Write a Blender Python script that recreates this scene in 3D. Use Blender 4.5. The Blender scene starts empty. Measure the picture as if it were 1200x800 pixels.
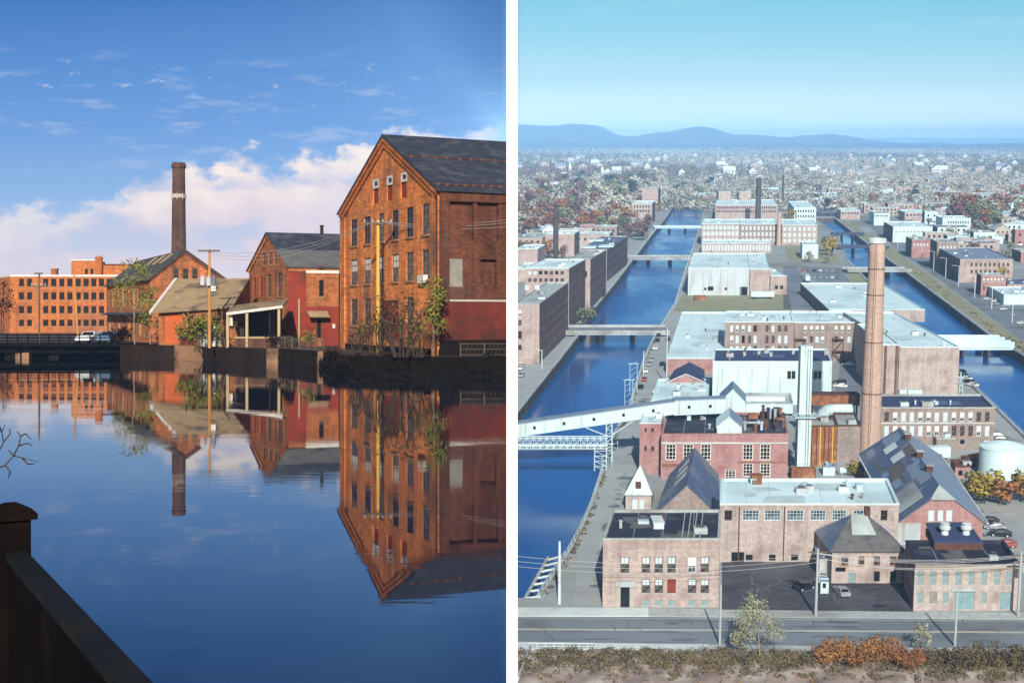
import bpy, math, random
import numpy as np
from mathutils import Vector, Matrix
rng = random.Random(7)
sc = bpy.context.scene
COL = sc.collection
F, CX, YH = 1550.0, 600.0, 372.0          # focal length (photo pixels), principal column, level eye line
TH = math.atan((YH - 163) / F)                   # the town stands on ground that climbs away at this angle
H, CE = 82.0, 4.6                        # camera height over the town's ground / over the canal water
ML = Matrix.Translation((0, 0, -CE))
MR = Matrix.Rotation(TH, 4, 'X') @ Matrix.Translation((0, 0, -H))
GZ = 1.42                                 # bank level over the canal water

# ------------------------------------------------------------------ view helpers (measuring only)
def ray(K, x, y):
    d = Vector(((x - CX) / F, 1.0, (YH - y) / F))
    if K is MR:
        d = Matrix.Rotation(-TH, 3, 'X') @ d
        return Vector((0, 0, H)), d
    return Vector((0, 0, CE)), d
def G(x, y, h=0.0, K=MR):
    o, d = ray(K, x, y)
    t = (h - o.z) / d.z
    return o + d * t
def at_depth(K, x, y, Y):
    o, d = ray(K, x, y)
    return o + d * (Y / d.y)
def onwall(K, p0, p1, x, y):
    o, d = ray(K, x, y)
    w = Vector((p1[0] - p0[0], p1[1] - p0[1])); L = w.length; w /= L
    n = Vector((w.y, -w.x))
    t = ((p0[0] - o.x) * n.x + (p0[1] - o.y) * n.y) / (d.x * n.x + d.y * n.y)
    q = o + d * t
    return (q.x - p0[0]) * w.x + (q.y - p0[1]) * w.y, q.z

# ------------------------------------------------------------------ materials
MATS = {}
def mat(name, c1, c2=None, rough=0.85, scale=0.6, stain=None, stain_scale=0.12, stretch=(1, 1, 1), spec=0.3, bump=0.0,
        metal=0.0, rand=0.0, lo=0.35, hi=0.65, detail=6.0, streak=0.0):
    m = bpy.data.materials.new(name); m.use_nodes = True
    nt = m.node_tree; nd = nt.nodes; lk = nt.links
    b = nd['Principled BSDF']
    b.inputs['Roughness'].default_value = rough; b.inputs['Metallic'].default_value = metal
    b.inputs['Specular IOR Level'].default_value = spec
    tc = nd.new('ShaderNodeTexCoord'); mp = nd.new('ShaderNodeMapping'); lk.new(tc.outputs['Object'], mp.inputs['Vector'])
    mp.inputs['Scale'].default_value = stretch
    c2 = c2 or tuple(v * 0.75 for v in c1)
    nz = nd.new('ShaderNodeTexNoise'); nz.inputs['Scale'].default_value = scale; nz.inputs['Detail'].default_value = detail
    nz.inputs['Roughness'].default_value = 0.65
    lk.new(mp.outputs['Vector'], nz.inputs['Vector'])
    cr = nd.new('ShaderNodeValToRGB'); cr.color_ramp.elements[0].position = lo; cr.color_ramp.elements[1].position = hi
    cr.color_ramp.elements[0].color = (*c2, 1); cr.color_ramp.elements[1].color = (*c1, 1)
    lk.new(nz.outputs['Fac'], cr.inputs['Fac'])
    out = cr.outputs['Color']
    if stain:
        n2 = nd.new('ShaderNodeTexNoise'); n2.inputs['Scale'].default_value = stain_scale; n2.inputs['Detail'].default_value = 5
        lk.new(tc.outputs['Object'], n2.inputs['Vector'])
        mr = nd.new('ShaderNodeMapRange'); mr.inputs[1].default_value = 0.5; mr.inputs[2].default_value = 0.68
        lk.new(n2.outputs['Fac'], mr.inputs[0])
        mx = nd.new('ShaderNodeMix'); mx.data_type = 'RGBA'; mx.inputs[7].default_value = (*stain, 1)
        lk.new(mr.outputs[0], mx.inputs[0]); lk.new(out, mx.inputs[6]); out = mx.outputs[2]
    if streak:
        m5 = nd.new('ShaderNodeMapping'); m5.inputs['Scale'].default_value = (.9, .9, .05); lk.new(tc.outputs['Object'], m5.inputs['Vector'])
        n5 = nd.new('ShaderNodeTexNoise'); n5.inputs['Scale'].default_value = 1.2; n5.inputs['Detail'].default_value = 5; lk.new(m5.outputs[0], n5.inputs['Vector'])
        r5 = nd.new('ShaderNodeMapRange'); r5.inputs[1].default_value = .5; r5.inputs[2].default_value = .75; lk.new(n5.outputs['Fac'], r5.inputs[0])
        x5 = nd.new('ShaderNodeMix'); x5.data_type = 'RGBA'; x5.inputs[7].default_value = (c1[0] * (1 - streak * .9), c1[1] * (1 - streak * 1.15), c1[2] * (1 - streak * 1.3), 1); lk.new(r5.outputs[0], x5.inputs[0]); lk.new(out, x5.inputs[6]); out = x5.outputs[2]
    if rand:
        oi = nd.new('ShaderNodeObjectInfo'); hs = nd.new('ShaderNodeHueSaturation')
        a = nd.new('ShaderNodeMapRange'); a.inputs[3].default_value = 1 - rand; a.inputs[4].default_value = 1 + rand
        lk.new(oi.outputs['Random'], a.inputs[0]); lk.new(a.outputs[0], hs.inputs['Value'])
        a2 = nd.new('ShaderNodeMapRange'); a2.inputs[3].default_value = 0.5 - rand * .06; a2.inputs[4].default_value = 0.5 + rand * .06
        lk.new(oi.outputs['Random'], a2.inputs[0]); lk.new(a2.outputs[0], hs.inputs['Hue'])
        lk.new(out, hs.inputs['Color']); out = hs.outputs['Color']
    lk.new(out, b.inputs['Base Color'])
    if bump:
        bp = nd.new('ShaderNodeBump'); bp.inputs['Strength'].default_value = bump; bp.inputs['Distance'].default_value = 0.1
        lk.new(nz.outputs['Fac'], bp.inputs['Height']); lk.new(bp.outputs['Normal'], b.inputs['Normal'])
    MATS[name] = m
    return m
def masonry(name, c1, c2, mortar, bw=0.5, bh=0.16, stain=None, stain_scale=0.1, rough=0.9, streak=0.35, con=1.0):
    """brick courses along whichever wall direction (uses x+y for the run, z for the courses), mottled, with run-off streaks"""
    m = mat(name, c1, c2, rough=rough, scale=1.3, stain=stain, stain_scale=stain_scale)
    nt = m.node_tree; nd = nt.nodes; lk = nt.links; b = nd['Principled BSDF']
    src = b.inputs['Base Color'].links[0].from_socket
    tc = nd.new('ShaderNodeTexCoord'); sp = nd.new('ShaderNodeSeparateXYZ'); lk.new(tc.outputs['Object'], sp.inputs[0])
    ad = nd.new('ShaderNodeMath'); lk.new(sp.outputs[0], ad.inputs[0]); lk.new(sp.outputs[1], ad.inputs[1])
    cb = nd.new('ShaderNodeCombineXYZ'); lk.new(ad.outputs[0], cb.inputs[0]); lk.new(sp.outputs[2], cb.inputs[1])
    br = nd.new('ShaderNodeTexBrick'); br.inputs['Scale'].default_value = 1.0
    br.inputs['Brick Width'].default_value = bw; br.inputs['Row Height'].default_value = bh; br.inputs['Mortar Size'].default_value = bh * .09
    br.inputs['Color1'].default_value = (1 + .25 * con, 1 + .2 * con, 1 + .2 * con, 1); br.inputs['Color2'].default_value = (1 - .28 * con, 1 - .28 * con, 1 - .25 * con, 1); br.inputs['Mortar'].default_value = (*mortar, 1)
    lk.new(cb.outputs[0], br.inputs['Vector'])
    mx = nd.new('ShaderNodeMix'); mx.data_type = 'RGBA'; mx.blend_type = 'MULTIPLY'; mx.inputs[0].default_value = 1
    lk.new(src, mx.inputs[6]); lk.new(br.outputs['Color'], mx.inputs[7])
    mp = nd.new('ShaderNodeMapping'); mp.inputs['Scale'].default_value = (1.1, 1.1, .07); lk.new(tc.outputs['Object'], mp.inputs['Vector'])
    n3 = nd.new('ShaderNodeTexNoise'); n3.inputs['Scale'].default_value = 1.0; n3.inputs['Detail'].default_value = 4; lk.new(mp.outputs[0], n3.inputs['Vector'])
    mr = nd.new('ShaderNodeMapRange'); mr.inputs[1].default_value = .35; mr.inputs[2].default_value = .7; mr.inputs[3].default_value = 1 + streak * .4; mr.inputs[4].default_value = 1 - streak
    lk.new(n3.outputs['Fac'], mr.inputs[0])
    m2 = nd.new('ShaderNodeVectorMath'); m2.operation = 'SCALE'; lk.new(mx.outputs[2], m2.inputs[0]); lk.new(mr.outputs[0], m2.inputs['Scale'])
    lk.new(m2.outputs[0], b.inputs['Base Color'])
    return m
def water_mat(name, base, rough, scale, strength, stretch, spec=0.5, ior=1.5, wind=None):
    m = bpy.data.materials.new(name); m.use_nodes = True
    nt = m.node_tree; nd = nt.nodes; lk = nt.links; b = nd['Principled BSDF']
    b.inputs['Base Color'].default_value = (*base, 1); b.inputs['Roughness'].default_value = rough
    b.inputs['IOR'].default_value = ior; b.inputs['Specular IOR Level'].default_value = spec
    tc = nd.new('ShaderNodeTexCoord'); mp = nd.new('ShaderNodeMapping'); mp.inputs['Scale'].default_value = stretch
    lk.new(tc.outputs['Object'], mp.inputs['Vector'])
    nz = nd.new('ShaderNodeTexNoise'); nz.inputs['Scale'].default_value = scale; nz.inputs['Detail'].default_value = 3
    lk.new(mp.outputs[0], nz.inputs['Vector'])
    n2 = nd.new('ShaderNodeTexNoise'); n2.inputs['Scale'].default_value = scale * .08; n2.inputs['Detail'].default_value = 2
    lk.new(mp.outputs[0], n2.inputs['Vector'])
    mr = nd.new('ShaderNodeMapRange'); mr.inputs[1].default_value = .42; mr.inputs[2].default_value = .62
    lk.new(n2.outputs['Fac'], mr.inputs[0])
    ml = nd.new('ShaderNodeMath'); ml.operation = 'MULTIPLY'; lk.new(nz.outputs['Fac'], ml.inputs[0]); lk.new(mr.outputs[0], ml.inputs[1])
    bp = nd.new('ShaderNodeBump'); bp.inputs['Strength'].default_value = strength; bp.inputs['Distance'].default_value = .05
    lk.new(ml.outputs[0], bp.inputs['Height']); lk.new(bp.outputs[0], b.inputs['Normal'])
    if wind:
        m3 = nd.new('ShaderNodeMapping'); m3.inputs['Scale'].default_value = (.02, .008, 1); lk.new(tc.outputs['Object'], m3.inputs['Vector'])
        n4 = nd.new('ShaderNodeTexNoise'); n4.inputs['Scale'].default_value = 1; n4.inputs['Detail'].default_value = 6; n4.inputs['Roughness'].default_value = .6; lk.new(m3.outputs[0], n4.inputs['Vector'])
        r4 = nd.new('ShaderNodeMapRange'); r4.inputs[1].default_value = .38; r4.inputs[2].default_value = .62; r4.inputs[3].default_value = wind[0]; r4.inputs[4].default_value = wind[1]; lk.new(n4.outputs['Fac'], r4.inputs[0]); lk.new(r4.outputs[0], b.inputs['Roughness'])
        c4 = nd.new('ShaderNodeMix'); c4.data_type = 'RGBA'; c4.inputs[6].default_value = (*[v * .55 for v in base], 1); c4.inputs[7].default_value = (*[v * 1.35 for v in base], 1); lk.new(n4.outputs['Fac'], c4.inputs[0]); lk.new(c4.outputs[2], b.inputs['Base Color'])  # base mottled dark to bright, painting patchy reflections into the colour
    MATS[name] = m
    return m

# canal side (left place): warm red New England brick, slate, dark iron
masonry('mill_brick', (0.8, 0.275, 0.075), (0.52, 0.165, 0.048), (.75, .8, .85), stain=(.22, .10, .055), stain_scale=.16)  # lit copy: brightened and oranged to carry golden light on the gable
masonry('side_brick', (0.15, 0.052, 0.028), (0.09, 0.033, 0.02), (.8, .85, .9), stain=(.10, .05, .035), stain_scale=.3)  # shaded copy: darkened so the mill's side wall reads less sunlit
masonry('orange_brick', (0.56, 0.185, 0.05), (0.42, 0.135, 0.038), (.8, .8, .8), stain=(.33, .12, .05), stain_scale=.12, streak=.2)
masonry('old_brick', (0.48, 0.165, 0.055), (0.29, 0.1, 0.038), (.8, .8, .8), stain=(.15, .075, .045), stain_scale=.22)
mat('red_paint', (0.3, 0.038, 0.017), (0.19, 0.027, 0.014), scale=.7, stain=(.10, .028, .018), stain_scale=.30, rough=.7)
mat('orange_paint', (.60, .14, .035), (.48, .09, .025), scale=.8, stain=(.42, .09, .03), stain_scale=.4, rough=.7)
mat('slate', (.050, .056, .080), (.030, .034, .050), scale=.9, stain=(.085, .09, .11), stain_scale=.75, stretch=(1, 1, 3), rough=.6)
mat('grey_shingle', (0.42, 0.3, 0.17), (0.27, 0.19, 0.11), scale=1.1, stain=(.09, .075, .06), stain_scale=.4, stretch=(1, 1, 4))
mat('rust', (0.17, 0.06, 0.03), (0.1, 0.038, 0.02), scale=2)
mat('white_paint', (.72, .70, .66), (.60, .58, .54), scale=1.5, rough=.6)
mat('cream_paint', (0.48, 0.36, 0.19), (0.38, 0.28, 0.14), scale=1.5, rough=.6)
mat('dark_iron', (0.0045, 0.003, 0.003), (0.003, 0.002, 0.002), scale=2.2, rough=.8, spec=.06, stain=(.012, .007, .006), stain_scale=1.2)  # near-black to put the parapet's shade into the iron's colour
mat('iron_top', (0.012, 0.014, 0.017), (0.008, 0.009, 0.011), scale=3, rough=.75, spec=.12, stain=(.02, .018, .016), stain_scale=1.5)
mat('shaded_stone', (0.018, 0.012, 0.01), (0.009, 0.006, 0.005), scale=.9, rough=.95, spec=.04)  # near-black: shadow along foundation and waterside put into the stone colour
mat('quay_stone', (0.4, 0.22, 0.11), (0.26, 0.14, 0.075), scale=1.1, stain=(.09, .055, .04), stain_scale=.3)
mat('bank_soil', (0.014, 0.0095, 0.007), (0.007, 0.005, 0.004), scale=1.2, rough=1, bump=.6, spec=.04)  # soil darkened to hold the shadow lying on the bank
mat('yard_earth', (0.07, 0.047, 0.03), (0.04, 0.028, 0.02), scale=.5, rough=1)
mat('pole_wood', (.58, .30, .09), (.45, .21, .06), scale=3, stretch=(1, 1, .1))
mat('grey_wood', (.17, .13, .10), (.10, .08, .06), scale=3, stretch=(1, 1, .1))
mat('dark_wood', (.035, .022, .016), (.02, .013, .01), scale=2)
mat('insulator', (.55, .56, .58), (.45, .45, .47), rough=.4)
mat('glass_dark', (0.012, 0.013, 0.015), (0.008, 0.0085, 0.01), scale=2, rough=.2, spec=.3)
mat('glass_grey', (.10, .115, .12), (.025, .03, .035), scale=.9, rough=.2, spec=.3, lo=.45, hi=.55)
mat('blind_white', (.74, .74, .70), (.60, .60, .58), rough=.5)
mat('blind_blue', (.55, .66, .72), (.45, .56, .62), rough=.5)
mat('board_grey', (.30, .28, .25), (.20, .19, .17), scale=1.5)
mat('window_wood', (.17, .10, .06), (.11, .065, .04))
mat('bark', (.11, .075, .05), (.06, .042, .03), scale=3, stretch=(1, 1, .3))
mat('bark_pale', (.38, .33, .22), (.22, .18, .11), scale=3, stretch=(1, 1, .3))
mat('leaf_spring', (0.3, 0.29, 0.045), (0.16, 0.175, 0.03), scale=1.5, rough=.7, rand=.2)
mat('leaf_olive', (.11, .095, .03), (.05, .05, .018), scale=1.5, rough=.7, rand=.2)
mat('twig', (.075, .05, .032), (.04, .028, .02), scale=2, rough=.9)
mat('brush_dark', (0.022, 0.012, 0.006), (0.01, 0.006, 0.004), scale=2, rough=.95, spec=.04)  # darkened so the bank brush reads as lying in shadow
water_mat('canal_water', (.007, .011, .030), .015, 1.3, .06, (.5, 1.8, 1), .5, 2.05)

# town side (right place): weathered pink brick, pale membrane roofs
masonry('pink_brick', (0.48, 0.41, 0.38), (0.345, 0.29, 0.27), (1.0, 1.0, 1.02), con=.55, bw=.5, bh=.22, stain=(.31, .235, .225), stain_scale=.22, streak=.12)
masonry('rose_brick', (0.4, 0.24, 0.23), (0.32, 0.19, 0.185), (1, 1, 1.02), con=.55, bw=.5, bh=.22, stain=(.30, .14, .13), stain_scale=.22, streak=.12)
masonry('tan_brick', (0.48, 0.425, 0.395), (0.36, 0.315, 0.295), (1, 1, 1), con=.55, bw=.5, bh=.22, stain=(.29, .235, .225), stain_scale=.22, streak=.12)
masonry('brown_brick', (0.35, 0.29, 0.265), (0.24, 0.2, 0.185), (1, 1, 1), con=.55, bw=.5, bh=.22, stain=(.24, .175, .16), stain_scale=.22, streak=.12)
masonry('dusk_brick', (0.18, 0.115, 0.095), (0.12, 0.08, 0.07), (1, 1, 1), con=.55, bw=.5, bh=.22, stain=(.08, .055, .052), stain_scale=.22, streak=.12)  # darker brick for side walls, their shade painted into the colour
masonry('stack_brick', (0.54, 0.41, 0.335), (0.43, 0.32, 0.26), (1, 1, 1), con=.55, bw=.5, bh=.25, stain=(.48, .35, .30), stain_scale=.22, streak=.12)
mat('white_roof', (0.66, 0.87, 0.93), (0.58, 0.8, 0.87), scale=.25, stain=(.47, .65, .70), stain_scale=.06, rough=.7)
mat('pale_panel', (0.5, 0.6, 0.67), (0.45, 0.54, 0.61), scale=.3, stain=(.44, .48, .52), stain_scale=.1, rough=.7, stretch=(1, 1, .3), streak=.42)
mat('white_wall', (0.58, 0.79, 0.85), (0.52, 0.72, 0.78), scale=.3, stain=(.46, .61, .66), stain_scale=.1, rough=.7, stretch=(1, 1, .2), streak=.42)
mat('black_roof', (0.024, 0.028, 0.052), (0.014, 0.017, 0.034), scale=.35, stain=(.06, .06, .08), stain_scale=.16, rough=.8)
mat('navy_roof', (0.045, 0.065, 0.16), (0.034, 0.05, 0.12), scale=.3, stain=(.055, .065, .11), stain_scale=.08, rough=.7)
mat('grey_roof', (0.44, 0.52, 0.53), (0.34, 0.41, 0.42), scale=.3, stain=(.24, .27, .28), stain_scale=.07)
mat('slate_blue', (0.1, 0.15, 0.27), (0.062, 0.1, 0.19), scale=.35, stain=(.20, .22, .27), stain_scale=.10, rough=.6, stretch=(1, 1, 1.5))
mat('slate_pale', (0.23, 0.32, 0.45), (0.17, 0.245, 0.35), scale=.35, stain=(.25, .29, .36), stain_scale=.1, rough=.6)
mat('teal_board', (.22, .36, .40), (.15, .27, .31), scale=1, rough=.5)
mat('rust_iron', (.30, .125, .055), (.16, .060, .032), scale=.7, stretch=(1, 1, .12), stain=(.38, .21, .10), stain_scale=.5)
mat('rust_dark', (.13, .055, .035), (.07, .033, .024), scale=.8)
mat('steel_pale', (0.5, 0.66, 0.74), (0.42, 0.57, 0.65), rough=.5, scale=1)
mat('concrete', (0.44, 0.5, 0.52), (0.35, 0.41, 0.43), scale=.35, stain=(.25, .255, .25), stain_scale=.08, streak=.42)
mat('concrete_white', (0.62, 0.73, 0.77), (0.52, 0.62, 0.66), scale=.35, stain=(.40, .42, .43), stain_scale=.08)
mat('asphalt_dark', (.075, .075, .095), (.046, .046, .060), scale=.16, stain=(.105, .102, .12), stain_scale=.07, lo=.4, hi=.6)
mat('asphalt', (0.2, 0.245, 0.29), (0.165, 0.205, 0.245), scale=.12, stain=(.13, .137, .15), stain_scale=.05, stretch=(.3, 1, 1))
mat('path_grey', (0.38, 0.43, 0.45), (0.29, 0.335, 0.355), scale=.10, stain=(.37, .37, .35), stain_scale=.05)
mat('town_ground', (0.34, 0.385, 0.4), (0.25, 0.29, 0.3), scale=.03, stain=(.21, .22, .15), stain_scale=.010)
mat('far_ground', (0.32, 0.33, 0.28), (0.23, 0.24, 0.2), scale=.008, stain=(.17, .14, .10), stain_scale=.002)
mat('grass_dry', (0.31, 0.33, 0.2), (0.24, 0.25, 0.16), scale=.12, stain=(.27, .26, .17), stain_scale=.05)
mat('bare_earth', (0.38, 0.31, 0.28), (0.24, 0.19, 0.165), scale=.30, stain=(.55, .51, .49), stain_scale=.12, rough=1)
mat('line_paint', (.70, .68, .55), (.60, .58, .48), scale=1)
mat('quay_wall', (.105, .072, .052), (.06, .043, .034), scale=.3, stain=(.16, .11, .08), stain_scale=.06, stretch=(1, 1, .25))
mat('hill_wood', (0.05, 0.075, 0.13), (0.012, 0.025, 0.06), scale=.0035, rough=1)  # blue of the distance haze tinted into the woods
mat('crown_grey', (0.56, 0.56, 0.49), (0.38, 0.385, 0.335), scale=.5, rough=.9, rand=.3)
mat('crown_green', (0.24, 0.26, 0.16), (0.15, 0.17, 0.105), scale=.5, rough=.9, rand=.3)
mat('crown_orange', (0.4, 0.18, 0.07), (0.24, 0.105, 0.05), scale=.5, rough=.9, rand=.3)
mat('crown_red', (0.33, 0.19, 0.15), (0.22, 0.125, 0.1), scale=.5, rough=.9, rand=.3)
mat('crown_yellow', (.44, .32, .06), (.28, .22, .045), scale=.5, rough=.9, rand=.2)
mat('crown_dark', (0.09, 0.105, 0.1), (0.05, 0.062, 0.06), scale=.5, rough=.9, rand=.3)
mat('bush_orange', (0.42, 0.2, 0.06), (0.25, 0.115, 0.04), scale=.6, rough=.9, rand=.15)
mat('bush_brown', (0.21, 0.165, 0.075), (0.115, 0.09, 0.045), scale=.5, rough=.95, rand=.2)
mat('house_white', (.66, .70, .72), (.58, .62, .64), scale=.5)
mat('house_tan', (.50, .45, .40), (.43, .38, .34), scale=.5)
mat('car_white', (.75, .77, .78), (.7, .72, .73), rough=.3, spec=.5)
mat('car_silver', (.42, .46, .50), (.38, .42, .46), rough=.3, spec=.5, metal=.3)
mat('car_black', (.020, .022, .028), (.015, .017, .02), rough=.25, spec=.6)
mat('car_red', (.38, .09, .06), (.32, .07, .05), rough=.3, spec=.5)
mat('car_blue', (.12, .20, .34), (.10, .17, .28), rough=.3, spec=.5)
mat('tyre', (.02, .02, .02), (.015, .015, .015), rough=.9)
mat('lamp_head', (.6, .6, .58), (.5, .5, .48), rough=.4)
water_mat('town_water', (.006, .085, .32), .22, .55, .25, (.7, .7, 1), .6, 1.5, (.07, .30))

# ------------------------------------------------------------------ mesh building
class MB:
    def __init__(s): s.v = []; s.f = []; s.m = []; s.names = []; s.ln = []
    def mi(s, m):
        if m not in s.names: s.names.append(m)
        return s.names.index(m)
    def poly(s, pts, m):
        i = len(s.v); s.v.extend([tuple(p) for p in pts]); s.f.append(tuple(range(i, i + len(pts)))); s.m.append(s.mi(m))
    def box(s, x0, x1, y0, y1, z0, z1, m):
        s.hexa([(x0, y0), (x1, y0), (x1, y1), (x0, y1)], z0, z1, m)
    def hexa(s, fp, z0, z1, m, mtop=None):
        n = len(fp); k = s.mi(m); kt = s.mi(mtop or m); i = len(s.v)
        for p in fp: s.v.append((p[0], p[1], z0))
        for p in fp: s.v.append((p[0], p[1], z1))
        for a in range(n):
            b = (a + 1) % n; s.f.append((i + a, i + b, i + n + b, i + n + a)); s.m.append(k)
        s.f.append(tuple(i + n + a for a in range(n))); s.m.append(kt)
        s.f.append(tuple(i + n - 1 - a for a in range(n))); s.m.append(k)
    def tube(s, p, q, r0, r1=None, n=8, m='steel_pale', cap=True):
        p = Vector(p); q = Vector(q); r1 = r0 if r1 is None else r1
        d = (q - p).normalized(); a = d.orthogonal().normalized(); b = d.cross(a); i = len(s.v); k = s.mi(m)
        for c, r in ((p, r0), (q, r1)):
            for t in range(n):
                an = 2 * math.pi * t / n; w = c + (a * math.cos(an) + b * math.sin(an)) * r; s.v.append(tuple(w))
        for t in range(n):
            u = (t + 1) % n; s.f.append((i + t, i + u, i + n + u, i + n + t)); s.m.append(k)
        if cap:
            s.f.append(tuple(i + n - 1 - t for t in range(n))); s.m.append(k); s.f.append(tuple(i + n + t for t in range(n))); s.m.append(k)
    def path(s, pts, r, n=6, m='steel_pale'):
        for a, b in zip(pts, pts[1:]): s.tube(a, b, r, r, n, m)
    def lathe(s, prof, n, m, c=(0, 0), closed_top=True):
        i = len(s.v); k = s.mi(m)
        for r, z in prof:
            for t in range(n):
                an = 2 * math.pi * t / n; s.v.append((c[0] + r * math.cos(an), c[1] + r * math.sin(an), z))
        for j in range(len(prof) - 1):
            for t in range(n):
                u = (t + 1) % n; a = i + j * n; s.f.append((a + t, a + u, a + n + u, a + n + t)); s.m.append(k)
        if closed_top: s.f.append(tuple(i + (len(prof) - 1) * n + t for t in range(n))); s.m.append(k)
    def slab(s, quad, th, m):
        """a thin sheet of thickness th below a planar polygon"""
        q = [Vector(p) for p in quad]; nrm = (q[1] - q[0]).cross(q[-1] - q[0]).normalized()
        if nrm.z < 0: nrm = -nrm; q.reverse()
        lo = [p - nrm * th for p in q]; s.poly(q, m); s.poly(lo[::-1], m)
        for a in range(len(q)):
            b = (a + 1) % len(q); s.poly([q[a], lo[a], lo[b], q[b]], m)
    def leaves(s, centers, n, size, m, seed=0, flat=1.0):
        r = np.random.RandomState(seed); k = s.mi(m)
        C = np.array([c[:3] for c in centers], float); R = np.array([c[3] for c in centers], float)
        w = R ** 2; idx = r.choice(len(C), n, p=w / w.sum())
        u = r.normal(size=(n, 3)); u /= np.linalg.norm(u, axis=1)[:, None]
        rad = R[idx] * r.uniform(0.25, 1.05, n) ** .6
        P = C[idx] + u * rad[:, None] * np.array([1, 1, flat])
        a = r.normal(size=(n, 3)); a /= np.linalg.norm(a, axis=1)[:, None]
        b = np.cross(a, r.normal(size=(n, 3))); b /= np.linalg.norm(b, axis=1)[:, None]
        sz = size * r.uniform(.5, 1.3, n)[:, None]
        fn = np.cross(a, b); out = u + np.array([0, 0, .25]); fl = (fn * out).sum(1) < 0; b[fl] *= -1; fn[fl] *= -1
        nn_ = out + fn * .55; nn_ /= np.linalg.norm(nn_, axis=1)[:, None]; s.ln.append((len(s.f), n, nn_))
        i = len(s.v)
        Q = np.stack([P - a * sz - b * sz * .6, P + a * sz - b * sz * .5, P + a * sz * .7 + b * sz * .6, P - a * sz * .8 + b * sz * .5], 1).reshape(-1, 3)
        s.v.extend(map(tuple, Q.tolist())); s.f.extend([(i + 4 * j, i + 4 * j + 1, i + 4 * j + 2, i + 4 * j + 3) for j in range(n)]); s.m.extend([k] * n)
    def mesh(s, name, smooth=False):
        me = bpy.data.meshes.new(name); me.from_pydata(s.v, [], s.f)
        for n in s.names: me.materials.append(MATS[n])
        me.polygons.foreach_set('material_index', s.m)
        if smooth: me.polygons.foreach_set('use_smooth', [True] * len(s.f))
        me.update()
        if s.ln:
            tot = np.empty(len(me.polygons), int); me.polygons.foreach_get('loop_total', tot); fnm = np.empty(len(me.polygons) * 3); me.polygons.foreach_get('normal', fnm); fnm = fnm.reshape(-1, 3)
            for i0, n, nn_ in s.ln: fnm[i0:i0 + n] = nn_
            me.normals_split_custom_set(np.repeat(fnm, tot, axis=0).tolist())
        return me
    def build(s, name, parent=None, smooth=False):
        if not s.f: return None
        return link(name, s.mesh(name, smooth), parent)
def link(name, me, parent=None):
    o = bpy.data.objects.new(name, me); COL.objects.link(o)
    if parent: o.parent = parent
    return o
def tag(o, label, cat, group=None, kind=None):
    if label: o['label'] = label
    if cat: o['category'] = cat
    if group: o['group'] = group
    if kind: o['kind'] = kind
    return o
def thing(name, label, cat, K, p, rz=0.0, group=None):
    o = bpy.data.objects.new(name, None); COL.objects.link(o); o.empty_display_size = .5
    o.matrix_world = K @ Matrix.Translation(p) @ Matrix.Rotation(rz, 4, 'Z')
    return tag(o, label, cat, group)
def single(mb, name, label, cat, K, p=(0, 0, 0), rz=0.0, group=None, kind=None, smooth=False):
    o = mb.build(name, None, smooth); o.matrix_world = K @ Matrix.Translation(p) @ Matrix.Rotation(rz, 4, 'Z')
    return tag(o, label, cat, group, kind)
def structure(mb, name, K, kind='structure'):
    o = mb.build(name); o.matrix_world = K; o['kind'] = kind; return o
def place_copy(src, K, p, rz=0.0, s=1.0, label=None, group=None):
    o = src.copy(); COL.objects.link(o)
    o.matrix_world = K @ Matrix.Translation(p) @ Matrix.Rotation(rz, 4, 'Z') @ (Matrix.Diagonal((*s, 1)) if isinstance(s, tuple) else Matrix.Scale(s, 4))
    if label: o['label'] = label
    if group: o['group'] = group
    for ch in src.children:
        c = ch.copy(); COL.objects.link(c); c.parent = o
        for g in ch.children:
            d = g.copy(); COL.objects.link(d); d.parent = c
    return o

# ------------------------------------------------------------------ walls and windows
def wall(mb, p0, p1, z0, top, ops, m, depth=.18, fill=None):
    p0 = Vector(p0[:2]); p1 = Vector(p1[:2]); d = p1 - p0; L = d.length; d /= L; ni = Vector((-d.y, d.x))
    tp = [(0, top), (L, top)] if not isinstance(top, (list, tuple)) else list(top)
    def tz(s):
        for (a, za), (b, zb) in zip(tp, tp[1:]):
            if s <= b + 1e-6: return za + (zb - za) * (s - a) / max(b - a, 1e-6)
        return tp[-1][1]
    def P(s, z, y=0.0): return (p0.x + d.x * s + ni.x * y, p0.y + d.y * s + ni.y * y, z)
    br = sorted({0.0, L} | {s for s, _ in tp} | {o[0] for o in ops} | {o[1] for o in ops}); br = [b for b in br if -1e-6 <= b <= L + 1e-6]
    for a, b in zip(br, br[1:]):
        if b - a < 1e-4: continue
        cur = z0
        for o in sorted([o for o in ops if o[0] <= a + 1e-5 and o[1] >= b - 1e-5], key=lambda o: o[2]):
            if o[2] > cur + 1e-4: mb.poly([P(a, cur), P(b, cur), P(b, o[2]), P(a, o[2])], m)
            cur = max(cur, o[3])
        mb.poly([P(a, cur), P(b, cur), P(b, tz(b)), P(a, tz(a))], m)
    for o in ops:
        s0, s1, za, zb = o[:4]; D = o[5] if len(o) > 5 and o[5] else depth
        mb.poly([P(s0, za), P(s0, zb), P(s0, zb, D), P(s0, za, D)], m); mb.poly([P(s1, zb), P(s1, za), P(s1, za, D), P(s1, zb, D)], m)
        mb.poly([P(s0, za), P(s0, za, D), P(s1, za, D), P(s1, za)], m); mb.poly([P(s0, zb), P(s1, zb), P(s1, zb, D), P(s0, zb, D)], m)
        f = fill or (o[4][5:] if isinstance(o[4], str) and o[4].startswith('fill:') else None)
        if f: mb.poly([P(s0, za, D), P(s1, za, D), P(s1, zb, D), P(s0, zb, D)], f)
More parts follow.
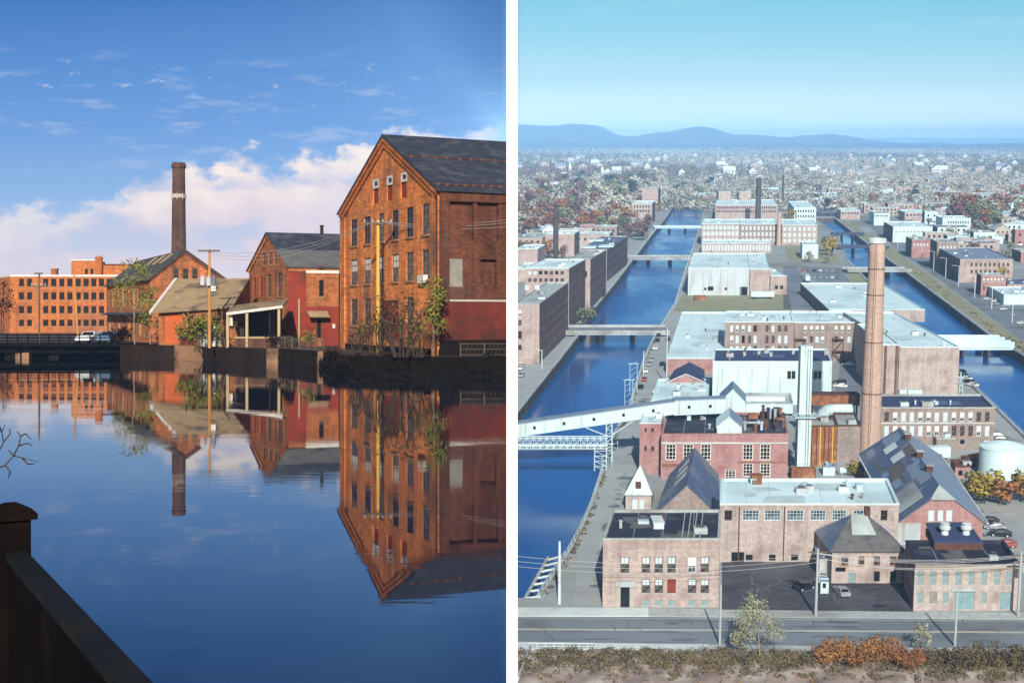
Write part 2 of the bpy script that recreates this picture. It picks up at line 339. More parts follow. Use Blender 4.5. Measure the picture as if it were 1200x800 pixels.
# style: frame, glass, columns, rows, frame thickness, upper blind (fraction, material), sill
WS = {
 'sash':  ('window_wood', 'glass_grey', 2, 4, .10, None, 1),
 'sashw': ('window_wood', 'glass_grey', 2, 4, .10, (.48, 'blind_white'), 1),
 'sashd': ('dark_wood', 'glass_dark', 2, 4, .09, None, 1),
 'tiny':  ('white_paint', 'glass_dark', 1, 1, .32, None, 0),
 'small': ('window_wood', 'glass_dark', 2, 2, .12, None, 0),
 'cream': ('cream_paint', 'glass_grey', 2, 3, .22, None, 0),
 'office': ('window_wood', 'glass_grey', 2, 2, .14, (.45, 'blind_blue'), 1),
 'pale':  ('concrete_white', 'blind_blue', 2, 3, .13, None, 1),
 'paleh': ('concrete_white', 'glass_grey', 2, 3, .13, (.6, 'blind_white'), 1),
 'wide':  ('steel_pale', 'glass_grey', 5, 3, .16, None, 0),
 'grid':  ('white_paint', 'glass_dark', 3, 4, .22, None, 0),
 'teal':  ('tan_trim', 'teal_board', 2, 2, .12, None, 1),
 'dark':  ('dark_wood', 'glass_dark', 1, 1, .12, None, 0),
 'board': ('board_grey', 'board_grey', 1, 1, .12, None, 0),
 'red':   ('rust_dark', 'red_paint', 1, 1, .12, None, 0),
}
mat('tan_trim', (.40, .38, .34), (.34, .32, .29))
WCACHE = {}
def win_mesh(w, h, st, sill):
    key = (round(w * 4), round(h * 4), st)
    if key in WCACHE: return WCACHE[key]
    w, h = max(1, key[0]) / 4, max(1, key[1]) / 4
    fr, gl, nx, ny, t, bl, _ = WS[st]; t = min(t, w * .25, h * .25)
    a = MB(); y0, y1 = .07, .16
    a.box(0, t, y0, y1, 0, h, fr); a.box(w - t, w, y0, y1, 0, h, fr); a.box(t, w - t, y0, y1, 0, t, fr); a.box(t, w - t, y0, y1, h - t, h, fr)
    q = t * .5
    for i in range(1, nx): x = w * i / nx; a.box(x - q / 2, x + q / 2, y0 + .015, y1 - .015, t, h - t, fr)
    for j in range(1, ny): z = h * j / ny; a.box(t, w - t, y0 + .01, y1 - .02, z - q / 2, z + q / 2, fr)
    g = MB(); g.poly([(0, .13, 0), (w, .13, 0), (w, .13, h), (0, .13, h)], gl)
    if bl: zb = h * (1 - bl[0]); g.poly([(t, .115, zb), (w - t, .115, zb), (w - t, .115, h - t), (t, .115, h - t)], bl[1])
    s = None
    if sill: s = MB(); s.box(-.12, w + .12, -.10, .10, -.2, -.005, 'concrete' if st in ('office', 'pale', 'paleh', 'teal') else 'quay_stone'); s = s.mesh('sill')
    WCACHE[key] = (a.mesh('window'), g.mesh('pane'), s, w, h)
    return WCACHE[key]
def put_window(parent, p0, d, o, depth, name='window', label=None):
    s0, s1, z0, z1, st = o[:5]
    fm, gm, sm, w, h = win_mesh(s1 - s0, z1 - z0, st, WS[st][6]); D = (o[5] if len(o) > 5 and o[5] else depth)
    ni = Vector((-d.y, d.x)); q = p0 + d * s0 + ni * (D - .18)
    ob = link(name, fm, parent); ob.location = (q.x, q.y, z0); ob.rotation_euler.z = math.atan2(d.y, d.x)
    ob.scale = ((s1 - s0) / w, 1, (z1 - z0) / h)
    link('pane', gm, ob)
    if sm: link('sill', sm, ob)
    return ob
def rowpx(K, p0, p1, xs, ya, yb, st, dep=None):
    """openings of one storey, measured on the wall; all share the storey's sill and head"""
    n = len(xs); ya = ya if isinstance(ya, (list, tuple)) else [ya] * n; yb = yb if isinstance(yb, (list, tuple)) else [yb] * n
    st = st if isinstance(st, (list, tuple)) else [st] * n
    hi = sum(onwall(K, p0, p1, (x[0] + x[1]) / 2, a)[1] for x, a in zip(xs, ya)) / n
    lo = sum(onwall(K, p0, p1, (x[0] + x[1]) / 2, b)[1] for x, b in zip(xs, yb)) / n
    return [(onwall(K, p0, p1, x[0], (a + b) / 2)[0], onwall(K, p0, p1, x[1], (a + b) / 2)[0], lo, hi, s, dep) for x, a, b, s in zip(xs, ya, yb, st)]
def even(L, n, z0, z1, w, st, m=.06, dep=None):
    st = st if isinstance(st, (list, tuple)) else [st]
    step = L * (1 - 2 * m) / n
    return [(L * m + step * (i + .5) - w / 2, L * m + step * (i + .5) + w / 2, z0, z1, st[i % len(st)], dep) for i in range(n)]
def clean(ops, L, zlo, zhi):
    return [o for o in ops if o[0] > .02 and o[1] < L - .02 and o[3] < zhi and o[1] - o[0] > .05 and o[3] - o[2] > .05]
def shell(K, name, label, cat, fp, z0, h, wm, ops=None, tops=None, wms=None, depth=.2, group=None, fill=None, near=True, trim=None):
    """walls of one building over footprint fp (counter-clockwise, place coordinates) with real openings; windows are parts"""
    ops = ops or {}; tops = tops or {}; wms = wms or {}
    p = Vector((fp[0][0], fp[0][1], z0)); R = thing(name, label, cat, K, p, 0, group)
    loc = [Vector((a[0] - p.x, a[1] - p.y)) for a in fp]; mb = MB(); n = len(fp)
    for i in range(n):
        a, b = loc[i], loc[(i + 1) % n]; L = (b - a).length
        tp = tops.get(i, h)
        if isinstance(tp, (list, tuple)): tp = [(s, z - z0) for s, z in tp]; zmax = max(z for _, z in tp)
        else: tp = tp - z0; zmax = tp
        oo = [(o[0], o[1], o[2] - z0, o[3] - z0, *o[4:]) for o in ops.get(i, [])]
        oo = [(o[0], o[1], max(o[2], .02), *o[3:]) for o in oo]; oo = clean(oo, L, 0, zmax)
        wall(mb, a, b, 0, tp, oo, wms.get(i, wm), depth, fill)
        if not fill:
            d = (b - a).normalized()
            for o in oo:
                if isinstance(o[4], str) and o[4] in WS: put_window(R, a, d, o, depth, 'door' if o[2] < .1 and o[4] in ('board', 'teal', 'dark') else 'window')
    mb.build('wall', R)
    return R, loc, p
def flat_roof(R, loc, z, m, coping='concrete', t=.35, up=.25, drop=.25, fit=True):
    a = MB(); a.poly([(q.x, q.y, z - drop) for q in loc], m); a.build('roof', R)
    if len(loc) == 4 and fit:
        rr = random.Random(int(abs(loc[1].x * 91 + z * 37 + loc[2].y * 13)))
        def BL(u, v, h): q = (loc[0] * (1 - u) + loc[1] * u) * (1 - v) + (loc[3] * (1 - u) + loc[2] * u) * v; return (q.x, q.y, h)
        W_, D_ = (loc[1] - loc[0]).length, (loc[3] - loc[0]).length; zz = z - drop
        tone = {'white_roof': ('roof_worn', 'roof_seamed'), 'grey_roof': ('concrete', 'grey_slate'), 'navy_roof': ('slate_blue', 'navy_roof')}.get(m, ('grey_slate', 'slate_pale'))
        s_ = MB(); nsm = int(W_ / 5.5)
        for k in range(1, nsm + 1): u = k / (nsm + 1) + rr.uniform(-.01, .01); e = .07 / W_; s_.poly([BL(u - e, .03, zz + .012), BL(u + e, .03, zz + .012), BL(u + e, .97, zz + .012), BL(u - e, .97, zz + .012)], tone[1])
        s_.build('roof_seam', R)
        for k in range(rr.randint(2, 5)):
            u, v = rr.uniform(.06, .7), rr.uniform(.06, .7); du, dv = min(.25, rr.uniform(2, 8) / W_), min(.28, rr.uniform(2, 7) / D_); j = [rr.uniform(-.25, .25) for _ in range(8)]
            p_ = MB(); p_.poly([BL(u + j[0] * du, v + j[1] * dv, zz + .02 + k * .004), BL(u + du, v + j[3] * dv, zz + .02 + k * .004), BL(u + du + j[4] * du, v + dv, zz + .02 + k * .004), BL(u, v + dv + j[7] * dv, zz + .02 + k * .004)], tone[0])
            p_.build('roof_patch', R)
        for k in range(min(7, int(W_ * D_ / 130) + 1)):
            x, y, _ = BL(rr.uniform(.1, .9), rr.uniform(.15, .9), 0); v_ = MB(); kind = rr.random()
            if kind < .5: v_.lathe([(.22, zz), (.22, zz + .8), (.42, zz + .85), (.42, zz + 1.05), (.1, zz + 1.2)], 9, rr.choice(('steel_pale', 'rust_dark', 'concrete')), (x, y))
            else: w_ = rr.uniform(.6, 1.5); v_.box(x - w_, x + w_, y - w_ * .7, y + w_ * .7, zz, zz + rr.uniform(.5, 1.3), rr.choice(('steel_pale', 'concrete', 'concrete_white'))); v_.box(x - w_ * .6, x + w_ * .6, y - w_ * .4, y + w_ * .4, zz + 1.31, zz + 1.4, 'grey_slate')
            v_.build('roof_vent', R)
    n = len(loc); c = sum(loc, Vector((0, 0))) / n; b = MB()
    inn = [q + (c - q) * (t / max((c - q).length, .1)) * 1.3 for q in loc]; out = [q - (c - q) * (.08 / max((c - q).length, .1)) for q in loc]
    for i in range(n):
        j = (i + 1) % n
        A, B, Cc, D = out[i], out[j], inn[j], inn[i]
        b.poly([(A.x, A.y, z + up), (B.x, B.y, z + up), (Cc.x, Cc.y, z + up), (D.x, D.y, z + up)], coping)
        b.poly([(A.x, A.y, z - .02), (B.x, B.y, z - .02), (B.x, B.y, z + up), (A.x, A.y, z + up)], coping)
        b.poly([(D.x, D.y, z + up), (Cc.x, Cc.y, z + up), (Cc.x, Cc.y, z - drop), (D.x, D.y, z - drop)], coping)
        b.poly([(A.x, A.y, z - .02), (D.x, D.y, z - .02), (Cc.x, Cc.y, z - .02), (B.x, B.y, z - .02)], coping)
    b.build('parapet', R)
mat('divider_white', (.88, .88, .88), (.86, .86, .86), scale=.5, rough=.9)
mat('grey_slate', (.15, .15, .15), (.10, .10, .105), scale=1.1, stain=(.08, .08, .09), stain_scale=.5, stretch=(1, 1, 4))
mat('slate_warm', (.085, .08, .08), (.05, .048, .05), scale=1.1, stain=(.12, .11, .10), stain_scale=.4, stretch=(1, 1, 4))
masonry('chimney_brick', (.15, .075, .05), (.085, .045, .035), (.8, .8, .8), stain=(.07, .04, .03), stain_scale=.15)
mat('pale_band', (.50, .44, .40), (.40, .35, .31), scale=2)
mat('transformer_grey', (.16, .18, .22), (.12, .14, .17), rough=.5)
mat('pole_yellow', (.72, .46, .10), (.60, .35, .07), scale=3, stretch=(1, 1, .1))
mat('wire_pale', (.32, .30, .29), (.28, .26, .25))
mat('chimney_far', (.09, .085, .095), (.06, .058, .065), scale=.4)
mat('wire_town', (.50, .52, .54), (.45, .47, .5))
mat('crown_feather', (0.42, 0.44, 0.29), (0.26, 0.28, 0.18), scale=.6, rough=.8)
def haze_mat():
    m = bpy.data.materials.new('haze'); m.use_nodes = True; nt = m.node_tree
    for n in list(nt.nodes): nt.nodes.remove(n)
    o = nt.nodes.new('ShaderNodeOutputMaterial'); v = nt.nodes.new('ShaderNodeVolumePrincipled')
    v.inputs['Color'].default_value = (.27, .56, 1.0, 1); v.inputs['Density'].default_value = 1.0e-4; v.inputs['Anisotropy'].default_value = -.5
    nt.links.new(v.outputs[0], o.inputs['Volume']); MATS['haze'] = m
haze_mat()
mat('quay_shaded', (0.03, 0.016, 0.01), (0.014, 0.008, 0.005), scale=1.1, stain=(.03, .02, .016), stain_scale=.3, spec=.04)  # same stone as the lit quay faces, shade painted in as near-black
mat('roof_worn', (.47, .62, .67), (.38, .52, .57), scale=.5, stain=(.55, .72, .77), stain_scale=.2)
mat('roof_seamed', (.46, .60, .65), (.40, .54, .59), scale=.5)
mat('slate_deep', (.055, .085, .19), (.04, .065, .15), scale=.35, rough=.6)
mat('asphalt_patch', (.15, .185, .215), (.12, .15, .18), scale=.4)
mat('asphalt_worn', (.085, .085, .10), (.06, .06, .075), scale=.4)
mat('asphalt_seal', (.12, .145, .17), (.10, .12, .14), scale=.4)
mat('red_base', (.17, .026, .014), (.10, .018, .011), scale=.8, stain=(.05, .017, .012), stain_scale=.35, rough=.8)  # red paint darkened for the side wall, weaker light put into the colour
mat('trim_cream', (.50, .46, .40), (.40, .37, .33), scale=1.5)
# ================================================================== CANAL SIDE (left place), water level z = 0
def LP(x, y, Y): return at_depth(ML, x, y, Y)
def xy(x, Y): return Vector(((x - CX) / F * Y, Y))
V2 = Vector
# --- setting
m = MB(); m.poly([(-150, -6, 0), (-.05, -6, 0), (-.05, 112, 0), (-16, 126, 0), (-40, 160, 0), (-150, 160, 0)], 'canal_water')
structure(m, 'canal_water', ML)
bank = [(-.1, 107), (-9, 108.2), (-14.5, 112), (-17.0, 121.4)]
quay = [(-17.0, 121.4), (-17.9, 121.8), (-23.5, 133.2), (-24.8, 133.6), (-28.6, 137), (-33.2, 142.2), (-37.5, 147), (-44, 148.5)]
m = MB()
edge = bank + quay[1:] + [(-60, 149), (-150, 149)]
m.poly([(x, y, GZ) for x, y in [(-150, 400)] + edge[::-1] + [(-.1, 400)]], 'yard_earth')
structure(m, 'ground', ML)
m = MB()                                                     # earth bank in front of the big mill, uneven
toe = [(-.1, 101.5), (-6, 102.2), (-12, 106), (-17.2, 118.5)]
N = 40
def lerp_poly(pl, t):
    t = t * (len(pl) - 1); i = min(int(t), len(pl) - 2); f = t - i
    return Vector(pl[i]) * (1 - f) + Vector(pl[i + 1]) * f
g = [[None] * 7 for _ in range(N + 1)]
for i in range(N + 1):
    a, b = lerp_poly(toe, i / N), lerp_poly(bank, i / N)
    for j in range(7):
        f = j / 6; q = a + (b - a) * f
        jit = 0 if j == 6 else 1
        g[i][j] = (q.x + jit * rng.uniform(-.2, .2) * (0 < i < N), q.y + jit * rng.uniform(-.4, .4), -.35 + (GZ + .33) * f ** .8 + jit * rng.uniform(-.16, .16))
for i in range(N):
    for j in range(6): m.poly([g[i + 1][j], g[i][j], g[i][j + 1], g[i + 1][j + 1]][::-1], 'bank_soil')
structure(m, 'bank', ML)
# stone quay walls, one per straight length
qlab = ['short pale quay block at the corner beside the dark earth bank', 'shaded stone quay wall under the red annex', 'short sunlit stone quay face below the loading shed',
        'dark stone quay wall left of the sunlit corner', 'dark stone quay wall under the right part of the long grey-roofed shed', 'sunlit stone quay wall under the left part of the long grey-roofed shed', 'broken stone quay end below the spring-green sapling']
for (a, b), lb in zip(zip(quay, quay[1:]), qlab):
    A, B = Vector(a), Vector(b); d = (A - B).normalized(); L = (A - B).length; m = MB()
    n_ = Vector((d.y, -d.x)); x = 0
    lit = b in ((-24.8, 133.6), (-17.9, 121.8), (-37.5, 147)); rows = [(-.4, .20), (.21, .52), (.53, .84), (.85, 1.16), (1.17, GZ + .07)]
    for z0, z1 in rows:
        s = -rng.uniform(0, .8)
        while s < L:
            w = rng.uniform(.7, 1.5); s0, s1 = max(s, 0), min(s + w, L); pr = rng.uniform(.0, .09)
            if s1 - s0 > .1:
                P0, P1 = B + d * (s0 + .01), B + d * (s1 - .01)
                m.hexa([P0 + n_ * pr, P1 + n_ * pr, P1 - n_ * .5, P0 - n_ * .5], z0, z1, 'quay_stone' if lit else 'quay_shaded')
            s += w
    single(m, 'quay_wall', lb, 'quay wall', ML)

# --- white border strip between the two places, added as a wall to part them
m = MB(); m.hexa([(-.065, 15.5), (.065, 15.5), (.065, 150), (-.065, 150)], -78, 12.6, 'divider_white')
single(m, 'added_divider', 'tall narrow plain white wall standing between the canal and the town', 'wall', ML)

# --- big three-storey gabled mill
C, Lc = xy(515, 110), xy(400, 135.2)
sd = Vector(((Lc - C).y, -(Lc - C).x)).normalized()
def cutx(p): return p + sd * ((-.1 - p.x) / sd.x)
E1, E2 = cutx(C), cutx(Lc)
ez, az_ = 15.25, 21.35
A_ = (C + Lc) / 2; AE = cutx(A_)
fp = [Lc, C, E1, E2]
gx = [(411.5, 418.5), (427, 434.3), (443.7, 450), (459.8, 467), (476.5, 484.5), (495, 503)]
rowA = rowpx(ML, Lc, C, gx, [256.5, 254, 252, 246.5, 243, 238], [287, 285, 282, 280.5, 279, 275], ['sashd', 'sashd', 'sash', 'sashd', 'sashd', 'sash'])
rowB = rowpx(ML, Lc, C, gx, [303, 301, 301, 298, 295.6, 294], [334, 332, 331.6, 330, 328, 326.5], ['sashw', 'sashw', 'sashw', 'sashw', 'sash', 'sash'])
rowC = rowpx(ML, Lc, C, gx[:2], [350, 350], [381, 381], 'sash') + rowpx(ML, Lc, C, [(476.5, 484.5)], 348, 381, 'sash')
at = [(437, 443.5), (453.3, 459.7), (469.5, 476.5)]
attic = [(*o[:4], 'fill:red_paint', .12) for o in rowpx(ML, Lc, C, at, [211, 207, 203], [238.5, 236, 232], 'x')]
rdoor = rowpx(ML, Lc, C, [(446, 467)], 352, 398, 'red')
Lg = (C - Lc).length
side = []
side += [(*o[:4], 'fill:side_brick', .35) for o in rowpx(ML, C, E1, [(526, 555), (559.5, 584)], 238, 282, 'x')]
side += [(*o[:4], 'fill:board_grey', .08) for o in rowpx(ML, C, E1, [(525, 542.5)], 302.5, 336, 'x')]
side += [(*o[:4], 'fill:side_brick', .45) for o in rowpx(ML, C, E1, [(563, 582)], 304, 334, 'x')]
base = [(*o[:4], 'board', .15) for o in rowpx(ML, C, E1, [(540, 548), (573.5, 582)], 404, 412, 'x')]
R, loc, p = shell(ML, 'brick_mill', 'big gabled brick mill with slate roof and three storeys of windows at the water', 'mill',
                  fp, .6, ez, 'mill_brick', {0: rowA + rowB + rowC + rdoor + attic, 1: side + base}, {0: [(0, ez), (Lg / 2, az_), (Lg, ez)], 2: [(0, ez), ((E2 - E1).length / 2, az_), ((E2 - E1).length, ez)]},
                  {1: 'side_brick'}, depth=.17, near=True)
def lp(v, z): return Vector((v.x - p.x, v.y - p.y, z - p.z))
gd = (C - Lc).normalized(); go = Vector((gd.y, -gd.x))            # along the gable, and out of it
so = Vector((sd.y, -sd.x))
for (a, b) in ((C, E1),):
    m = MB()
    e0 = C + gd * .5 - sd * .35; r0 = A_ - sd * .35; zsl = (az_ - ez) / (Lg / 2)
    m.slab([lp(e0, ez - .5 * zsl + .22), lp(E1 + gd * .5, ez - .5 * zsl + .22), lp(AE, az_ + .22), lp(r0, az_ + .22)], .2, 'slate')
    e1 = Lc - gd * .5 - sd * .35
    m.slab([lp(r0, az_ + .22), lp(AE, az_ + .22), lp(E2 - gd * .5, ez - .5 * zsl + .22), lp(e1, ez - .5 * zsl + .22)], .2, 'slate')
    roof = m.build('roof', R)
    for fr in (.06, .55):                                            # rusty snow guards
        m = MB(); n = 9
        for k in range(n):
            f = (k + .5) / n
            lo = e0 + (E1 + gd * .5 - e0) * f; hi = r0 + (AE - r0) * f
            q = lo + (hi - lo) * fr; z = ez - .5 * zsl + .24 + (az_ - ez + .5 * zsl) * fr
            c = lp(q, z); m.box(c.x - .12, c.x + .12, c.y - .08, c.y + .08, c.z - .03, c.z + .17, 'rust')
        m.tube(lp(e0 + (r0 - e0) * fr, ez - .5 * zsl + .34 + (az_ - ez + .5 * zsl) * fr), lp((E1 + gd * .5) + (AE - E1 - gd * .5) * fr, ez - .5 * zsl + .34 + (az_ - ez + .5 * zsl) * fr), .035, m='rust')
        m.build('snow_guard', R)
m = MB()                                                             # corbelled rakes and eaves cornice
for a, b, za, zb in ((Lc, A_, ez, az_), (A_, C, az_, ez)):
    for off, w, dz in ((.28, .55, -.02), (.16, 1.15, -.58)):
        P = [lp(a + go * off, za + dz + .1), lp(b + go * off, zb + dz + .1), lp(b + go * off, zb + dz - .45), lp(a + go * off, za + dz - .45)]
        Q = [lp(a + go * -.02, za + dz + .1), lp(b + go * -.02, zb + dz + .1), lp(b + go * -.02, zb + dz - .45), lp(a + go * -.02, za + dz - .45)]
        m.poly(P[::-1], 'orange_brick'); m.poly([P[0], P[1], Q[1], Q[0]], 'orange_brick'); m.poly([P[3], Q[3], Q[2], P[2]], 'orange_brick')
m.build('rake_cornice', R)
def strip(a, b, z0, z1, out, mt, o=None):
    o = so if o is None else o
    mm = MB(); A, B = lp(a, 0), lp(b, 0); u = Vector((o.x, o.y, 0))
    mm.hexa([(A + u * out)[:2], (B + u * out)[:2], (B + u * .003)[:2], (A + u * .003)[:2]], z0 - p.z, z1 - p.z, mt); return mm
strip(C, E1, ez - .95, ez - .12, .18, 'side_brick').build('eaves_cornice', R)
tz = onwall(ML, C, E1, 560, 352)[1]; rz_ = onwall(ML, C, E1, 560, 398)[1]
strip(C + sd * .35, E1, tz - .10, tz + .06, .14, 'trim_cream').build('white_band', R)
strip(C + sd * .0, E1, rz_, tz - .105, .05, 'red_base').build('painted_wall', R, )
strip(C - sd * 0, E1, .62, rz_ - .01, .09, 'shaded_stone').build('foundation', R)
strip(Lc, C, .62, GZ + .55, .08, 'shaded_stone', go).build('foundation', R)
for s in (0.02, Lg - 1.5):                                           # corner piers
    a = Lc + gd * s; strip(a, a + gd * 1.45, GZ, ez - .5, .16, 'mill_brick', go).build('corner_pier', R)
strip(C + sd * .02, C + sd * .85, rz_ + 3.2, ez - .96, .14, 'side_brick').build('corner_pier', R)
for (xa, xb), ya, yb in zip([(437, 443.6), (453.5, 460), (470, 477)], (211, 207, 203), (220, 216, 212)):   # little white attic windows
    s0, z1 = onwall(ML, Lc, C, xa, ya); s1, z0 = onwall(ML, Lc, C, xb, yb)
    put_window(R, Vector((Lc.x - p.x, Lc.y - p.y)), gd, (s0, s1, z0 - p.z, z1 - p.z, 'tiny', .1), .1)
s0, z0 = onwall(ML, Lc, C, 494, 332); m = strip(Lc + gd * s0, Lc + gd * (s0 + 1.5), z0, z0 + .7, .4, 'white_paint', go); m.build('flood_light', R)
m = MB(); q = C - gd * .25 + go * .12; m.tube(lp(q, GZ), lp(q, ez - .6), .09, m='dark_wood'); m.build('drain_pipe', R)

# --- second gabled building with its flat-roofed annex
Cr, Cl = xy(338, 150), xy(292, 163.6)
s2 = Vector((.93, .37)).normalized(); e2, a2 = 10.4, 14.5
Er, El = Cr + s2 * 12.5, Cl + s2 * 12.5
L2 = (Cr - Cl).length
o2 = rowpx(ML, Cl, Cr, [(307.5, 311.5), (314.5, 318.5), (321, 325)], 296, 310, 'sash') + rowpx(ML, Cl, Cr, [(313, 318), (325, 331)], 321, 347, 'sash')
o2 += [(*o[:4], 'fill:red_paint', .1) for o in rowpx(ML, Cl, Cr, [(297, 300.5), (304.5, 308)], 325, 347, 'x')]
R, loc, p = shell(ML, 'brick_workshop', 'middle gabled brick workshop with two-tone slate roof beside the big mill', 'workshop',
                  [Cl, Cr, Er, El], GZ - .4, e2, 'old_brick', {0: o2}, {0: [(0, e2), (L2 / 2, a2), (L2, e2)], 2: [(0, e2), (L2 / 2, a2), (L2, e2)]}, {1: 'red_paint'}, depth=.22)
gd, go, sd2 = (Cr - Cl).normalized(), None, s2
go = Vector((gd.y, -gd.x)); zs = (a2 - e2) / (L2 / 2); Am = (Cr + Cl) / 2
def rf(f, side, z=.0): b = Am + (gd if side > 0 else -gd) * (L2 / 2 + .4) * f; return b, a2 + .2 + z - zs * (L2 / 2 + .4) * f
for side in (1, -1):
    for f0, f1, mt in ((0, .52, 'slate'), (.52, 1, 'grey_slate')):
        m = MB(); (b0, z0), (b1, z1) = rf(f0, side), rf(f1, side)
        m.slab([lp(b1 - s2 * .3, z1), lp(b1 + s2 * 12.7, z1), lp(b0 + s2 * 12.7, z0), lp(b0 - s2 * .3, z0)], .16, mt); m.build('roof', R)
for t in (6.5, 11.2):
    m = MB(); q = lp(Am + s2 * t, a2); m.lathe([(.22, 0), (.2, 1.0), (.28, 1.05), (.25, 1.2)], 8, 'dark_wood', (q.x, q.y)); o = m.build('roof_vent', R); o.location.z = q.z
m = MB()
for a, b, za, zb in ((Cl, Am, e2, a2), (Am, Cr, a2, e2)):
    P = [lp(a + go * .14, za + .08), lp(b + go * .14, zb + .08), lp(b + go * .14, zb - .45), lp(a + go * .14, za - .45)]
    m.poly(P[::-1], 'mill_brick'); m.poly([P[0], P[1], P[1] - Vector((go.x, go.y, 0)) * .13, P[0] - Vector((go.x, go.y, 0)) * .13], 'mill_brick')
m.build('rake_cornice', R)
m = MB(); q = Cr + s2 * 1.2 + Vector((s2.y, -s2.x)) * .12; m.tube(lp(q, GZ), lp(q, 6.7), .12, m='cream_paint'); m.build('drain_pipe', R)
strip(Cr, Er, e2 - .6, e2 - .1, .15, 'old_brick', Vector((s2.y, -s2.x))).build('eaves_cornice', R)

q0, q1 = xy(359, 146.5), xy(397, 148)
back = Vector((.1, 5.2)); fpA = [q0, q1, q1 + back, q0 + back]; zt = onwall(ML, q0, q1, 378, 320)[1]
oA = rowpx(ML, q0, q1, [(374, 379.5)], 328, 347, 'sashd') + rowpx(ML, q0, q1, [(371.5, 376.5)], 373, 396, 'sashd') + [(*o[:4], 'fill:old_brick', .1) for o in rowpx(ML, q0, q1, [(362, 369), (384, 391)], 325, 355, 'x')]
R, loc, p = shell(ML, 'brick_annex', 'low flat-roofed annex, brick above and red paint below, with a small awning over its door', 'annex', fpA, GZ - .3, zt, 'old_brick', {0: oA}, depth=.2)
flat_roof(R, loc, zt - p.z, 'slate', 'white_paint', .3, .3)
d = (q1 - q0).normalized(); oo = Vector((d.y, -d.x)); zm = onwall(ML, q0, q1, 378, 359)[1]
cuts = [o for o in oA if o[3] < zm]; c0, c1, cz0, cz1 = cuts[0][:4]; mm = MB()
for a, b, za, zb in ((0, c0, GZ - .25, zm), (c1, (q1 - q0).length, GZ - .25, zm), (c0, c1, cz1, zm)):
    A, B = lp(q0 + d * a, 0), lp(q0 + d * b, 0); u = Vector((oo.x, oo.y, 0)); mm.hexa([(A + u * .05)[:2], (B + u * .05)[:2], (B + u * .003)[:2], (A + u * .003)[:2]], za - p.z, zb - p.z, 'red_paint')
mm.build('painted_wall', R)
(s0, z1), (s1, z0) = onwall(ML, q0, q1, 359.5, 364), onwall(ML, q0, q1, 383, 371); u = Vector((oo.x, oo.y, 0)); m = MB()
A, B = lp(q0 + d * s0, z1), lp(q0 + d * s1, z1); m.slab([A + u * 1.3 - Vector((0, 0, z1 - z0)), B + u * 1.3 - Vector((0, 0, z1 - z0)), B, A], .1, 'grey_shingle')
m.build('awning', R)
s0, z1 = onwall(ML, q0, q1, 389.5, 379.5); s1, z0 = onwall(ML, q0, q1, 392.5, 384.5); m = strip(q0 + d * s0, q0 + d * s1, z0, z1, .1, 'white_paint', oo); m.build('sign', R)

# --- loading shed with posts
f0, f1 = xy(265, 138), xy(331, 138); b0, b1 = xy(271, 147), xy(338, 147)
R = thing('loading_shed', 'open timber loading shed with a white-edged roof and dark interior left of the red annex', 'shed', ML, (f0.x, f0.y, GZ)); p = Vector((f0.x, f0.y, GZ))
zl, zr = LP(265, 367, 138).z, LP(331, 358.5, 138).z
m = MB(); m.slab([lp(f0, zl), lp(f1, zr), lp(b1, zr + .9), lp(b0, zl + .9)], .14, 'grey_shingle'); m.build('roof', R)
m = MB(); m.slab([lp(f0 + V2((0, -.06)), zl + .06), lp(f1 + V2((0, -.06)), zr + .06), lp(f1 + V2((0, .02)), zr + .08), lp(f0 + V2((0, .02)), zl + .08)], .28, 'white_paint'); m.build('fascia', R)
for x in (267, 289.5, 327):
    q = xy(x, 138.3); z = zl + (zr - zl) * (x - 265) / 66; m = MB(); m.box(q.x - p.x - .14, q.x - p.x + .14, q.y - p.y - .12, q.y - p.y + .16, 0, z - p.z - .12, 'cream_paint'); m.build('post', R)
m = MB(); a, b = lp(xy(290, 146), 0), lp(xy(330, 146), 0); m.box(a.x, b.x, a.y, a.y + .15, 0, zl - GZ + .6, 'dark_wood'); m.box(b.x - .1, b.x, a.y - 7, a.y, 0, zl - GZ + .3, 'dark_wood'); m.build('back_wall', R)
m = MB(); a, b = lp(xy(266, 144.5), 0), lp(xy(289, 144.5), 0); m.box(a.x, b.x, a.y, a.y + .15, 0, zl - GZ + .4, 'old_brick'); m.build('back_wall', R)
m = MB(); a, b = lp(xy(276, 138.6), 0), lp(xy(331, 138.6), 0); m.box(a.x, b.x, a.y, a.y + 7, 0, 1.0, 'side_brick'); m.box(a.x - .1, b.x + .1, a.y - .1, a.y + 7, 1.0, 1.14, 'cream_paint'); m.build('dock', R)
for x0, x1, y0, y1, lb in ((274.5, 278, 376, 383, 'white notice board on the brick back wall of the loading shed'), (281, 286, 384, 394, 'pale crate standing at the back of the loading shed'), (268, 273, 372, 382, 'cream panel leaning in the left corner of the loading shed'), (323, 327, 380, 395, 'pale door leaf leaning at the right side of the loading shed')):
    a, b = LP(x0, y1, 144), LP(x1, y0, 144); m = MB(); w, h = b.x - a.x, b.z - a.z
    m.box(0, w, 0, .3, 0, h, 'cream_paint'); m.box(.06, w - .06, -.03, -.004, .06, h - .06, 'white_paint'); m.box(w * .45, w * .55, -.05, -.034, .06, h - .06, 'window_wood')
    if 'board' in lb: nm = 'notice_board'
    elif 'crate' in lb: nm = 'crate'
    elif 'panel' in lb: nm = 'panel_sheet'
    else: nm = 'door_leaf'
    single(m, nm, lb, nm.replace('_', ' '), ML, (a.x, 144, a.z))

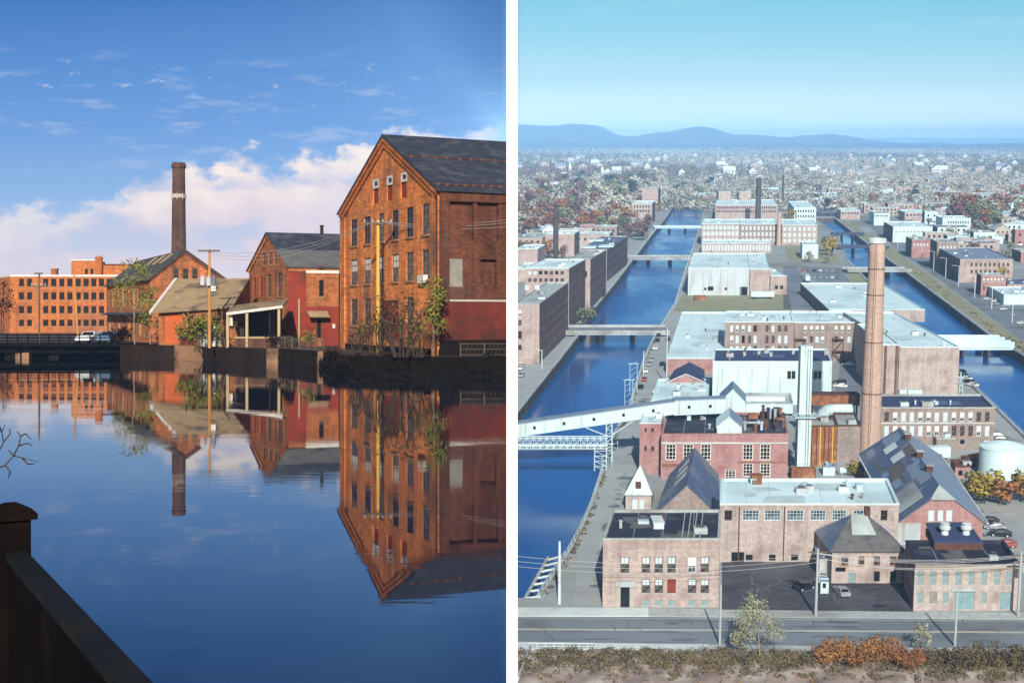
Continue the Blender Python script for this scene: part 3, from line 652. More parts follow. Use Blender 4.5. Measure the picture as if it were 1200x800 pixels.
# --- long low shed with the broad grey roof
A, B, Cc, D = xy(176, 148), xy(272, 144.5), xy(292, 156), xy(206, 157.5)
zA, zB, zC = LP(176, 366, 148).z, LP(272, 359.5, 144.5).z, LP(292, 326, 156).z
w0, w1 = A + V2((.8, .6)), B + V2((-.3, .6))
fpS = [w0, w1, Cc + V2((.2, -.3)), D + V2((.5, -.3))]
oS = [(*o[:4], 'fill:orange_paint', .06) for o in rowpx(ML, w0, w1, [(193, 220)], 369, 402, 'x')] + rowpx(ML, w0, w1, [(232, 241), (250, 258)], 374, 390, ['sash', 'sashd'])
R, loc, p = shell(ML, 'long_shed', 'long low brick shed under a broad worn grey shingle roof with an orange painted front', 'shed', fpS, GZ - .3, zA + .1, 'old_brick', {0: oS},
                  {0: [(0, zA + .1), ((w1 - w0).length, zB + .1)], 1: [(0, zB + .1), ((fpS[2] - fpS[1]).length, zC - .2)], 2: zC - .2, 3: [(0, zC - .2), ((fpS[0] - fpS[3]).length, zA + .1)]})
m = MB(); NX = 14
m.slab([lp(A, zA), lp(B, zB), lp(Cc, zC), lp(D, zC)], .16, 'grey_shingle'); m.build('roof', R)
m = MB(); m.slab([lp(A + V2((-.15, 0)), zA + .08), lp(A + V2((.2, 0)), zA + .09), lp(D + V2((.2, 0)), zC + .09), lp(D + V2((-.15, 0)), zC + .08)], .3, 'white_paint'); m.build('barge_board', R)
m = MB(); q = lp(A + (Cc - A) * .52 + V2((1.2, 0)), zA + (zC - zA) * .5); m.box(q.x - .32, q.x + .32, q.y - .3, q.y + .3, q.z - .4, q.z + 1.25, 'white_paint'); m.box(q.x - .4, q.x + .4, q.y - .38, q.y + .38, q.z + 1.25, q.z + 1.36, 'concrete'); m.build('chimney', R)
# clutter in the yard in front of it
for x0, x1, y0, y1, nm, lb in ((249, 256.5, 383, 391.5, 'ventilation_unit', 'white ventilation unit with a dark square grille in front of the long shed'), (234, 243, 376, 397, 'white_locker', 'tall white locker against the long shed behind the bush'), (258, 263, 384, 392, 'fuel_drum', 'pale drum standing right of the white ventilation unit')):
    a, b = LP(x0, 400, 141.5), LP(x1, y0, 141.5); w = b.x - a.x; h = b.z - GZ; m = MB()
    if nm == 'fuel_drum': m.lathe([(w / 2, 0), (w / 2, h * .3), (w / 2 + .03, h * .32), (w / 2, h * .34), (w / 2, h * .66), (w / 2 + .03, h * .68), (w / 2, h * .7), (w / 2, h), (w / 2 - .05, h)], 14, 'cream_paint')
    else:
        m.box(0, w, 0, .7, .1, h, 'white_paint'); m.box(-.03, w + .03, -.03, .73, h, h + .06, 'white_paint'); m.box(w * .25, w * .75, -.03, -.003, h - w * .8, h - w * .2, 'glass_dark')
        for fx in (.05, w - .15): m.box(fx, fx + .1, .1, .2, 0, .1, 'dark_wood')
    single(m, nm, lb, nm.replace('_', ' '), ML, (a.x, 141.5, GZ))

# --- gable building with three arched lights below the chimney
g0, g1 = xy(176, 165), xy(262, 165); dv = Vector((-.42, .91)).normalized(); Ln = 38
e4, a4 = LP(176, 326, 165).z, LP(217, 294, 165).z; ax = xy(217, 165)
fp4 = [g0, g1, g1 + dv * Ln, g0 + dv * Ln]
o4 = rowpx(ML, g0, g1, [(203, 209.5), (213.5, 221), (225, 231.5)], 314, 329, 'small')
lw = Ln; n = 9
side4 = even(Ln, 11, e4 - 3.4, e4 - .9, 1.7, ['sash', 'cream', 'sash'], .02) + even(Ln, 8, 2.2, 4.7, 1.9, ['cream', 'sash'], .02)
R, loc, p = shell(ML, 'gabled_brick_shop', 'gabled brick building with three round-headed gable lights in front of the tall chimney', 'workshop', fp4, GZ - .3, e4, 'old_brick', {0: o4, 3: side4},
                  {0: [(0, e4), ((ax - g0).length, a4), ((g1 - g0).length, e4)], 2: [(0, e4), ((g1 - ax).length, a4), ((g1 - g0).length, e4)]}, {3: 'orange_brick'})
for sx, e in ((g0, -1), (g1, 1)):
    m = MB(); out = Vector((e * .5, 0)); zz = e4 + .2 - .5 * (a4 - e4) / abs(ax.x - sx.x)
    m.slab([lp(sx + out - dv * .35, zz), lp(sx + out + dv * (Ln + .3), zz), lp(ax + dv * (Ln + .3), a4 + .2), lp(ax - dv * .35, a4 + .2)], .16, 'slate_warm'); m.build('roof', R)
for k, f in enumerate((.16, .30, .46)):                               # skylights
    m = MB(); q = g0 + (ax - g0) * .55 + dv * (Ln * f); z = e4 + (a4 - e4) * .55 + .26; sl = (a4 - e4) / (ax.x - g0.x)
    P = [lp(q, z), lp(q + dv * 2.2, z), lp(q + dv * 2.2 + V2((1.6, 0)), z + 1.6 * sl), lp(q + V2((1.6, 0)), z + 1.6 * sl)]; m.slab(P, .12, 'cream_paint'); m.build('skylight', R)
m = MB(); 
for a, b, za, zb in ((g0, ax, e4, a4), (ax, g1, a4, e4)):
    P = [lp(a + V2((0, -.12)), za + .05), lp(b + V2((0, -.12)), zb + .05), lp(b + V2((0, -.12)), zb - .4), lp(a + V2((0, -.12)), za - .4)]; m.poly(P[::-1], 'side_brick'); m.poly([P[3], P[3] + Vector((0, .11, 0)), P[2] + Vector((0, .11, 0)), P[2]], 'side_brick')
m.build('rake_cornice', R)
s3 = Vector((dv.y, -dv.x)) * -1
m = MB(); q0_, q1_ = lp(g0 - Vector((.92, .393)) * 0.1, 0), lp(g0 + dv * Ln - Vector((.92, .393)) * .1, 0); u = Vector((-.92, -.393, 0))
m.slab([Vector((q0_.x, q0_.y, 5.35 - p.z)), Vector((q1_.x, q1_.y, 5.35 - p.z)), Vector((q1_.x, q1_.y, 5.05 - p.z)) + u * .9, Vector((q0_.x, q0_.y, 5.05 - p.z)) + u * .9], .1, 'slate'); m.build('pent_roof', R)

# --- tall round chimney
q = LP(209.5, YH, 285); m = MB(); zt = LP(209.5, 191, 285).z
prof = []
for k in range(15):
    f = k / 14; prof.append((1.77 - .45 * f, (zt - 1.3 - GZ) * f))
m.lathe(prof, 28, 'chimney_brick')
R = thing('chimney', 'tall tapering dark brick mill chimney with a pale band near its top', 'chimney', ML, (q.x, 285, GZ)); m.build('shaft', R, True)
m = MB(); h = zt - GZ; m.lathe([(1.32, h - 1.3), (1.55, h - 1.0), (1.55, h - .45), (1.42, h - .4), (1.42, h), (1.0, h), (1.0, h - 1.2)], 28, 'chimney_brick', closed_top=False); m.build('cap', R)
m = MB(); zb = LP(209.5, 229.5, 285).z - GZ; m.lathe([(1.42, zb - .5), (1.53, zb - .47), (1.53, zb + .3), (1.40, zb + .33)], 28, 'pale_band', closed_top=False)
for k in range(8):
    an = k * math.pi / 4; m.box(1.56 * math.cos(an) - .07, 1.56 * math.cos(an) + .07, 1.56 * math.sin(an) - .07, 1.56 * math.sin(an) + .07, zb - .9, zb + .5, 'pale_band')
m.build('band', R)

# --- long four-storey mill far left
D5 = 272
l0, l1 = xy(12, D5), xy(178, D5); e5 = LP(0, 324, D5).z
cols = [(22.3, 28.1), (31.7, 37.5), (50.5, 56.5), (60, 66), (69.5, 75.5), (79, 85), (88.7, 94.7), (98, 104), (107, 113), (116, 122), (125, 131), (134, 140)]
o5 = []
for ya, yb in ((326.5, 335.5), (342.5, 351), (358.5, 367), (374.5, 382)): o5 += rowpx(ML, l0, l1, cols, ya, yb, 'sashd')
b5 = Vector((-28, 42)); sideL = (b5).length
fp5 = [l0, l1, l1 + b5, l0 + b5]
o5s = []
for z in (2.3, 5.0, 7.8, 10.2): o5s += even(sideL, 7, z - .6, z + .9, 1.6, 'sashd')
R, loc, p = shell(ML, 'long_mill', 'long four-storey orange brick mill with a pale roof edge at the far left', 'mill', fp5, -1, e5, 'orange_brick', {0: o5, 3: o5s}, depth=.25)
flat_roof(R, loc, e5 - p.z, 'grey_shingle', 'white_paint', .5, .35, fit=False)
d5 = Vector((1, 0)); 
for z in (LP(0, 340, D5).z, LP(0, 356, D5).z): m = MB(); m.box(.0, l1.x - l0.x, -.12, -.003, z - p.z - .15, z - p.z + .15, 'orange_brick'); m.build('string_course', R)
m = MB(); a = lp(xy(64, D5 + 3), e5); m.box(a.x - .6, a.x + .6, a.y - .5, a.y + .5, a.z - .2, a.z + 1.5, 'old_brick'); m.box(a.x - .72, a.x + .72, a.y - .62, a.y + .62, a.z + 1.5, a.z + 1.75, 'old_brick'); m.build('chimney', R)
t0, t1 = xy(83.5, D5 + 10), xy(118, D5 + 10); zt5 = LP(0, 305.5, D5 + 10).z
mm = MB(); P0, P1 = lp(t0, e5), lp(t1, e5); ot = [(o[0], o[1], o[2] - p.z, o[3] - p.z, 'fill:glass_dark') for o in rowpx(ML, t0, t1, [(99.5, 103), (106, 109.5)], 315, 321, 'x')]
wall(mm, P0, P1, e5 - p.z - .3, zt5 - p.z, ot, 'orange_brick'); wall(mm, P1, P1 + V2((-1.5, 8)).to_3d(), e5 - p.z - .3, zt5 - p.z, [], 'orange_brick'); wall(mm, P1 + V2((-1.5, 8)).to_3d(), P0 + V2((-1.5, 8)).to_3d(), e5 - p.z - .3, zt5 - p.z, [], 'orange_brick'); wall(mm, P0 + V2((-1.5, 8)).to_3d(), P0, e5 - p.z - .3, zt5 - p.z, [], 'orange_brick')
mm.poly([(P0.x, P0.y, zt5 - p.z), (P1.x, P1.y, zt5 - p.z), (P1.x - 1.5, P1.y + 8, zt5 - p.z), (P0.x - 1.5, P0.y + 8, zt5 - p.z)], 'slate'); mm.box(P0.x - .15, P1.x + .15, P0.y - .15, P0.y + .3, zt5 - p.z + .01, zt5 - p.z + .25, 'white_paint')
mm.build('stair_tower', R)
m = MB(); a = lp(xy(116, D5 + 9), e5); m.lathe([(.75, -.3), (.75, zt5 - e5 + .2), (.9, zt5 - e5 + .3), (.8, zt5 - e5 + .7), (.3, zt5 - e5 + 1.0)], 14, 'orange_brick', (a.x, a.y)); o = m.build('turret', R); o.location.z = a.z
u0, u1 = xy(121, D5 + 6), xy(170, D5 + 6); zu = LP(0, 311, D5 + 6).z; mm = MB(); P0, P1 = lp(u0, 0), lp(u1, 0); mm.hexa([P0[:2], P1[:2], (P1.x - 3, P1.y + 14), (P0.x - 3, P0.y + 14)], e5 - p.z - .3, zu - p.z, 'orange_brick', 'slate'); mm.box(P0.x - .1, P1.x, P0.y - .15, P0.y + .3, zu - p.z + .01, zu - p.z + .3, 'side_brick'); mm.build('upper_storey', R)

# --- dark low bridge across the left
R = thing('canal_bridge', 'low dark iron bridge with a railing across the left end of the canal', 'bridge', ML, (-62, 150, 0)); 
x0, x1 = -62, xy(154, 151).x
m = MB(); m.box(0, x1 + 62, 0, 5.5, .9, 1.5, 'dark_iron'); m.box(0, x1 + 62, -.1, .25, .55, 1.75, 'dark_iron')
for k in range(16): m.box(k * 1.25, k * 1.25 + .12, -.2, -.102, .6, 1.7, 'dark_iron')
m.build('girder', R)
m = MB()
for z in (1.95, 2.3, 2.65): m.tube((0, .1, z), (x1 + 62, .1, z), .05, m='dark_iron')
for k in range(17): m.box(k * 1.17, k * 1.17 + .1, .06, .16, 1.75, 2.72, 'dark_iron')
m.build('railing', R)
for x in (-1.0, 4.3, 9.4): m = MB(); m.box(x, x + 1.1, .4, 4.8, -.4, .9, 'shaded_stone'); m.build('pier', R)
m = MB(); a = xy(18, 149.6).x + 62; m.box(a, a + .55, -.5, .3, -.3, .55, 'quay_stone'); m.box(a + .8, a + 1.6, -.6, .3, -.3, .62, 'quay_stone'); m.build('abutment', R)
m = MB(); m.box(-22, x1 + 62.5, 5.6, 7, -.4, 1.6, 'shaded_stone'); m.build('abutment', R)
single((lambda mm: (mm.hexa([(0, 0), (10.2, 0), (10.5, 3), (0, 3)], -.5, GZ + .1, 'shaded_stone'), mm)[1])(MB()), 'quay_wall', 'dark quay wall between the bridge and the spring-green sapling', 'quay wall', ML, (xy(150, 148.4).x, 148.2, 0))

# --- fence along the yard edge
def fence(a, b, h, lb, step=2.2, mt='grey_wood'):
    a, b = Vector(a), Vector(b); L = (b - a).length; d = (b - a) / L; n = max(2, int(L / step)); R = thing('fence', lb, 'fence', ML, (a.x, a.y, GZ))
    m = MB()
    for k in range(n + 1):
        q = d * (L * k / n); m.tube((q.x, q.y, 0), (q.x, q.y, h), .045, m=mt)
    m.build('post', R); m = MB(); q = d * L
    for z in (h - .05, h * .55, .15): m.tube((0, 0, z), (q.x, q.y, z), .025, m=mt)
    for k in range(int(L / .35)):
        q = d * (k * .35); m.tube((q.x, q.y, .1), (q.x + d.x * .3, q.y + d.y * .3, h - .05), .008, n=4, m=mt, cap=False)
    m.build('wire_mesh', R)
fence((-17.4, 122.3), (-23.8, 134.2), 1.25, 'thin wire fence on the quay in front of the red annex')
fence((-4.2, 107.9), (-.3, 107.9), 1.1, 'low wire fence on the bank below the red painted wall')
fence((-25.2, 134.5), (-34, 144), 1.0, 'low wire fence on the quay in front of the long shed')

# --- parapet post and sloping coping of the near canal wall (foreground)
dz = 2.05
def onplane(x, y, dz): t = dz / ((y - YH) / F); return Vector(((x - CX) / F * t, t))
r0_, r1_ = onplane(180, 800, dz), onplane(31, 645, dz); d = (r1_ - r0_).normalized(); nr = Vector((-d.y, d.x)); wtop = .17
n0 = r0_ - d * 4.5; zt = CE - dz
R = thing('parapet', 'dark iron parapet with a greyish coping and capped end post in the near corner', 'parapet', ML, (r1_.x, r1_.y, 0)); p = Vector((r1_.x, r1_.y, 0))
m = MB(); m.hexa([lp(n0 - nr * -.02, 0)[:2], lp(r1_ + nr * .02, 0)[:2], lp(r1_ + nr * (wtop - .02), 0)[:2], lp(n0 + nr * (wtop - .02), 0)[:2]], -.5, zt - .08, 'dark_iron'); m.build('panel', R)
m = MB(); m.hexa([lp(n0, 0)[:2], lp(r1_, 0)[:2], lp(r1_ + nr * wtop, 0)[:2], lp(n0 + nr * wtop, 0)[:2]], zt - .079, zt, 'iron_top'); m.build('coping', R)
pc = r1_ + d * .16 + nr * .11; hw = .15
ptop = LP(10, 603, pc.y).z; cap0 = LP(10, 604, pc.y).z
def sq(w): return [lp(pc + d * -w + nr * -w, 0)[:2], lp(pc + d * w + nr * -w, 0)[:2], lp(pc + d * w + nr * w, 0)[:2], lp(pc + d * -w + nr * w, 0)[:2]]
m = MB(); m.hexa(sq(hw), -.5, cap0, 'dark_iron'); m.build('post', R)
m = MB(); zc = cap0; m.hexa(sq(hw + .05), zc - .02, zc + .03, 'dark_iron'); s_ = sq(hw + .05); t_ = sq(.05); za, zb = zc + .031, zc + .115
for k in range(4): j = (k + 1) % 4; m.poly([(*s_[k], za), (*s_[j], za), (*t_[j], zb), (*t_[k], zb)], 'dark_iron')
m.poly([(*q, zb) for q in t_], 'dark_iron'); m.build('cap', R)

# --- vegetation helpers (both places)
def branchy(mb, base, h, r0, mt, seed, spread=.35, lean=(0, 0), levels=2, tips=None):
    r = random.Random(seed); pts = [Vector(base)]; n = 6
    for k in range(1, n + 1): pts.append(Vector(base) + Vector((lean[0] * h * (k / n) ** 1.5 + r.uniform(-.02, .02) * h, lean[1] * h * (k / n) + r.uniform(-.02, .02) * h, h * k / n)))
    for k in range(n): mb.tube(pts[k], pts[k + 1], r0 * (1 - .85 * k / n), r0 * (1 - .85 * (k + 1) / n), 6, mt, False)
    tips = [] if tips is None else tips
    def grow(q, d, L, rad, lev):
        e = q + d * L; mid = (q + e) / 2 + Vector((r.uniform(-.06, .06), r.uniform(-.06, .06), r.uniform(0, .1))) * L
        mb.tube(q, mid, rad, rad * .7, 5, mt, False); mb.tube(mid, e, rad * .7, rad * .35, 5, mt, False); tips.append(e)
        if lev > 0:
            for _ in range(3): grow(mid + (e - mid) * r.uniform(0, 1), (d + Vector((r.uniform(-1, 1), r.uniform(-1, 1), r.uniform(-.3, .8))) * .7).normalized(), L * r.uniform(.4, .65), rad * .45, lev - 1)
    for k in range(2, n + 1):
        for _ in range(3):
            an = r.uniform(0, 6.28); grow(pts[k], Vector((math.cos(an), math.sin(an), r.uniform(.4, 1.3))).normalized(), h * spread * r.uniform(.5, 1) * (1.2 - .6 * k / n), r0 * .35 * (1.2 - k / n), levels - 1)
    return tips
def tree(name, lb, cat, K, p, h, mt_trunk, mt_leaf, nleaf, leaf, seed, spread=.3, r0=None, clump=.12, group=None, rz=0, lean=(0, 0), levels=2, sel=1.0):
    R = thing(name, lb, cat, K, p, rz, group); m = MB(); tips = branchy(m, (0, 0, 0), h * .88, r0 or h * .022, mt_trunk, seed, spread, lean, levels)
    m.build('trunk', R)
    if nleaf:
        r = random.Random(seed); c = [(t.x, t.y, t.z, h * clump * r.uniform(.5, 1.2)) for t in tips if r.random() < sel]
        m = MB(); m.leaves(c, nleaf, leaf, mt_leaf, seed); m.build('crown', R)
    return R
def shrub(name, lb, cat, K, p, w, h, mt_leaf, n, leaf, seed, group=None, stems=7, mt_stem='twig'):
    R = thing(name, lb, cat, K, p, 0, group); r = random.Random(seed); m = MB(); c = []
    for k in range(stems):
        an = r.uniform(0, 6.28); q = Vector((math.cos(an) * w * .12, math.sin(an) * w * .12, 0)); e = Vector((math.cos(an) * w * r.uniform(.1, .48), math.sin(an) * w * r.uniform(.1, .48), h * r.uniform(.5, .95)))
        mid = q.lerp(e, .5) + Vector((r.uniform(-.1, .1) * w, r.uniform(-.1, .1) * w, .08 * h)); m.tube(q, mid, .012 * h + .01, .009 * h, 5, mt_stem, False); m.tube(mid, e, .009 * h, .004 * h, 5, mt_stem, False)
        for _ in range(5):
            b = mid.lerp(e, r.random()); t = b + Vector((r.uniform(-1, 1), r.uniform(-1, 1), r.uniform(.1, 1))) * w * .2; m.tube(b, t, .006 * h, .002 * h, 4, mt_stem, False); c.append((*t, w * .14))
        c += [(*mid, w * .17), (*e, w * .15)]
    m.build('stem', R)
    if n: m = MB(); m.leaves(c, n, leaf, mt_leaf, seed); m.build('foliage', R)
    return R
def onbank(x, Y, z=None): q = xy(x, Y); return (q.x, Y, GZ - .02 if z is None else z)
tree('sapling', 'tall spring-green birch sapling on the quay left of the long shed', 'tree', ML, onbank(158, 150.5), 9.4, 'bark_pale', 'leaf_spring', 1300, .095, 3, .36, .07, .1, lean=(-.02, 0))
tree('sapling', 'small yellow-green birch sapling against the gabled brick building, right of the taller one', 'tree', ML, onbank(176, 153), 6.2, 'bark_pale', 'leaf_spring', 800, .12, 9, .28, .06, .1)
shrub('bush', 'green leafy bush on the quay at the foot of the transformer pole', 'bush', ML, onbank(236, 139.5), 3.6, 3.6, 'leaf_spring', 900, .13, 5)
shrub('bush', 'small bright green bush left of the transformer pole bush', 'bush', ML, onbank(218, 146), 2.6, 2.6, 'leaf_spring', 450, .12, 15)
tree('young_tree', 'thin young green tree at the corner of the big mill by the red painted wall', 'tree', ML, onbank(508, 107.6), 6.2, 'bark_pale', 'leaf_spring', 750, .11, 21, .22, .055, .1, sel=.8)
for k, (x, Y, w, h, n, lb) in enumerate(((470, 106.6, 4.6, 5.0, 420, 'big half-bare olive bush in front of the red mill door'), (441, 112, 3.4, 3.7, 260, 'olive bush left of the half-bare one below the yellow pole'), (490, 106, 3.2, 3.0, 180, 'low twiggy bush right of the half-bare one'), (418, 117, 3.0, 2.6, 170, 'low olive bush under the left windows of the big mill'))):
    shrub('bush', lb, 'bush', ML, onbank(x, Y), w, h, 'leaf_olive', n, .10, 30 + k, stems=16)
shrub('bush', 'bright green weed bush on the quay edge below the red annex', 'bush', ML, onbank(362, 126.5), 1.5, 1.9, 'leaf_spring', 300, .09, 41, stems=9)
shrub('bush', 'brown weed bush on the quay wall under the loading shed', 'bush', ML, onbank(322, 134, .9), 2.4, 2.2, 'brush_dark', 420, .09, 42, stems=12)
shrub('bush', 'brown dry bush behind the quay corner left of the annex weeds', 'bush', ML, onbank(340, 133), 1.6, 1.2, 'leaf_olive', 200, .08, 43, stems=9)
shrub('bush', 'dark rounded bush beside the white pickup', 'bush', ML, onbank(140, 153), 2.6, 1.8, 'brush_dark', 500, .12, 44, stems=9)
m = MB(); r = random.Random(4); cs = []                               # dead brush covering the bank
for k in range(150):
    t = r.random(); a, b = lerp_poly(toe, t), lerp_poly(bank, t); f = r.uniform(.15, 1.05); q = a + (b - a) * f
    cs.append((min(q.x, -.9), q.y, -.2 + 1.45 * f, r.uniform(.3, .6)))
m.leaves(cs, 9500, .11, 'brush_dark', 8, .7)
for k in range(500):
    c = r.choice(cs); q = Vector(c[:3]); m.tube(q, q + Vector((r.uniform(-.5, .5), r.uniform(-.4, .2), r.uniform(.3, 1.1))), .018, .005, 4, 'brush_dark', False)
structure(m, 'undergrowth', ML, 'stuff')
tree('dark_tree', 'dark bare tree at the left edge beside the long mill', 'tree', ML, onbank(2, 215), 8.5, 'twig', 'brush_dark', 420, .16, 51, .35, .12, .13)
# bare overhanging tree just outside the left edge, one branch reaching into view
R = thing('bare_tree', 'bare grey tree whose thin branch hangs over the water at the left edge', 'tree', ML, (LP(-150, YH, 14).x, 14, -.3)); p = R.matrix_world.translation; m = MB()
bx = LP(-150, YH, 14).x
m.tube((0, 0, 0), (.05, 0, 3), .22, .16, 9, 'twig', False); m.tube((.05, 0, 3), (-1.5, .1, 4.4), .16, .09, 8, 'twig', False); m.tube((-1.5, .1, 4.4), (-2.6, .2, 4.9), .09, .03, 7, 'twig', False); m.build('trunk', R)
m = MB(); r = random.Random(12)
def tp(x, y, Y=14.0): q = LP(x, y, Y); return Vector((q.x - bx, Y - 14, q.z + .3))
m.tube((.05, 0, 3.0), tp(-70, 560), .06, .035, 6, 'twig', False); m.tube(tp(-70, 560), tp(-14, 552), .025, .010, 6, 'twig', False)
for pts in ([(-14, 552), (6, 545), (16, 534), (26, 536), (45, 541)], [(16, 534), (22, 522), (24, 511), (20, 505)], [(22, 522), (32, 519), (38, 522)], [(24, 511), (30, 508), (36, 514)], [(-14, 552), (-2, 530), (4, 518), (2, 506), (6, 497)], [(4, 518), (12, 508), (11, 502)], [(6, 545), (12, 552), (10, 560)], [(26, 536), (33, 544), (40, 543)], [(2, 506), (-4, 492), (0, 484)], [(16, 534), (10, 527)]):
    P = [tp(*q, 14 + r.uniform(-.15, .15)) for q in pts]; n = len(P)
    for k in range(n - 1): m.tube(P[k], P[k + 1], .009 * (1 - .7 * k / n), .009 * (1 - .7 * (k + 1) / n), 5, 'twig', False)
m.build('branch', R)
m = MB(); m.lathe([(3.2, -.6), (2.6, -.1), (1.6, .12), (.6, .2)], 18, 'bank_soil'); o = structure(m, 'islet', ML); o.matrix_world = ML @ Matrix.Translation((bx - 2.6, 14, 0))

# --- utility poles, transformers and wires
def pole(lb, x, ytop, Y, zb=GZ, r=.16, mt='pole_wood', arm=None, extra=None, lean=0):
    top = LP(x + lean, ytop, Y); q = LP(x, YH, Y); R = thing('utility_pole', lb, 'utility pole', ML, (q.x, Y, zb)); m = MB(); m.tube((0, 0, 0), (top.x - q.x, 0, top.z - zb), r, r * .72, 10, mt); m.build('shaft', R)
    if arm:
        for z, w in arm:
            m = MB(); zz = top.z - zb - z; ox = (top.x - q.x); m.box(ox - w, ox + w, -.3, -.18, zz - .09, zz + .09, 'grey_wood'); ca = m.build('crossarm', R)
            for xx in (-.9, -.35, .35, .9):
                m = MB(); m.lathe([(.05, 0), (.08, .08), (.05, .14), (.07, .2), (.02, .26)], 8, 'insulator', (ox + xx * w, -.24)); i = m.build('insulator', ca); i.location.z = zz + .09
    return R, q, top
R, q, t = pole('tall orange wooden pole carrying two grey transformers before the long shed', 245.5, 292, 138, arm=((.18, 1.15),))
for x, z0, z1, mt in ((-.62, 6.55, 7.4, 'insulator'), (.55, 6.45, 7.4, 'transformer_grey'), (.02, 6.5, 7.3, 'insulator')):
    m = MB(); rr = .26; m.lathe([(.02, z0), (rr, z0), (rr, z1), (rr * .8, z1 + .06), (.06, z1 + .08), (.06, z1 + .25)], 14, mt, (x, -.42)); m.build('transformer', R)
m = MB(); m.tube((0, -.1, 6.0), (.5, -.5, 6.25), .04, m='insulator'); m.lathe([(.05, 6.1), (.16, 6.15), (.12, 6.3)], 10, 'lamp_head', (.55, -.5)); m.build('lamp', R)
pole('yellow sunlit wooden pole in front of the big mill gable', 443, 258, 119, r=.19, mt='pole_yellow', arm=((.30, 1.3),))
pole('dark wooden pole with a spray of white insulators in front of the long mill', 46, 319.5, 158, 1.2, .14, 'grey_wood', arm=((.1, .5), (1.6, .9)))
pole('leaning pale wooden pole left of the white pickup', 92, 321, 157, 1.2, .13, lean=-5, arm=None)
def wire(lb, a, b, sag, K, r=.02, mt='wire_pale', group=None):
    a, b = Vector(a), Vector(b); pts = []
    for k in range(15):
        f = k / 14; q = a.lerp(b, f); q.z -= sag * 4 * f * (1 - f); pts.append(q - a)
    m = MB(); m.path(pts, r, 4, mt); return single(m, 'overhead_wire', lb, 'wire', K, a, group=group)
for k, (y0, y1, x1) in enumerate(((259, 257, 598), (260.5, 260.5, 598), (262, 265, 598))):
    wire('thin pale wire running from the yellow pole across the side of the big mill', LP(443 + k * 3, y0, 119), Vector((-.12, 109 - k, LP(598, y1, 109 - k).z)), .35, ML, .022, group='wires right of the yellow pole')
    wire('thin pale wire sagging from the yellow pole over the workshop roof to the transformer pole', LP(440 - k * 3, y0, 119), LP(249 - k * 2, 296 + k * 2, 138), 1.0 + .25 * k, ML, .022, group='wires left of the yellow pole')
# ================================================================== TOWN SIDE (right place), ground z = 0
KV = .165                                   # streets run this many metres right per metre away
XW = .065 + .02                            # the town starts at the white divider
WL = -3.2                                   # canal water level
def g2(x, y, h=0.0): q = G(x, y, h); return Vector((q.x, q.y))
# --- canals and ground
c1L = [g2(*q) for q in ((607, 484), (658, 420), (678, 394), (693.5, 366), (713.5, 342), (726, 326), (741, 306), (770, 268), (779, 258), (790, 241))]
c1R = [g2(*q) for q in ((628, 700), (663, 648), (677, 622), (691, 590), (702, 557), (711, 522), (735, 480), (754, 420), (765, 396), (790, 357), (802, 318), (812, 290), (819, 266), (824, 249), (827, 241))]
c2L = [g2(*q) for q in ((1215, 524), (1164, 474), (1123, 436), (993, 305), (982, 275), (955, 256))]
c2R = [g2(*q) for q in ((1300, 492), (1200, 418), (1156, 391), (1062, 320), (1030, 297), (977, 255))]
def xat(pl, Y):
    pl = sorted(pl, key=lambda q: q.y)
    if Y <= pl[0].y: a, b = pl[0], pl[1]
    elif Y >= pl[-1].y: a, b = pl[-2], pl[-1]
    else:
        for a, b in zip(pl, pl[1:]):
            if a.y <= Y <= b.y: break
    return a.x + (b.x - a.x) * (Y - a.y) / (b.y - a.y)
Y1a, Y1b = c1R[0].y, c1R[-1].y
Y2a, Y2b = 150.0, c2L[-1].y
FAR = 30000.0; XFAR = 16000.0
ys = sorted({60.0, Y1a, Y1b, Y2a, Y2b, *(q.y for q in c1L + c1R + c2L + c2R if 60 < q.y)} | {150.0 + 40 * k for k in range(14)})
ys = [y for y in ys if y <= max(Y1b, Y2b)]
def l1(Y): return max(XW, xat(c1L, Y))
def r1(Y): return max(XW + .2, xat(c1R, Y))
m = MB(); w1 = MB(); w2 = MB(); qw = {k: MB() for k in ('a', 'b', 'c', 'd')}
for a, b in zip(ys, ys[1:]):
    in1 = a >= Y1a - 1e-3 and b <= Y1b + 1e-3; in2 = a >= Y2a - 1e-3 and b <= Y2b + 1e-3
    xs = [(XW, XW)]
    if in1: xs += [(l1(a), l1(b)), (r1(a), r1(b))]
    if in2: xs += [(xat(c2L, a), xat(c2L, b)), (xat(c2R, a), xat(c2R, b))]
    xs += [(1500.0, 1500.0)]
    for k in range(0, len(xs), 2):
        (p0, p1), (q0, q1) = xs[k], xs[k + 1]
        if max(q0 - p0, q1 - p1) > .01: m.poly([(p0, a, 0), (q0, a, 0), (q1, b, 0), (p1, b, 0)], 'town_ground')
    if in1:
        w1.poly([(l1(a), a, WL), (r1(a), a, WL), (r1(b), b, WL), (l1(b), b, WL)], 'town_water')
        qw['a'].poly([(l1(b), b, WL - 1), (l1(a), a, WL - 1), (l1(a), a, 0), (l1(b), b, 0)], 'quay_wall'); qw['b'].poly([(r1(a), a, WL - 1), (r1(b), b, WL - 1), (r1(b), b, 0), (r1(a), a, 0)], 'quay_wall')
    if in2:
        A, B, Cq, D = xat(c2L, a), xat(c2R, a), xat(c2R, b), xat(c2L, b)
        w2.poly([(A, a, WL), (B, a, WL), (Cq, b, WL), (D, b, WL)], 'town_water')
        qw['c'].poly([(D, b, WL - 1), (A, a, WL - 1), (A, a, 0), (D, b, 0)], 'quay_wall'); qw['d'].poly([(B, a, WL - 1), (Cq, b, WL - 1), (Cq, b, 0), (B, a, 0)], 'quay_wall')
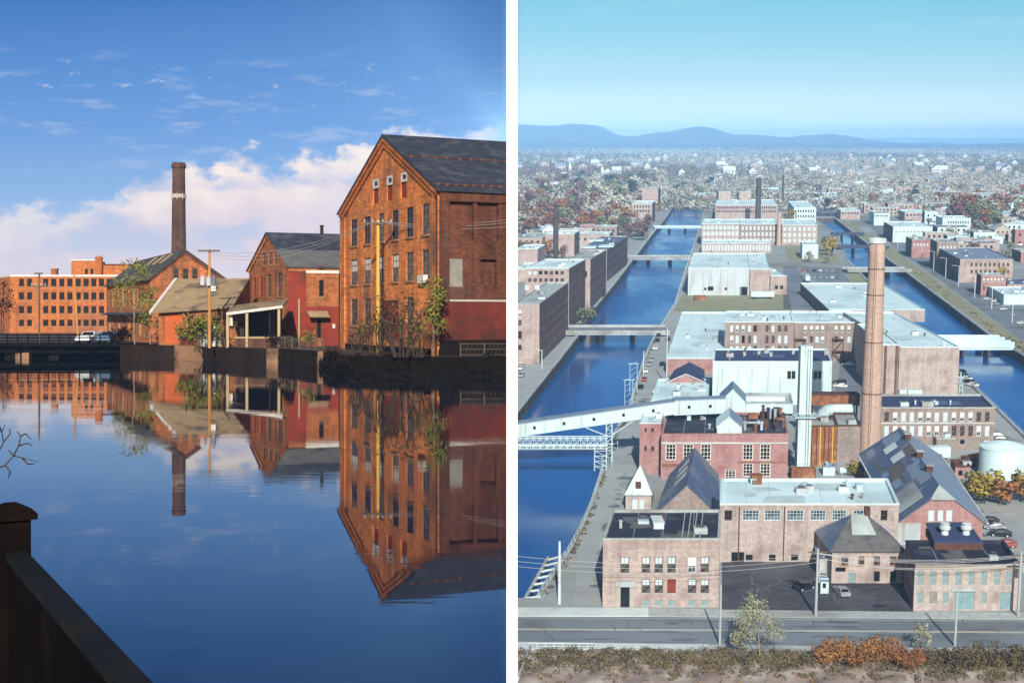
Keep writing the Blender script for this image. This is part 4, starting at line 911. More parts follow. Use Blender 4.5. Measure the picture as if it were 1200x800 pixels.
for y, w, L, Rr in ((Y1a, w1, l1, r1), (Y1b, w1, l1, r1)): qw['a'].poly([(L(y), y, WL - 1), (Rr(y), y, WL - 1), (Rr(y), y, 0), (L(y), y, 0)], 'quay_wall')
qw['c'].poly([(xat(c2L, Y2b), Y2b, WL - 1), (xat(c2R, Y2b), Y2b, WL - 1), (xat(c2R, Y2b), Y2b, 0), (xat(c2L, Y2b), Y2b, 0)], 'quay_wall')
m.poly([(1500, 60, 0), (XFAR, 60, 0), (XFAR, ys[-1], 0), (1500, ys[-1], 0)], 'town_ground')
m.poly([(XW, ys[-1], 0), (XFAR, ys[-1], 0), (XFAR, FAR, 0), (XW, FAR, 0)], 'far_ground')
m.poly([(XW, -60, 0), (XFAR, -60, 0), (XFAR, 60, 0), (XW, 60, 0)], 'town_ground')
structure(m, 'ground', MR); structure(w1, 'canal_water', MR); structure(w2, 'canal_water', MR)
def solidify(o, t=.7):
    md = o.modifiers.new('thick', 'SOLIDIFY'); md.thickness = t; md.offset = -1
for k, lb in (('a', 'tall dark stone wall along the left side of the blue town canal'), ('b', 'stone wall along the right side of the blue town canal'), ('c', 'stone wall along the near side of the diagonal canal'), ('d', 'stone wall along the grass verge side of the diagonal canal')):
    o = single(qw[k], 'canal_wall', lb, 'canal wall', MR); pl = {'a': c1L, 'b': c1R, 'c': c2L, 'd': c2R}[k]; cpm = MB(); sg = -1 if k in 'ac' else 1
    for u, v in zip(pl, pl[1:]):
        if max(u.x, v.x) < XW + 1 or (sg < 0 and min(u.x, v.x) < XW + 1.2): continue
        cpm.hexa([(u.x, u.y), (u.x + sg * .9, u.y), (v.x + sg * .9, v.y), (v.x, v.y)] if sg > 0 else [(u.x + sg * .9, u.y), (u.x, u.y), (v.x, v.y), (v.x + sg * .9, v.y)], -.02, .42, 'concrete')
    cpm.build('coping', o)
    ral = MB()
    for u, v in zip(pl, pl[1:]):
        if max(u.x, v.x) < XW + 1 or (sg < 0 and min(u.x, v.x) < XW + 1.2) or u.y > 900: continue
        nrl = max(1, int((v - u).length / 3.2))
        for j in range(nrl): q = u.lerp(v, j / nrl); ral.tube((q.x + sg * .5, q.y, .4), (q.x + sg * .5, q.y, 1.5), .06, n=4, m='steel_pale', cap=False)
        for zz in (1.0, 1.5): ral.tube((u.x + sg * .5, u.y, zz), (v.x + sg * .5, v.y, zz), .05, n=4, m='steel_pale', cap=False)
    ral.build('railing', o)
def patch(name, pts, mt, lift):
    mm = MB(); mm.poly([(*g2(*q), lift) for q in pts][::-1], mt); o = structure(mm, name, MR)
    n = o.data.polygons[0].normal.z
    if n < 0: o.data.flip_normals()
    return o
LX = 600.9
# streets
patch('street', [(LX, 722), (760, 722.5), (1000, 724), (1330, 727), (1330, 762), (1000, 757), (LX, 752)], 'asphalt', .03)
mm = MB()
for dy in (-.55, .55):
    a, b, c = g2(LX, 737.3 + dy), g2(900, 738.8 + dy), g2(1330, 742 + dy); e = V2((0, .22)); mm.poly([(*a, .045), (*b, .045), (*(b + e), .045), (*(a + e), .045)], 'line_paint'); mm.poly([(*b, .045), (*c, .045), (*(c + e), .045), (*(b + e), .045)], 'line_paint')
a, c = g2(LX, 723.5), g2(1330, 728.5); e = V2((0, .12)); mm.poly([(*a, .045), (*c, .045), (*(c + e), .045), (*(a + e), .045)], 'line_paint')
structure(mm, 'road_markings', MR)
def kerb(name, pts, h, mt):
    mm = MB(); mm.hexa([g2(*q) for q in pts], -.05, h, mt); return structure(mm, name, MR)
kerb('pavement', [(LX, 721.8), (760, 722), (760, 712.6), (LX, 711.8)], .13, 'concrete_white')
kerb('pavement', [(760.1, 722), (1330, 726.5), (1330, 719.5), (845, 714.5), (760.1, 712.6)], .10, 'concrete')
kerb('pavement', [(LX, 761), (830, 762.5), (830, 755.2), (LX, 752.3)], .13, 'concrete_white')
kerb('pavement', [(830.1, 762.5), (1330, 770), (1330, 762.3), (830.1, 755.2)], .11, 'concrete')
patch('car_park', [(846, 714), (1070, 717), (1068, 660), (960, 654), (846, 657)], 'asphalt_dark', .02)
patch('yard', [(930, 562), (1012, 562), (1010, 528), (930, 528)], 'path_grey', .02)
patch('yard', [(1152, 640), (1330, 668), (1330, 600), (1165, 575), (1105, 540), (1180, 520), (1160, 500), (1090, 528)], 'path_grey', .02)
patch('canal_path', [(672, 712), (703, 712), (736, 600), (752, 520), (770, 470), (795, 400), (812, 352), (818, 318), (804, 318), (791, 358), (768, 396), (756, 422), (737, 480), (713, 522), (704, 557), (693, 590), (680, 622)], 'path_grey', .02)
patch('canal_path', [(607.5, 478), (630, 448), (657, 416), (676, 392), (690, 366), (668, 366), (640, 400), (612, 432), (603, 445), (603, 478)], 'path_grey', .02)
patch('canal_path', [(696, 362), (741, 304), (770, 266), (762, 266), (730, 300), (682, 362)], 'path_grey', .02)
patch('lawn', [(789, 365), (928, 365), (924, 345), (800, 345)], 'grass_dry', .03)
patch('road', [(918, 362), (958, 362), (934, 312), (918, 312)], 'asphalt', .03)
patch('lawn', [(922, 305), (985, 309), (972, 288), (960, 282), (920, 284)], 'grass_dry', .03)
patch('lawn', [(1000, 362), (1040, 352), (1006, 318), (994, 318)], 'grass_dry', .02)
patch('lot', [(958, 330), (996, 330), (986, 314), (938, 312)], 'asphalt', .03)
patch('grass_verge', [(1206, 420), (1225, 421), (1055, 298), (983, 253), (979, 253), (1033, 297), (1065, 320), (1158, 390)], 'grass_dry', .03)
patch('road', [(1228, 421), (1300, 422), (1210, 350), (1082, 280), (1024, 253), (1002, 253), (1060, 298)], 'asphalt', .03)
patch('road', [(977, 470), (1010, 470), (1010, 400), (990, 400)], 'asphalt', .03)
patch('canal_path', [(1160, 500), (1222, 532), (1210, 522), (1160, 473), (1120, 437), (1106, 437), (1126, 456)], 'path_grey', .025)
# rough verge below the street
m = MB(); nx, ny = 130, 26; grid = []
for i in range(nx + 1):
    row = []
    for j in range(ny + 1):
        x = LX + (1340 - LX) * i / nx; y0 = 761.5 + max(0, (x - 830)) * .016
        y = y0 + (880 - y0) * (j / ny) ** 1.2; q = g2(x, y)
        row.append((max(q.x, XW), q.y, (.02 if j == 0 else rng.uniform(-.05, .22) + .36 + .25 * math.sin(x * .09 + j * .8)) ))
    grid.append(row)
for i in range(nx):
    for j in range(ny): m.poly([grid[i][j + 1], grid[i + 1][j + 1], grid[i + 1][j], grid[i][j]], 'bare_earth')
o = structure(m, 'bare_bank', MR)
import bmesh
bmm = bmesh.new(); bmm.from_mesh(o.data); bmesh.ops.remove_doubles(bmm, verts=bmm.verts, dist=.001); bmm.to_mesh(o.data); bmm.free(); o.data.polygons.foreach_set('use_smooth', [True] * len(o.data.polygons))

# --- generic town building from its outline in the photograph
BUILT = []
def rb(name, label, x0, x1, yb, yt, yback, wm, rm, rows=(), k=KV, side=None, cat='building', coping='concrete', roof='flat', group=None, sm=None, depth=.25, ops_extra=None, far=False, xl=None):
    """rows: (xs or (n, xa, xb, width share), y top, y bottom, style)"""
    a = g2(x0, yb); a.x = max(a.x, XW + .3) if x0 < 640 else a.x
    b = Vector((at_depth(MR, x1, yb, a.y).x, a.y)); o, d = ray(MR, x0, yt); h = o.z + d.z * (a.y / d.y)
    Yb = g2(x0, yback, h).y; dd = Vector((k * (Yb - a.y), Yb - a.y)); fp = [a, b, b + dd, a + dd]; L = b.x - a.x
    op = []
    for xs, ya, ybb, st in rows:
        if isinstance(xs, tuple) and not isinstance(xs[0], (tuple, list)):
            n, xa, xb, sh = xs; step = (xb - xa) / n; xs = [(xa + step * (i + .5 - sh / 2), xa + step * (i + .5 + sh / 2)) for i in range(n)]
        op += rowpx(MR, a, b, xs, ya, ybb, st)
    ops = {0: op + (ops_extra or [])}
    if side:
        for i, n, zs, w, hh, st in side:
            Ls = (fp[(i + 1) % 4] - fp[i]).length; ops.setdefault(i, [])
            for z in zs: ops[i] += even(Ls, n, z, z + hh, w, st, .03)
    R, loc, p = shell(MR, name, label, cat, fp, -.05, h, wm, ops, None, sm, depth, group)
    BUILT.append((min(q.x for q in fp), max(q.x for q in fp), a.y, Yb))
    if roof == 'flat': flat_roof(R, loc, h, rm, coping, .45, .3)
    return R, loc, p, h, fp
def roofbox(R, p, x0, x1, yb, yt, h, dep, mt, name='roof_unit', cap=None):
    """small plant box standing on a roof at height h, measured from the photograph"""
    q = G(x0, yb, h); q2 = G(x1, yb, h); o, d = ray(MR, x0, yt); z1 = o.z + d.z * (q.y / d.y)
    m = MB(); X, Y, Z = q.x - p.x, q.y - p.y, q.z - p.z; w = q2.x - q.x
    m.box(X, X + w, Y, Y + dep, Z - .26, z1 - p.z, mt); m.box(X - .12, X + w + .12, Y - .12, Y + dep + .12, z1 - p.z + .002, z1 - p.z + .18, cap or mt); return m.build(name, R)
# R1 corner office
X6 = [(727, 737.5), (752, 762), (767, 777), (782, 792), (806, 816), (821, 831)]
R, loc, p, h, fp = rb('brick_office', 'two-storey pink brick office with a black roof at the street and canal corner', 706, 842, 711, 632, 598, 'pink_brick', 'black_roof',
   [(X6[:1], 652, 671, 'office'), (X6[1:], 652, 670.5, ['office', 'office', 'office', 'paleh', 'office']), (X6[1:], 678, 694.5, ['office', 'office', 'red', 'office', 'office']), (X6[1:], 702.5, 709.5, 'teal'), ([(726, 739.5)], 687, 711.5, 'dark')],
   side=[(3, 4, (2.0, 6.0), 1.6, 2.4, 'office')])
roofbox(R, p, 766, 778, 618, 613, h, 4.5, 'concrete_white', 'skylight'); roofbox(R, p, 726, 729, 617, 611, h, .6, 'concrete', 'roof_vent')
m = MB()
for x in (799, 806, 813, 820): q, e = G(x, 630, h), G(x + 4, 599.5, h); m.tube(q - p + Vector((0, 0, .02)), e - p + Vector((0, 0, .02)), .12, n=4, m='concrete')
m.build('roof_seam', R)
m = MB(); s0, z0 = onwall(MR, fp[0], fp[1], 720.5, 686); s1, z1 = onwall(MR, fp[0], fp[1], 744.5, 679.5)
m.box(s0, s1, -.55, -.003, z0, z1, 'concrete'); 
for xx in (s0 + .2, s1 - 1.0): m.box(xx, xx + .8, -.35, -.003, .05, z0 - .003, 'tan_trim')
m.build('door_surround', R)
for ya, yb in ((650.2, 651.4), (671.6, 672.6), (640, 641.2)):
    m = MB(); z1 = onwall(MR, fp[0], fp[1], 770, ya)[1]; z0 = onwall(MR, fp[0], fp[1], 770, yb)[1]; m.box(.02, loc[1].x - .02, -.1, -.003, z0, z1, 'tan_brick'); m.build('string_course', R)
# R2 long white-roofed factory
R, loc, p, h, fp = rb('brick_factory', 'long pale pink brick factory with a white flat roof and broken wide windows', 842.6, 1051, 658, 591, 561.5, 'tan_brick', 'white_roof',
   [([(849, 858), (870, 890), (896, 915), (922, 942), (949.5, 968), (975, 992), (1000, 1020), (1032, 1040)], 597.5, 609.5, ['small', 'wide', 'wide', 'wide', 'wide', 'wide', 'wide', 'small']),
    ([(857, 872)], 646.5, 658, 'dark'), ([(874, 882), (901, 909), (927, 935.5)], 649.5, 656.5, 'dark')], coping='white_roof')
for x, y in ((941, 572), (1004, 573), (880, 566)): roofbox(R, p, x, x + 6, y, y - 4, h, 1.6, 'steel_pale', 'roof_hatch')
roofbox(R, p, 881, 893, 566, 558.5, h, 2.5, 'rust_iron', 'roof_unit')
m = MB(); 
for x in (866, 893, 919, 946, 972, 997, 1027): s, z = onwall(MR, fp[0], fp[1], x, 612); m.box(s - .12, s + .12, -.1, -.003, .3, h - .3, 'rust_dark' if x in (919, 866) else 'tan_brick')
m.build('pilaster', R)
# R3 hip-roofed block
R, loc, p, h, fp = rb('hip_roofed_block', 'small pink brick block with a grey hipped roof beside the car park', 974, 1058, 683, 644.5, 621, 'tan_brick', 'grey_roof',
   [([(986, 994), (1006, 1013), (1024, 1031.5), (1043, 1050.5)], 651.5, 662, 'sash'), ([(994, 1003)], 671, 683, 'teal'), ([(1024, 1031), (1043, 1050)], 669, 681, 'dark'), ([(979, 991)], 664.5, 669.5, 'dark')], roof='none', k=.0)
a, b, c, d = [Vector((q.x, q.y, h)) for q in loc]; zt = 4.6
t0, t1 = Vector((loc[0].x + (loc[1].x - loc[0].x) * .40, (loc[2].y) * .62, h + zt)), Vector((loc[0].x + (loc[1].x - loc[0].x) * .62, loc[2].y * .62, h + zt))
for pts, mt in (([a + Vector((-.5, -.5, -.1)), b + Vector((.5, -.5, -.1)), t1, t0], 'grey_slate'), ([b + Vector((.5, -.5, -.1)), c + Vector((.5, .5, -.1)), t1], 'slate_blue'), ([c + Vector((.5, .5, -.1)), d + Vector((-.5, .5, -.1)), t0, t1], 'slate_blue'), ([d + Vector((-.5, .5, -.1)), a + Vector((-.5, -.5, -.1)), t0], 'slate_blue')):
    m = MB(); m.slab(pts, .12, mt); m.build('roof', R)
m = MB(); m.slab([a.lerp(t0, .42) + Vector((2.2, -.05, .1)), b.lerp(t1, .42) + Vector((-2.2, -.05, .1)), t1 + Vector((0, 0, .1)), t0 + Vector((0, 0, .1))], .06, 'grey_roof'); m.build('roof_patch', R)
m = MB(); m.box(t1.x - .4, t1.x + .6, t1.y - .4, t1.y + .4, h + zt - .5, h + zt + 1.6, 'rust_dark'); m.build('chimney', R)
# R4 right street building
U = [(1074.6, 1082), (1089.5, 1097), (1104.3, 1112), (1119.5, 1127), (1134.6, 1142), (1149.6, 1157), (1164.6, 1172), (1178.5, 1185.6)]
R, loc, p, h, fp = rb('street_block', 'two-storey pink brick block with teal boarded windows and a black roof', 1070, 1191, 715, 660, 634, 'tan_brick', 'black_roof',
   [(U, 668.5, 685, 'teal'), (U[:1] + U[2:3] + [(1149.5, 1156.5)], 693.5, 706.5, 'teal'), ([(1089, 1098)], 693, 706.5, 'board'), ([(1117.5, 1142)], 692.5, 714, 'teal'), ([(1171.5, 1185.5)], 693.5, 714.5, 'teal')],
   sm={3: 'brown_brick'}, coping='black_roof', side=[(3, 3, (1.2, 5.4), 1.3, 2.2, 'dark')])  # left wall in a darker brick, painting the shade on that side
m = MB(); s0, z0 = onwall(MR, fp[0], fp[1], 1114.5, 692); s1, z1 = onwall(MR, fp[0], fp[1], 1145, 688); m.box(s0, s1, -.2, -.003, z0, z1, 'concrete'); m.build('lintel', R)
m = MB(); m.box(0, loc[1].x, -.18, -.003, h - .9, h - .25, 'tan_trim'); m.build('cornice', R)
q0, q1 = G(1095, 634.5, h + 1.2), G(1149, 632, h + 1.2); q1.y = q0.y; q2 = G(1134, 611, h + 2.0); q3 = G(1085, 612, h + 2.0)
m = MB(); m.slab([q0 - p, q1 - p, q2 - p, q3 - p], .35, 'navy_roof'); ro = m.build('roof_monitor', R)
m = MB(); m.hexa([(q0 - p)[:2], (q1 - p)[:2], (q2 - p)[:2], (q3 - p)[:2]], h - .3, h + .95, 'rust_dark'); m.build('monitor_wall', R)
for x, y in ((1104, 626), (1129, 626)):
    q = G(x + 3, y, h + 1.4) - p; m = MB(); m.lathe([(.7, -.1), (.6, 1.0), (1.0, 1.1), (1.0, 1.6), (.7, 1.7), (.7, 2.0), (.9, 2.1), (.5, 2.3)], 12, 'concrete_white', (q.x, q.y)); o = m.build('roof_vent', R); o.location.z = q.z
# R5 long slate-roofed gable hall
f0, f1 = g2(1054, 611, 4.8), g2(1155, 613.5, 4.8); f1.y = f0.y; bk = g2(1009, 531, 4.8); bk1 = g2(1098, 531, 4.8)
mid = (f0 + f1) / 2; rg = g2(1097, 573, 0); hr = 11.2
fp = [f0, f1, bk1, bk]; Lf = (f1 - f0).length
clipz = 9.4; cs_ = Lf * .5 * (clipz - 4.8) / (hr - 4.8)
o5 = rowpx(MR, f0, f1, [(1088, 1095), (1099, 1105.5), (1109, 1116)], 597.5, 610, 'pale')
R, loc, p = shell(MR, 'slate_roofed_hall', 'long red brick gabled hall under a big patched blue-grey slate roof', 'hall', fp, -.05, 4.8, 'rose_brick', {0: o5, 1: even((bk1 - f1).length, 9, 1.2, 3.4, 1.6, 'dark', .04), 3: even((bk - f0).length, 9, 1.2, 3.4, 1.6, 'dark', .04)},
   {0: [(0, 4.8), (cs_, clipz), (Lf - cs_, clipz), (Lf, 4.8)], 2: [(0, 4.8), ((bk - bk1).length / 2, hr), ((bk - bk1).length, 4.8)]})
def l3(v, z): return Vector((v.x - p.x, v.y - p.y, z - p.z))
bm = (bk + bk1) / 2; hip = mid + (bm - mid) * .07
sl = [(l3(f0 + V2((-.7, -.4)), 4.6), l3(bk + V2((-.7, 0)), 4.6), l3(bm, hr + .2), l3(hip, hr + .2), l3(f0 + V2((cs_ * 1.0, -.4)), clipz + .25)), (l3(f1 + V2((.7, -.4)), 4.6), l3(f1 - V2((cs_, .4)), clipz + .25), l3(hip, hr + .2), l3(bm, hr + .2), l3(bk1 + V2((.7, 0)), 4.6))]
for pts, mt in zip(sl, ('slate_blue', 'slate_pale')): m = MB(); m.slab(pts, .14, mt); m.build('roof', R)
m = MB(); m.slab([l3(f0 + V2((cs_ - .2, -.6)), clipz + .2), l3(f1 - V2((cs_ - .2, .6)), clipz + .2), l3(hip, hr + .22)], .14, 'grey_roof'); m.build('roof', R)
dl = (bk - f0); dm = (bm - mid)
def onleft(u, v, up=.32): a = f0 + dl * u; b = mid + dm * u; q = a + (b - a) * v; return l3(q, 5.14 + (hr + .2 - 5.14) * v + up - .17)
for (ua, ub, va, vb, mt) in ((.60, .68, .45, .75, 'concrete_white'), (.76, .84, .42, .72, 'concrete_white'), (.42, .58, .28, .62, 'grey_slate'), (.30, .46, .62, .88, 'slate_pale'), (.06, .26, .05, .62, 'grey_roof'), (.52, .7, .80, .97, 'grey_slate'), (.84, .97, .5, .9, 'slate_pale'), (.20, .32, .70, .95, 'slate_pale')):
    m = MB(); up = .42 if mt == 'concrete_white' else .31; m.slab([onleft(ua, va, up), onleft(ub, va, up), onleft(ub, vb, up), onleft(ua, vb, up)], .06, mt); m.build('skylight' if mt == 'concrete_white' else 'roof_patch', R)
rp = random.Random(8)
for k in range(16):
    ua, va = rp.uniform(.03, .85), rp.uniform(.02, .78); ub, vb = ua + rp.uniform(.05, .15), va + rp.uniform(.12, .3); up = .19 + .006 * k
    m = MB(); m.poly([onleft(ua, va, up), onleft(ub, va, up), onleft(ub, min(vb, .97), up), onleft(ua, min(vb, .97), up)], rp.choice(('slate_pale', 'slate_blue', 'slate_deep', 'slate_pale', 'grey_slate'))); m.build('roof_patch', R)
for u in (.28, .50, .80):
    q = mid + dm * u; m = MB(); a = l3(q, hr); m.box(a.x - .7, a.x + .7, a.y - .6, a.y + .6, a.z - .4, a.z + 1.2, 'rust_dark'); m.box(a.x - .85, a.x + .85, a.y - .75, a.y + .75, a.z + 1.2, a.z + 1.45, 'concrete'); m.build('ridge_vent', R)
for a, b in ((f0 + V2((-.9, -.4)), bk + V2((-.9, 0))), (f1 + V2((.9, -.4)), bk1 + V2((.9, 0)))): m = MB(); m.tube(l3(a, 4.62), l3(b, 4.62), .2, n=6, m='concrete_white'); m.build('gutter', R)
R_, loc_, p_, h_, fp_ = rb('lean_to', 'pale rendered lean-to at the foot of the slate-roofed hall gable', 1050, 1078, 638, 614, 601, 'concrete', 'grey_roof', roof='flat', k=.1)
# R6 red boiler house
R, loc, p, h, fp = rb('boiler_house', 'red brick boiler house with white gridded windows and machinery on its black roof', 774.2, 922.5, 561, 509, 484, 'rose_brick', 'black_roof',
   [([(780, 792.5), (800.5, 812.8), (821, 833.5), (870.3, 882.8), (890.5, 903)], 520, 539, 'grid'), ([(821, 833.5), (870.3, 882.8), (890.5, 903)], 542.5, 558.5, 'grid'), ([(849.5, 862.5)], 549.5, 561.2, 'grid')], coping='rose_brick')
m = MB(); z0, z1 = onwall(MR, fp[0], fp[1], 840, 519.2)[1], onwall(MR, fp[0], fp[1], 840, 517.8)[1]; m.box(0, loc[1].x, -.15, -.003, z0, z1, 'concrete_white'); m.build('string_course', R)
m = MB(); z0, z1 = onwall(MR, fp[0], fp[1], 840, 541.6)[1], onwall(MR, fp[0], fp[1], 840, 540.6)[1]; s0 = onwall(MR, fp[0], fp[1], 865, 540)[0]; m.box(s0, loc[1].x - .3, -.15, -.003, z0, z1, 'rust_iron'); s0 = onwall(MR, fp[0], fp[1], 776, 545)[0]; m.box(s0, s0 + 7, -.3, -.003, z0 - .8, z1 - .5, 'rust_iron'); m.build('rusty_pipe', R)
r = random.Random(77)
for k in range(26):                                                   # machinery on the boiler-house roof
    x = r.uniform(868, 916); y = r.uniform(488, 505); q = G(x, y, h) - p; m = MB(); hh = r.uniform(1, 4.2); kk = k % 5
    mt = r.choice(('rust_dark', 'concrete', 'steel_pale', 'black_roof', 'rust_iron'))
    if kk < 2: m.box(q.x, q.x + r.uniform(.8, 2.6), q.y, q.y + r.uniform(.8, 2), h - .26, h + hh * .6, mt)
    elif kk < 4: m.lathe([(.35, h - .26), (.35, h + hh), (.5, h + hh), (.5, h + hh + .3)], 10, mt, (q.x, q.y))
    else: m.tube((q.x, q.y, h + hh * .7), (q.x + r.uniform(2, 5), q.y, h + hh * .7), .28, n=8, m=mt); m.tube((q.x, q.y, h - .2), (q.x, q.y, h + hh * .7), .25, n=8, m=mt)
    m.build('roof_machine', R)
R, loc, p, h, fp = rb('stair_tower', 'narrow red brick stair tower at the left end of the boiler house', 749, 774, 555, 496, 485, 'rose_brick', 'white_roof', [([(755, 758), (763, 766.5)], 501.5, 506, 'small'), ([(755, 758), (763, 766.5)], 522.5, 528.5, 'small')], coping='concrete_white')
# R7 slate gable-roof shed, R8 pyramid tower
a0, a1 = g2(768, 603, 3), g2(841, 603, 3); a1.y = a0.y; b0, b1 = g2(786, 556, 3), g2(841, 556, 3); b1.y = b0.y; ha = 9.5
R, loc, p = shell(MR, 'slate_shed', 'dark blue slate gable-roofed shed with pale skylights behind the corner office', 'shed', [a0, a1, b1, b0], -.05, 3, 'brown_brick', {}, {0: [(0, 3), ((a1 - a0).length / 2, ha), ((a1 - a0).length, 3)], 2: [(0, 3), ((b1 - b0).length / 2, ha), ((b1 - b0).length, 3)]})
ma, mb_ = (a0 + a1) / 2, (b0 + b1) / 2
for e, f, sx in ((a0, b0, -1), (a1, b1, 1)):
    m = MB(); m.slab([l3(e + V2((sx * .4, -.3)), 2.9), l3(f + V2((sx * .4, .3)), 2.9), l3(mb_, ha + .15), l3(ma + V2((0, -.3)), ha + .15)], .14, 'slate_blue'); m.build('roof', R)
    for u in (.34, .52, .70):
        P = []
        for uu, v in ((u, .45), (u + .09, .45), (u + .09, .85), (u, .85)):
            q = e + (f - e) * uu; w = ma + (mb_ - ma) * uu; P.append(l3(q + (w - q) * v, 3.22 + (ha + .15 - 3.22) * v + .08))
        m = MB(); m.slab(P, .05, 'concrete_white'); m.build('skylight', R)
R, loc, p, h, fp = rb('pyramid_roofed_tower', 'little square tower with a pale pyramid roof beside the canal path', 733, 763, 599, 578.5, 566, 'tan_brick', 'white_roof', [([(741, 747), (749.5, 755)], 584.5, 596.5, 'pale')], roof='none')
c = sum(loc, V2((0, 0))) / 4; zt = G(750, 544, 0); o, d = ray(MR, 750, 544); tz = o.z + d.z * ((p.y + c.y) / d.y); cc = Vector((c.x, c.y, tz))
for i, mt in enumerate(('white_wall', 'grey_roof', 'grey_roof', 'grey_roof')):
    A, B = loc[i], loc[(i + 1) % 4]; A = c + (A - c) * 1.1; B = c + (B - c) * 1.1; m = MB(); m.slab([Vector((A.x, A.y, h - .1)), Vector((B.x, B.y, h - .1)), cc], .1, mt); m.build('roof', R)
m = MB(); q = a = Vector((loc[0].x * .5 + loc[1].x * .5, loc[0].y + 1.6, h + 1.2)); m.box(q.x - .6, q.x + .6, q.y - 1.2, q.y + .8, q.z, q.z + 1.2, 'rust_dark'); m.build('dormer', R)
# R9 white powerhouse with navy roof, white stack
R, loc, p, h, fp = rb('white_powerhouse', 'white-walled powerhouse with a dark navy flat roof', 834.5, 973.5, 474, 424, 409, 'white_wall', 'navy_roof', [([(922.5, 927), (927.6, 932.2)], 434.5, 444, 'small'), ([(949, 953.2), (953.8, 958), (958.6, 962.5)], 434.5, 444, 'small')], coping='white_roof', side=[(1, 2, (8.0,), 1.5, 2.5, 'small')])
for x, y in ((852, 415), (871, 416), (888, 415), (902, 416.5), (928, 414), (966, 415)): roofbox(R, p, x, x + 3, y, y - 3, h, 1.0, 'concrete', 'roof_vent')
q = g2(940, 555); R = thing('steel_stack', 'tall pale square-shouldered steel stack in front of the white powerhouse', 'stack', MR, (q.x, q.y, 0)); o, d = ray(MR, 940, 405); zt = o.z + d.z * q.y / d.y; zr = o.z + ray(MR, 940, 488)[1].z * q.y / ray(MR, 940, 488)[1].y
m = MB(); m.hexa([(-1.62, -1.3), (1.62, -1.3), (1.62, 1.6), (-1.62, 1.6)], 0, zr, 'white_wall'); m.hexa([(-1.45, -1.15), (1.45, -1.15), (1.45, 1.45), (-1.45, 1.45)], zr + .4, zt, 'white_wall'); m.build('shaft', R)
m = MB(); m.hexa([(-2.6, -2.2), (2.6, -2.2), (2.6, 2.4), (-2.6, 2.4)], zr + .003, zr + .2, 'steel_pale')
for x in (-2.5, 2.5): m.tube((x, -2.1, zr + .2), (x, -2.1, zr + 1.2), .08, m='steel_pale')
m.tube((-2.5, -2.1, zr + 1.2), (2.5, -2.1, zr + 1.2), .08, m='steel_pale'); m.build('platform', R)
m = MB(); m.hexa([(-2.4, -2), (2.4, -2), (2.4, 2.4), (-2.4, 2.4)], 0, 1.5, 'concrete'); m.build('base', R)
m = MB()
for dx in (-.3, .3): m.tube((dx + .6, -1.5, 1.5), (dx + .6, -1.5, zr), .06, n=4, m='rust_dark'); m.tube((dx + .6, -1.35, zr), (dx + .6, -1.35, zt - .5), .06, n=4, m='rust_dark')
m.build('ladder', R)
for f in (.2, .4, .6, .8, .93): m = MB(); zz = zr * f if f < .9 else zt - 1; w_ = 1.66 if f < .9 else 1.49; m.hexa([(-w_, -w_ * .82), (w_, -w_ * .82), (w_, 1.64), (-w_, 1.64)], zz - .12, zz + .12, 'steel_pale'); m.build('seam_band', R)
# annexes around the powerhouse
R, loc, p, h, fp = rb('low_white_shed', 'low white-roofed shed behind the inclined conveyor', 763, 829, 489, 470, 444.5, 'white_wall', 'white_roof', coping='white_roof')
roofbox(R, p, 798, 803, 456, 453.5, h, 1.2, 'concrete', 'roof_vent')
R, loc, p, h, fp = rb('filter_house', 'grey-roofed long filter house in front of the white powerhouse', 868, 929, 487, 473, 461, 'white_wall', 'grey_roof', coping='concrete'); roofbox(R, p, 872, 920, 469, 465, h, 1.5, 'concrete_white', 'ridge_light')
a0, a1 = g2(783, 447, 5), g2(824, 447, 5); a1.y = a0.y; b0, b1 = g2(792, 433, 5), g2(824, 433, 5); b1.y = b0.y
R, loc, p = shell(MR, 'navy_roofed_house', 'small brick building with a navy pitched roof edged in white beside the canal road', 'building', [a0, a1, b1, b0], -.05, 5, 'rose_brick', {}, {0: [(0, 5), ((a1 - a0).length / 2, 7.4), ((a1 - a0).length, 5)], 2: [(0, 5), ((b1 - b0).length / 2, 7.4), ((b1 - b0).length, 5)]})
ma, mb_ = (a0 + a1) / 2, (b0 + b1) / 2
for e, f, sx in ((a0, b0, -1), (a1, b1, 1)): m = MB(); m.slab([l3(e + V2((sx * .5, -.3)), 4.9), l3(f + V2((sx * .5, .3)), 4.9), l3(mb_, 7.6), l3(ma + V2((0, -.3)), 7.6)], .15, 'navy_roof'); m.build('roof', R)
m = MB()
for a, b in ((a0 - V2((.5, .5)), ma - V2((0, .5))), (ma - V2((0, .5)), a1 + V2((.5, -.5)))): za, zb = (4.95, 7.65) if b == ma - V2((0, .5)) else (7.65, 4.95); m.slab([l3(a, za), l3(b, zb), l3(b + V2((0, .35)), zb), l3(a + V2((0, .35)), za)], .25, 'white_paint')
m.build('barge_board', R)
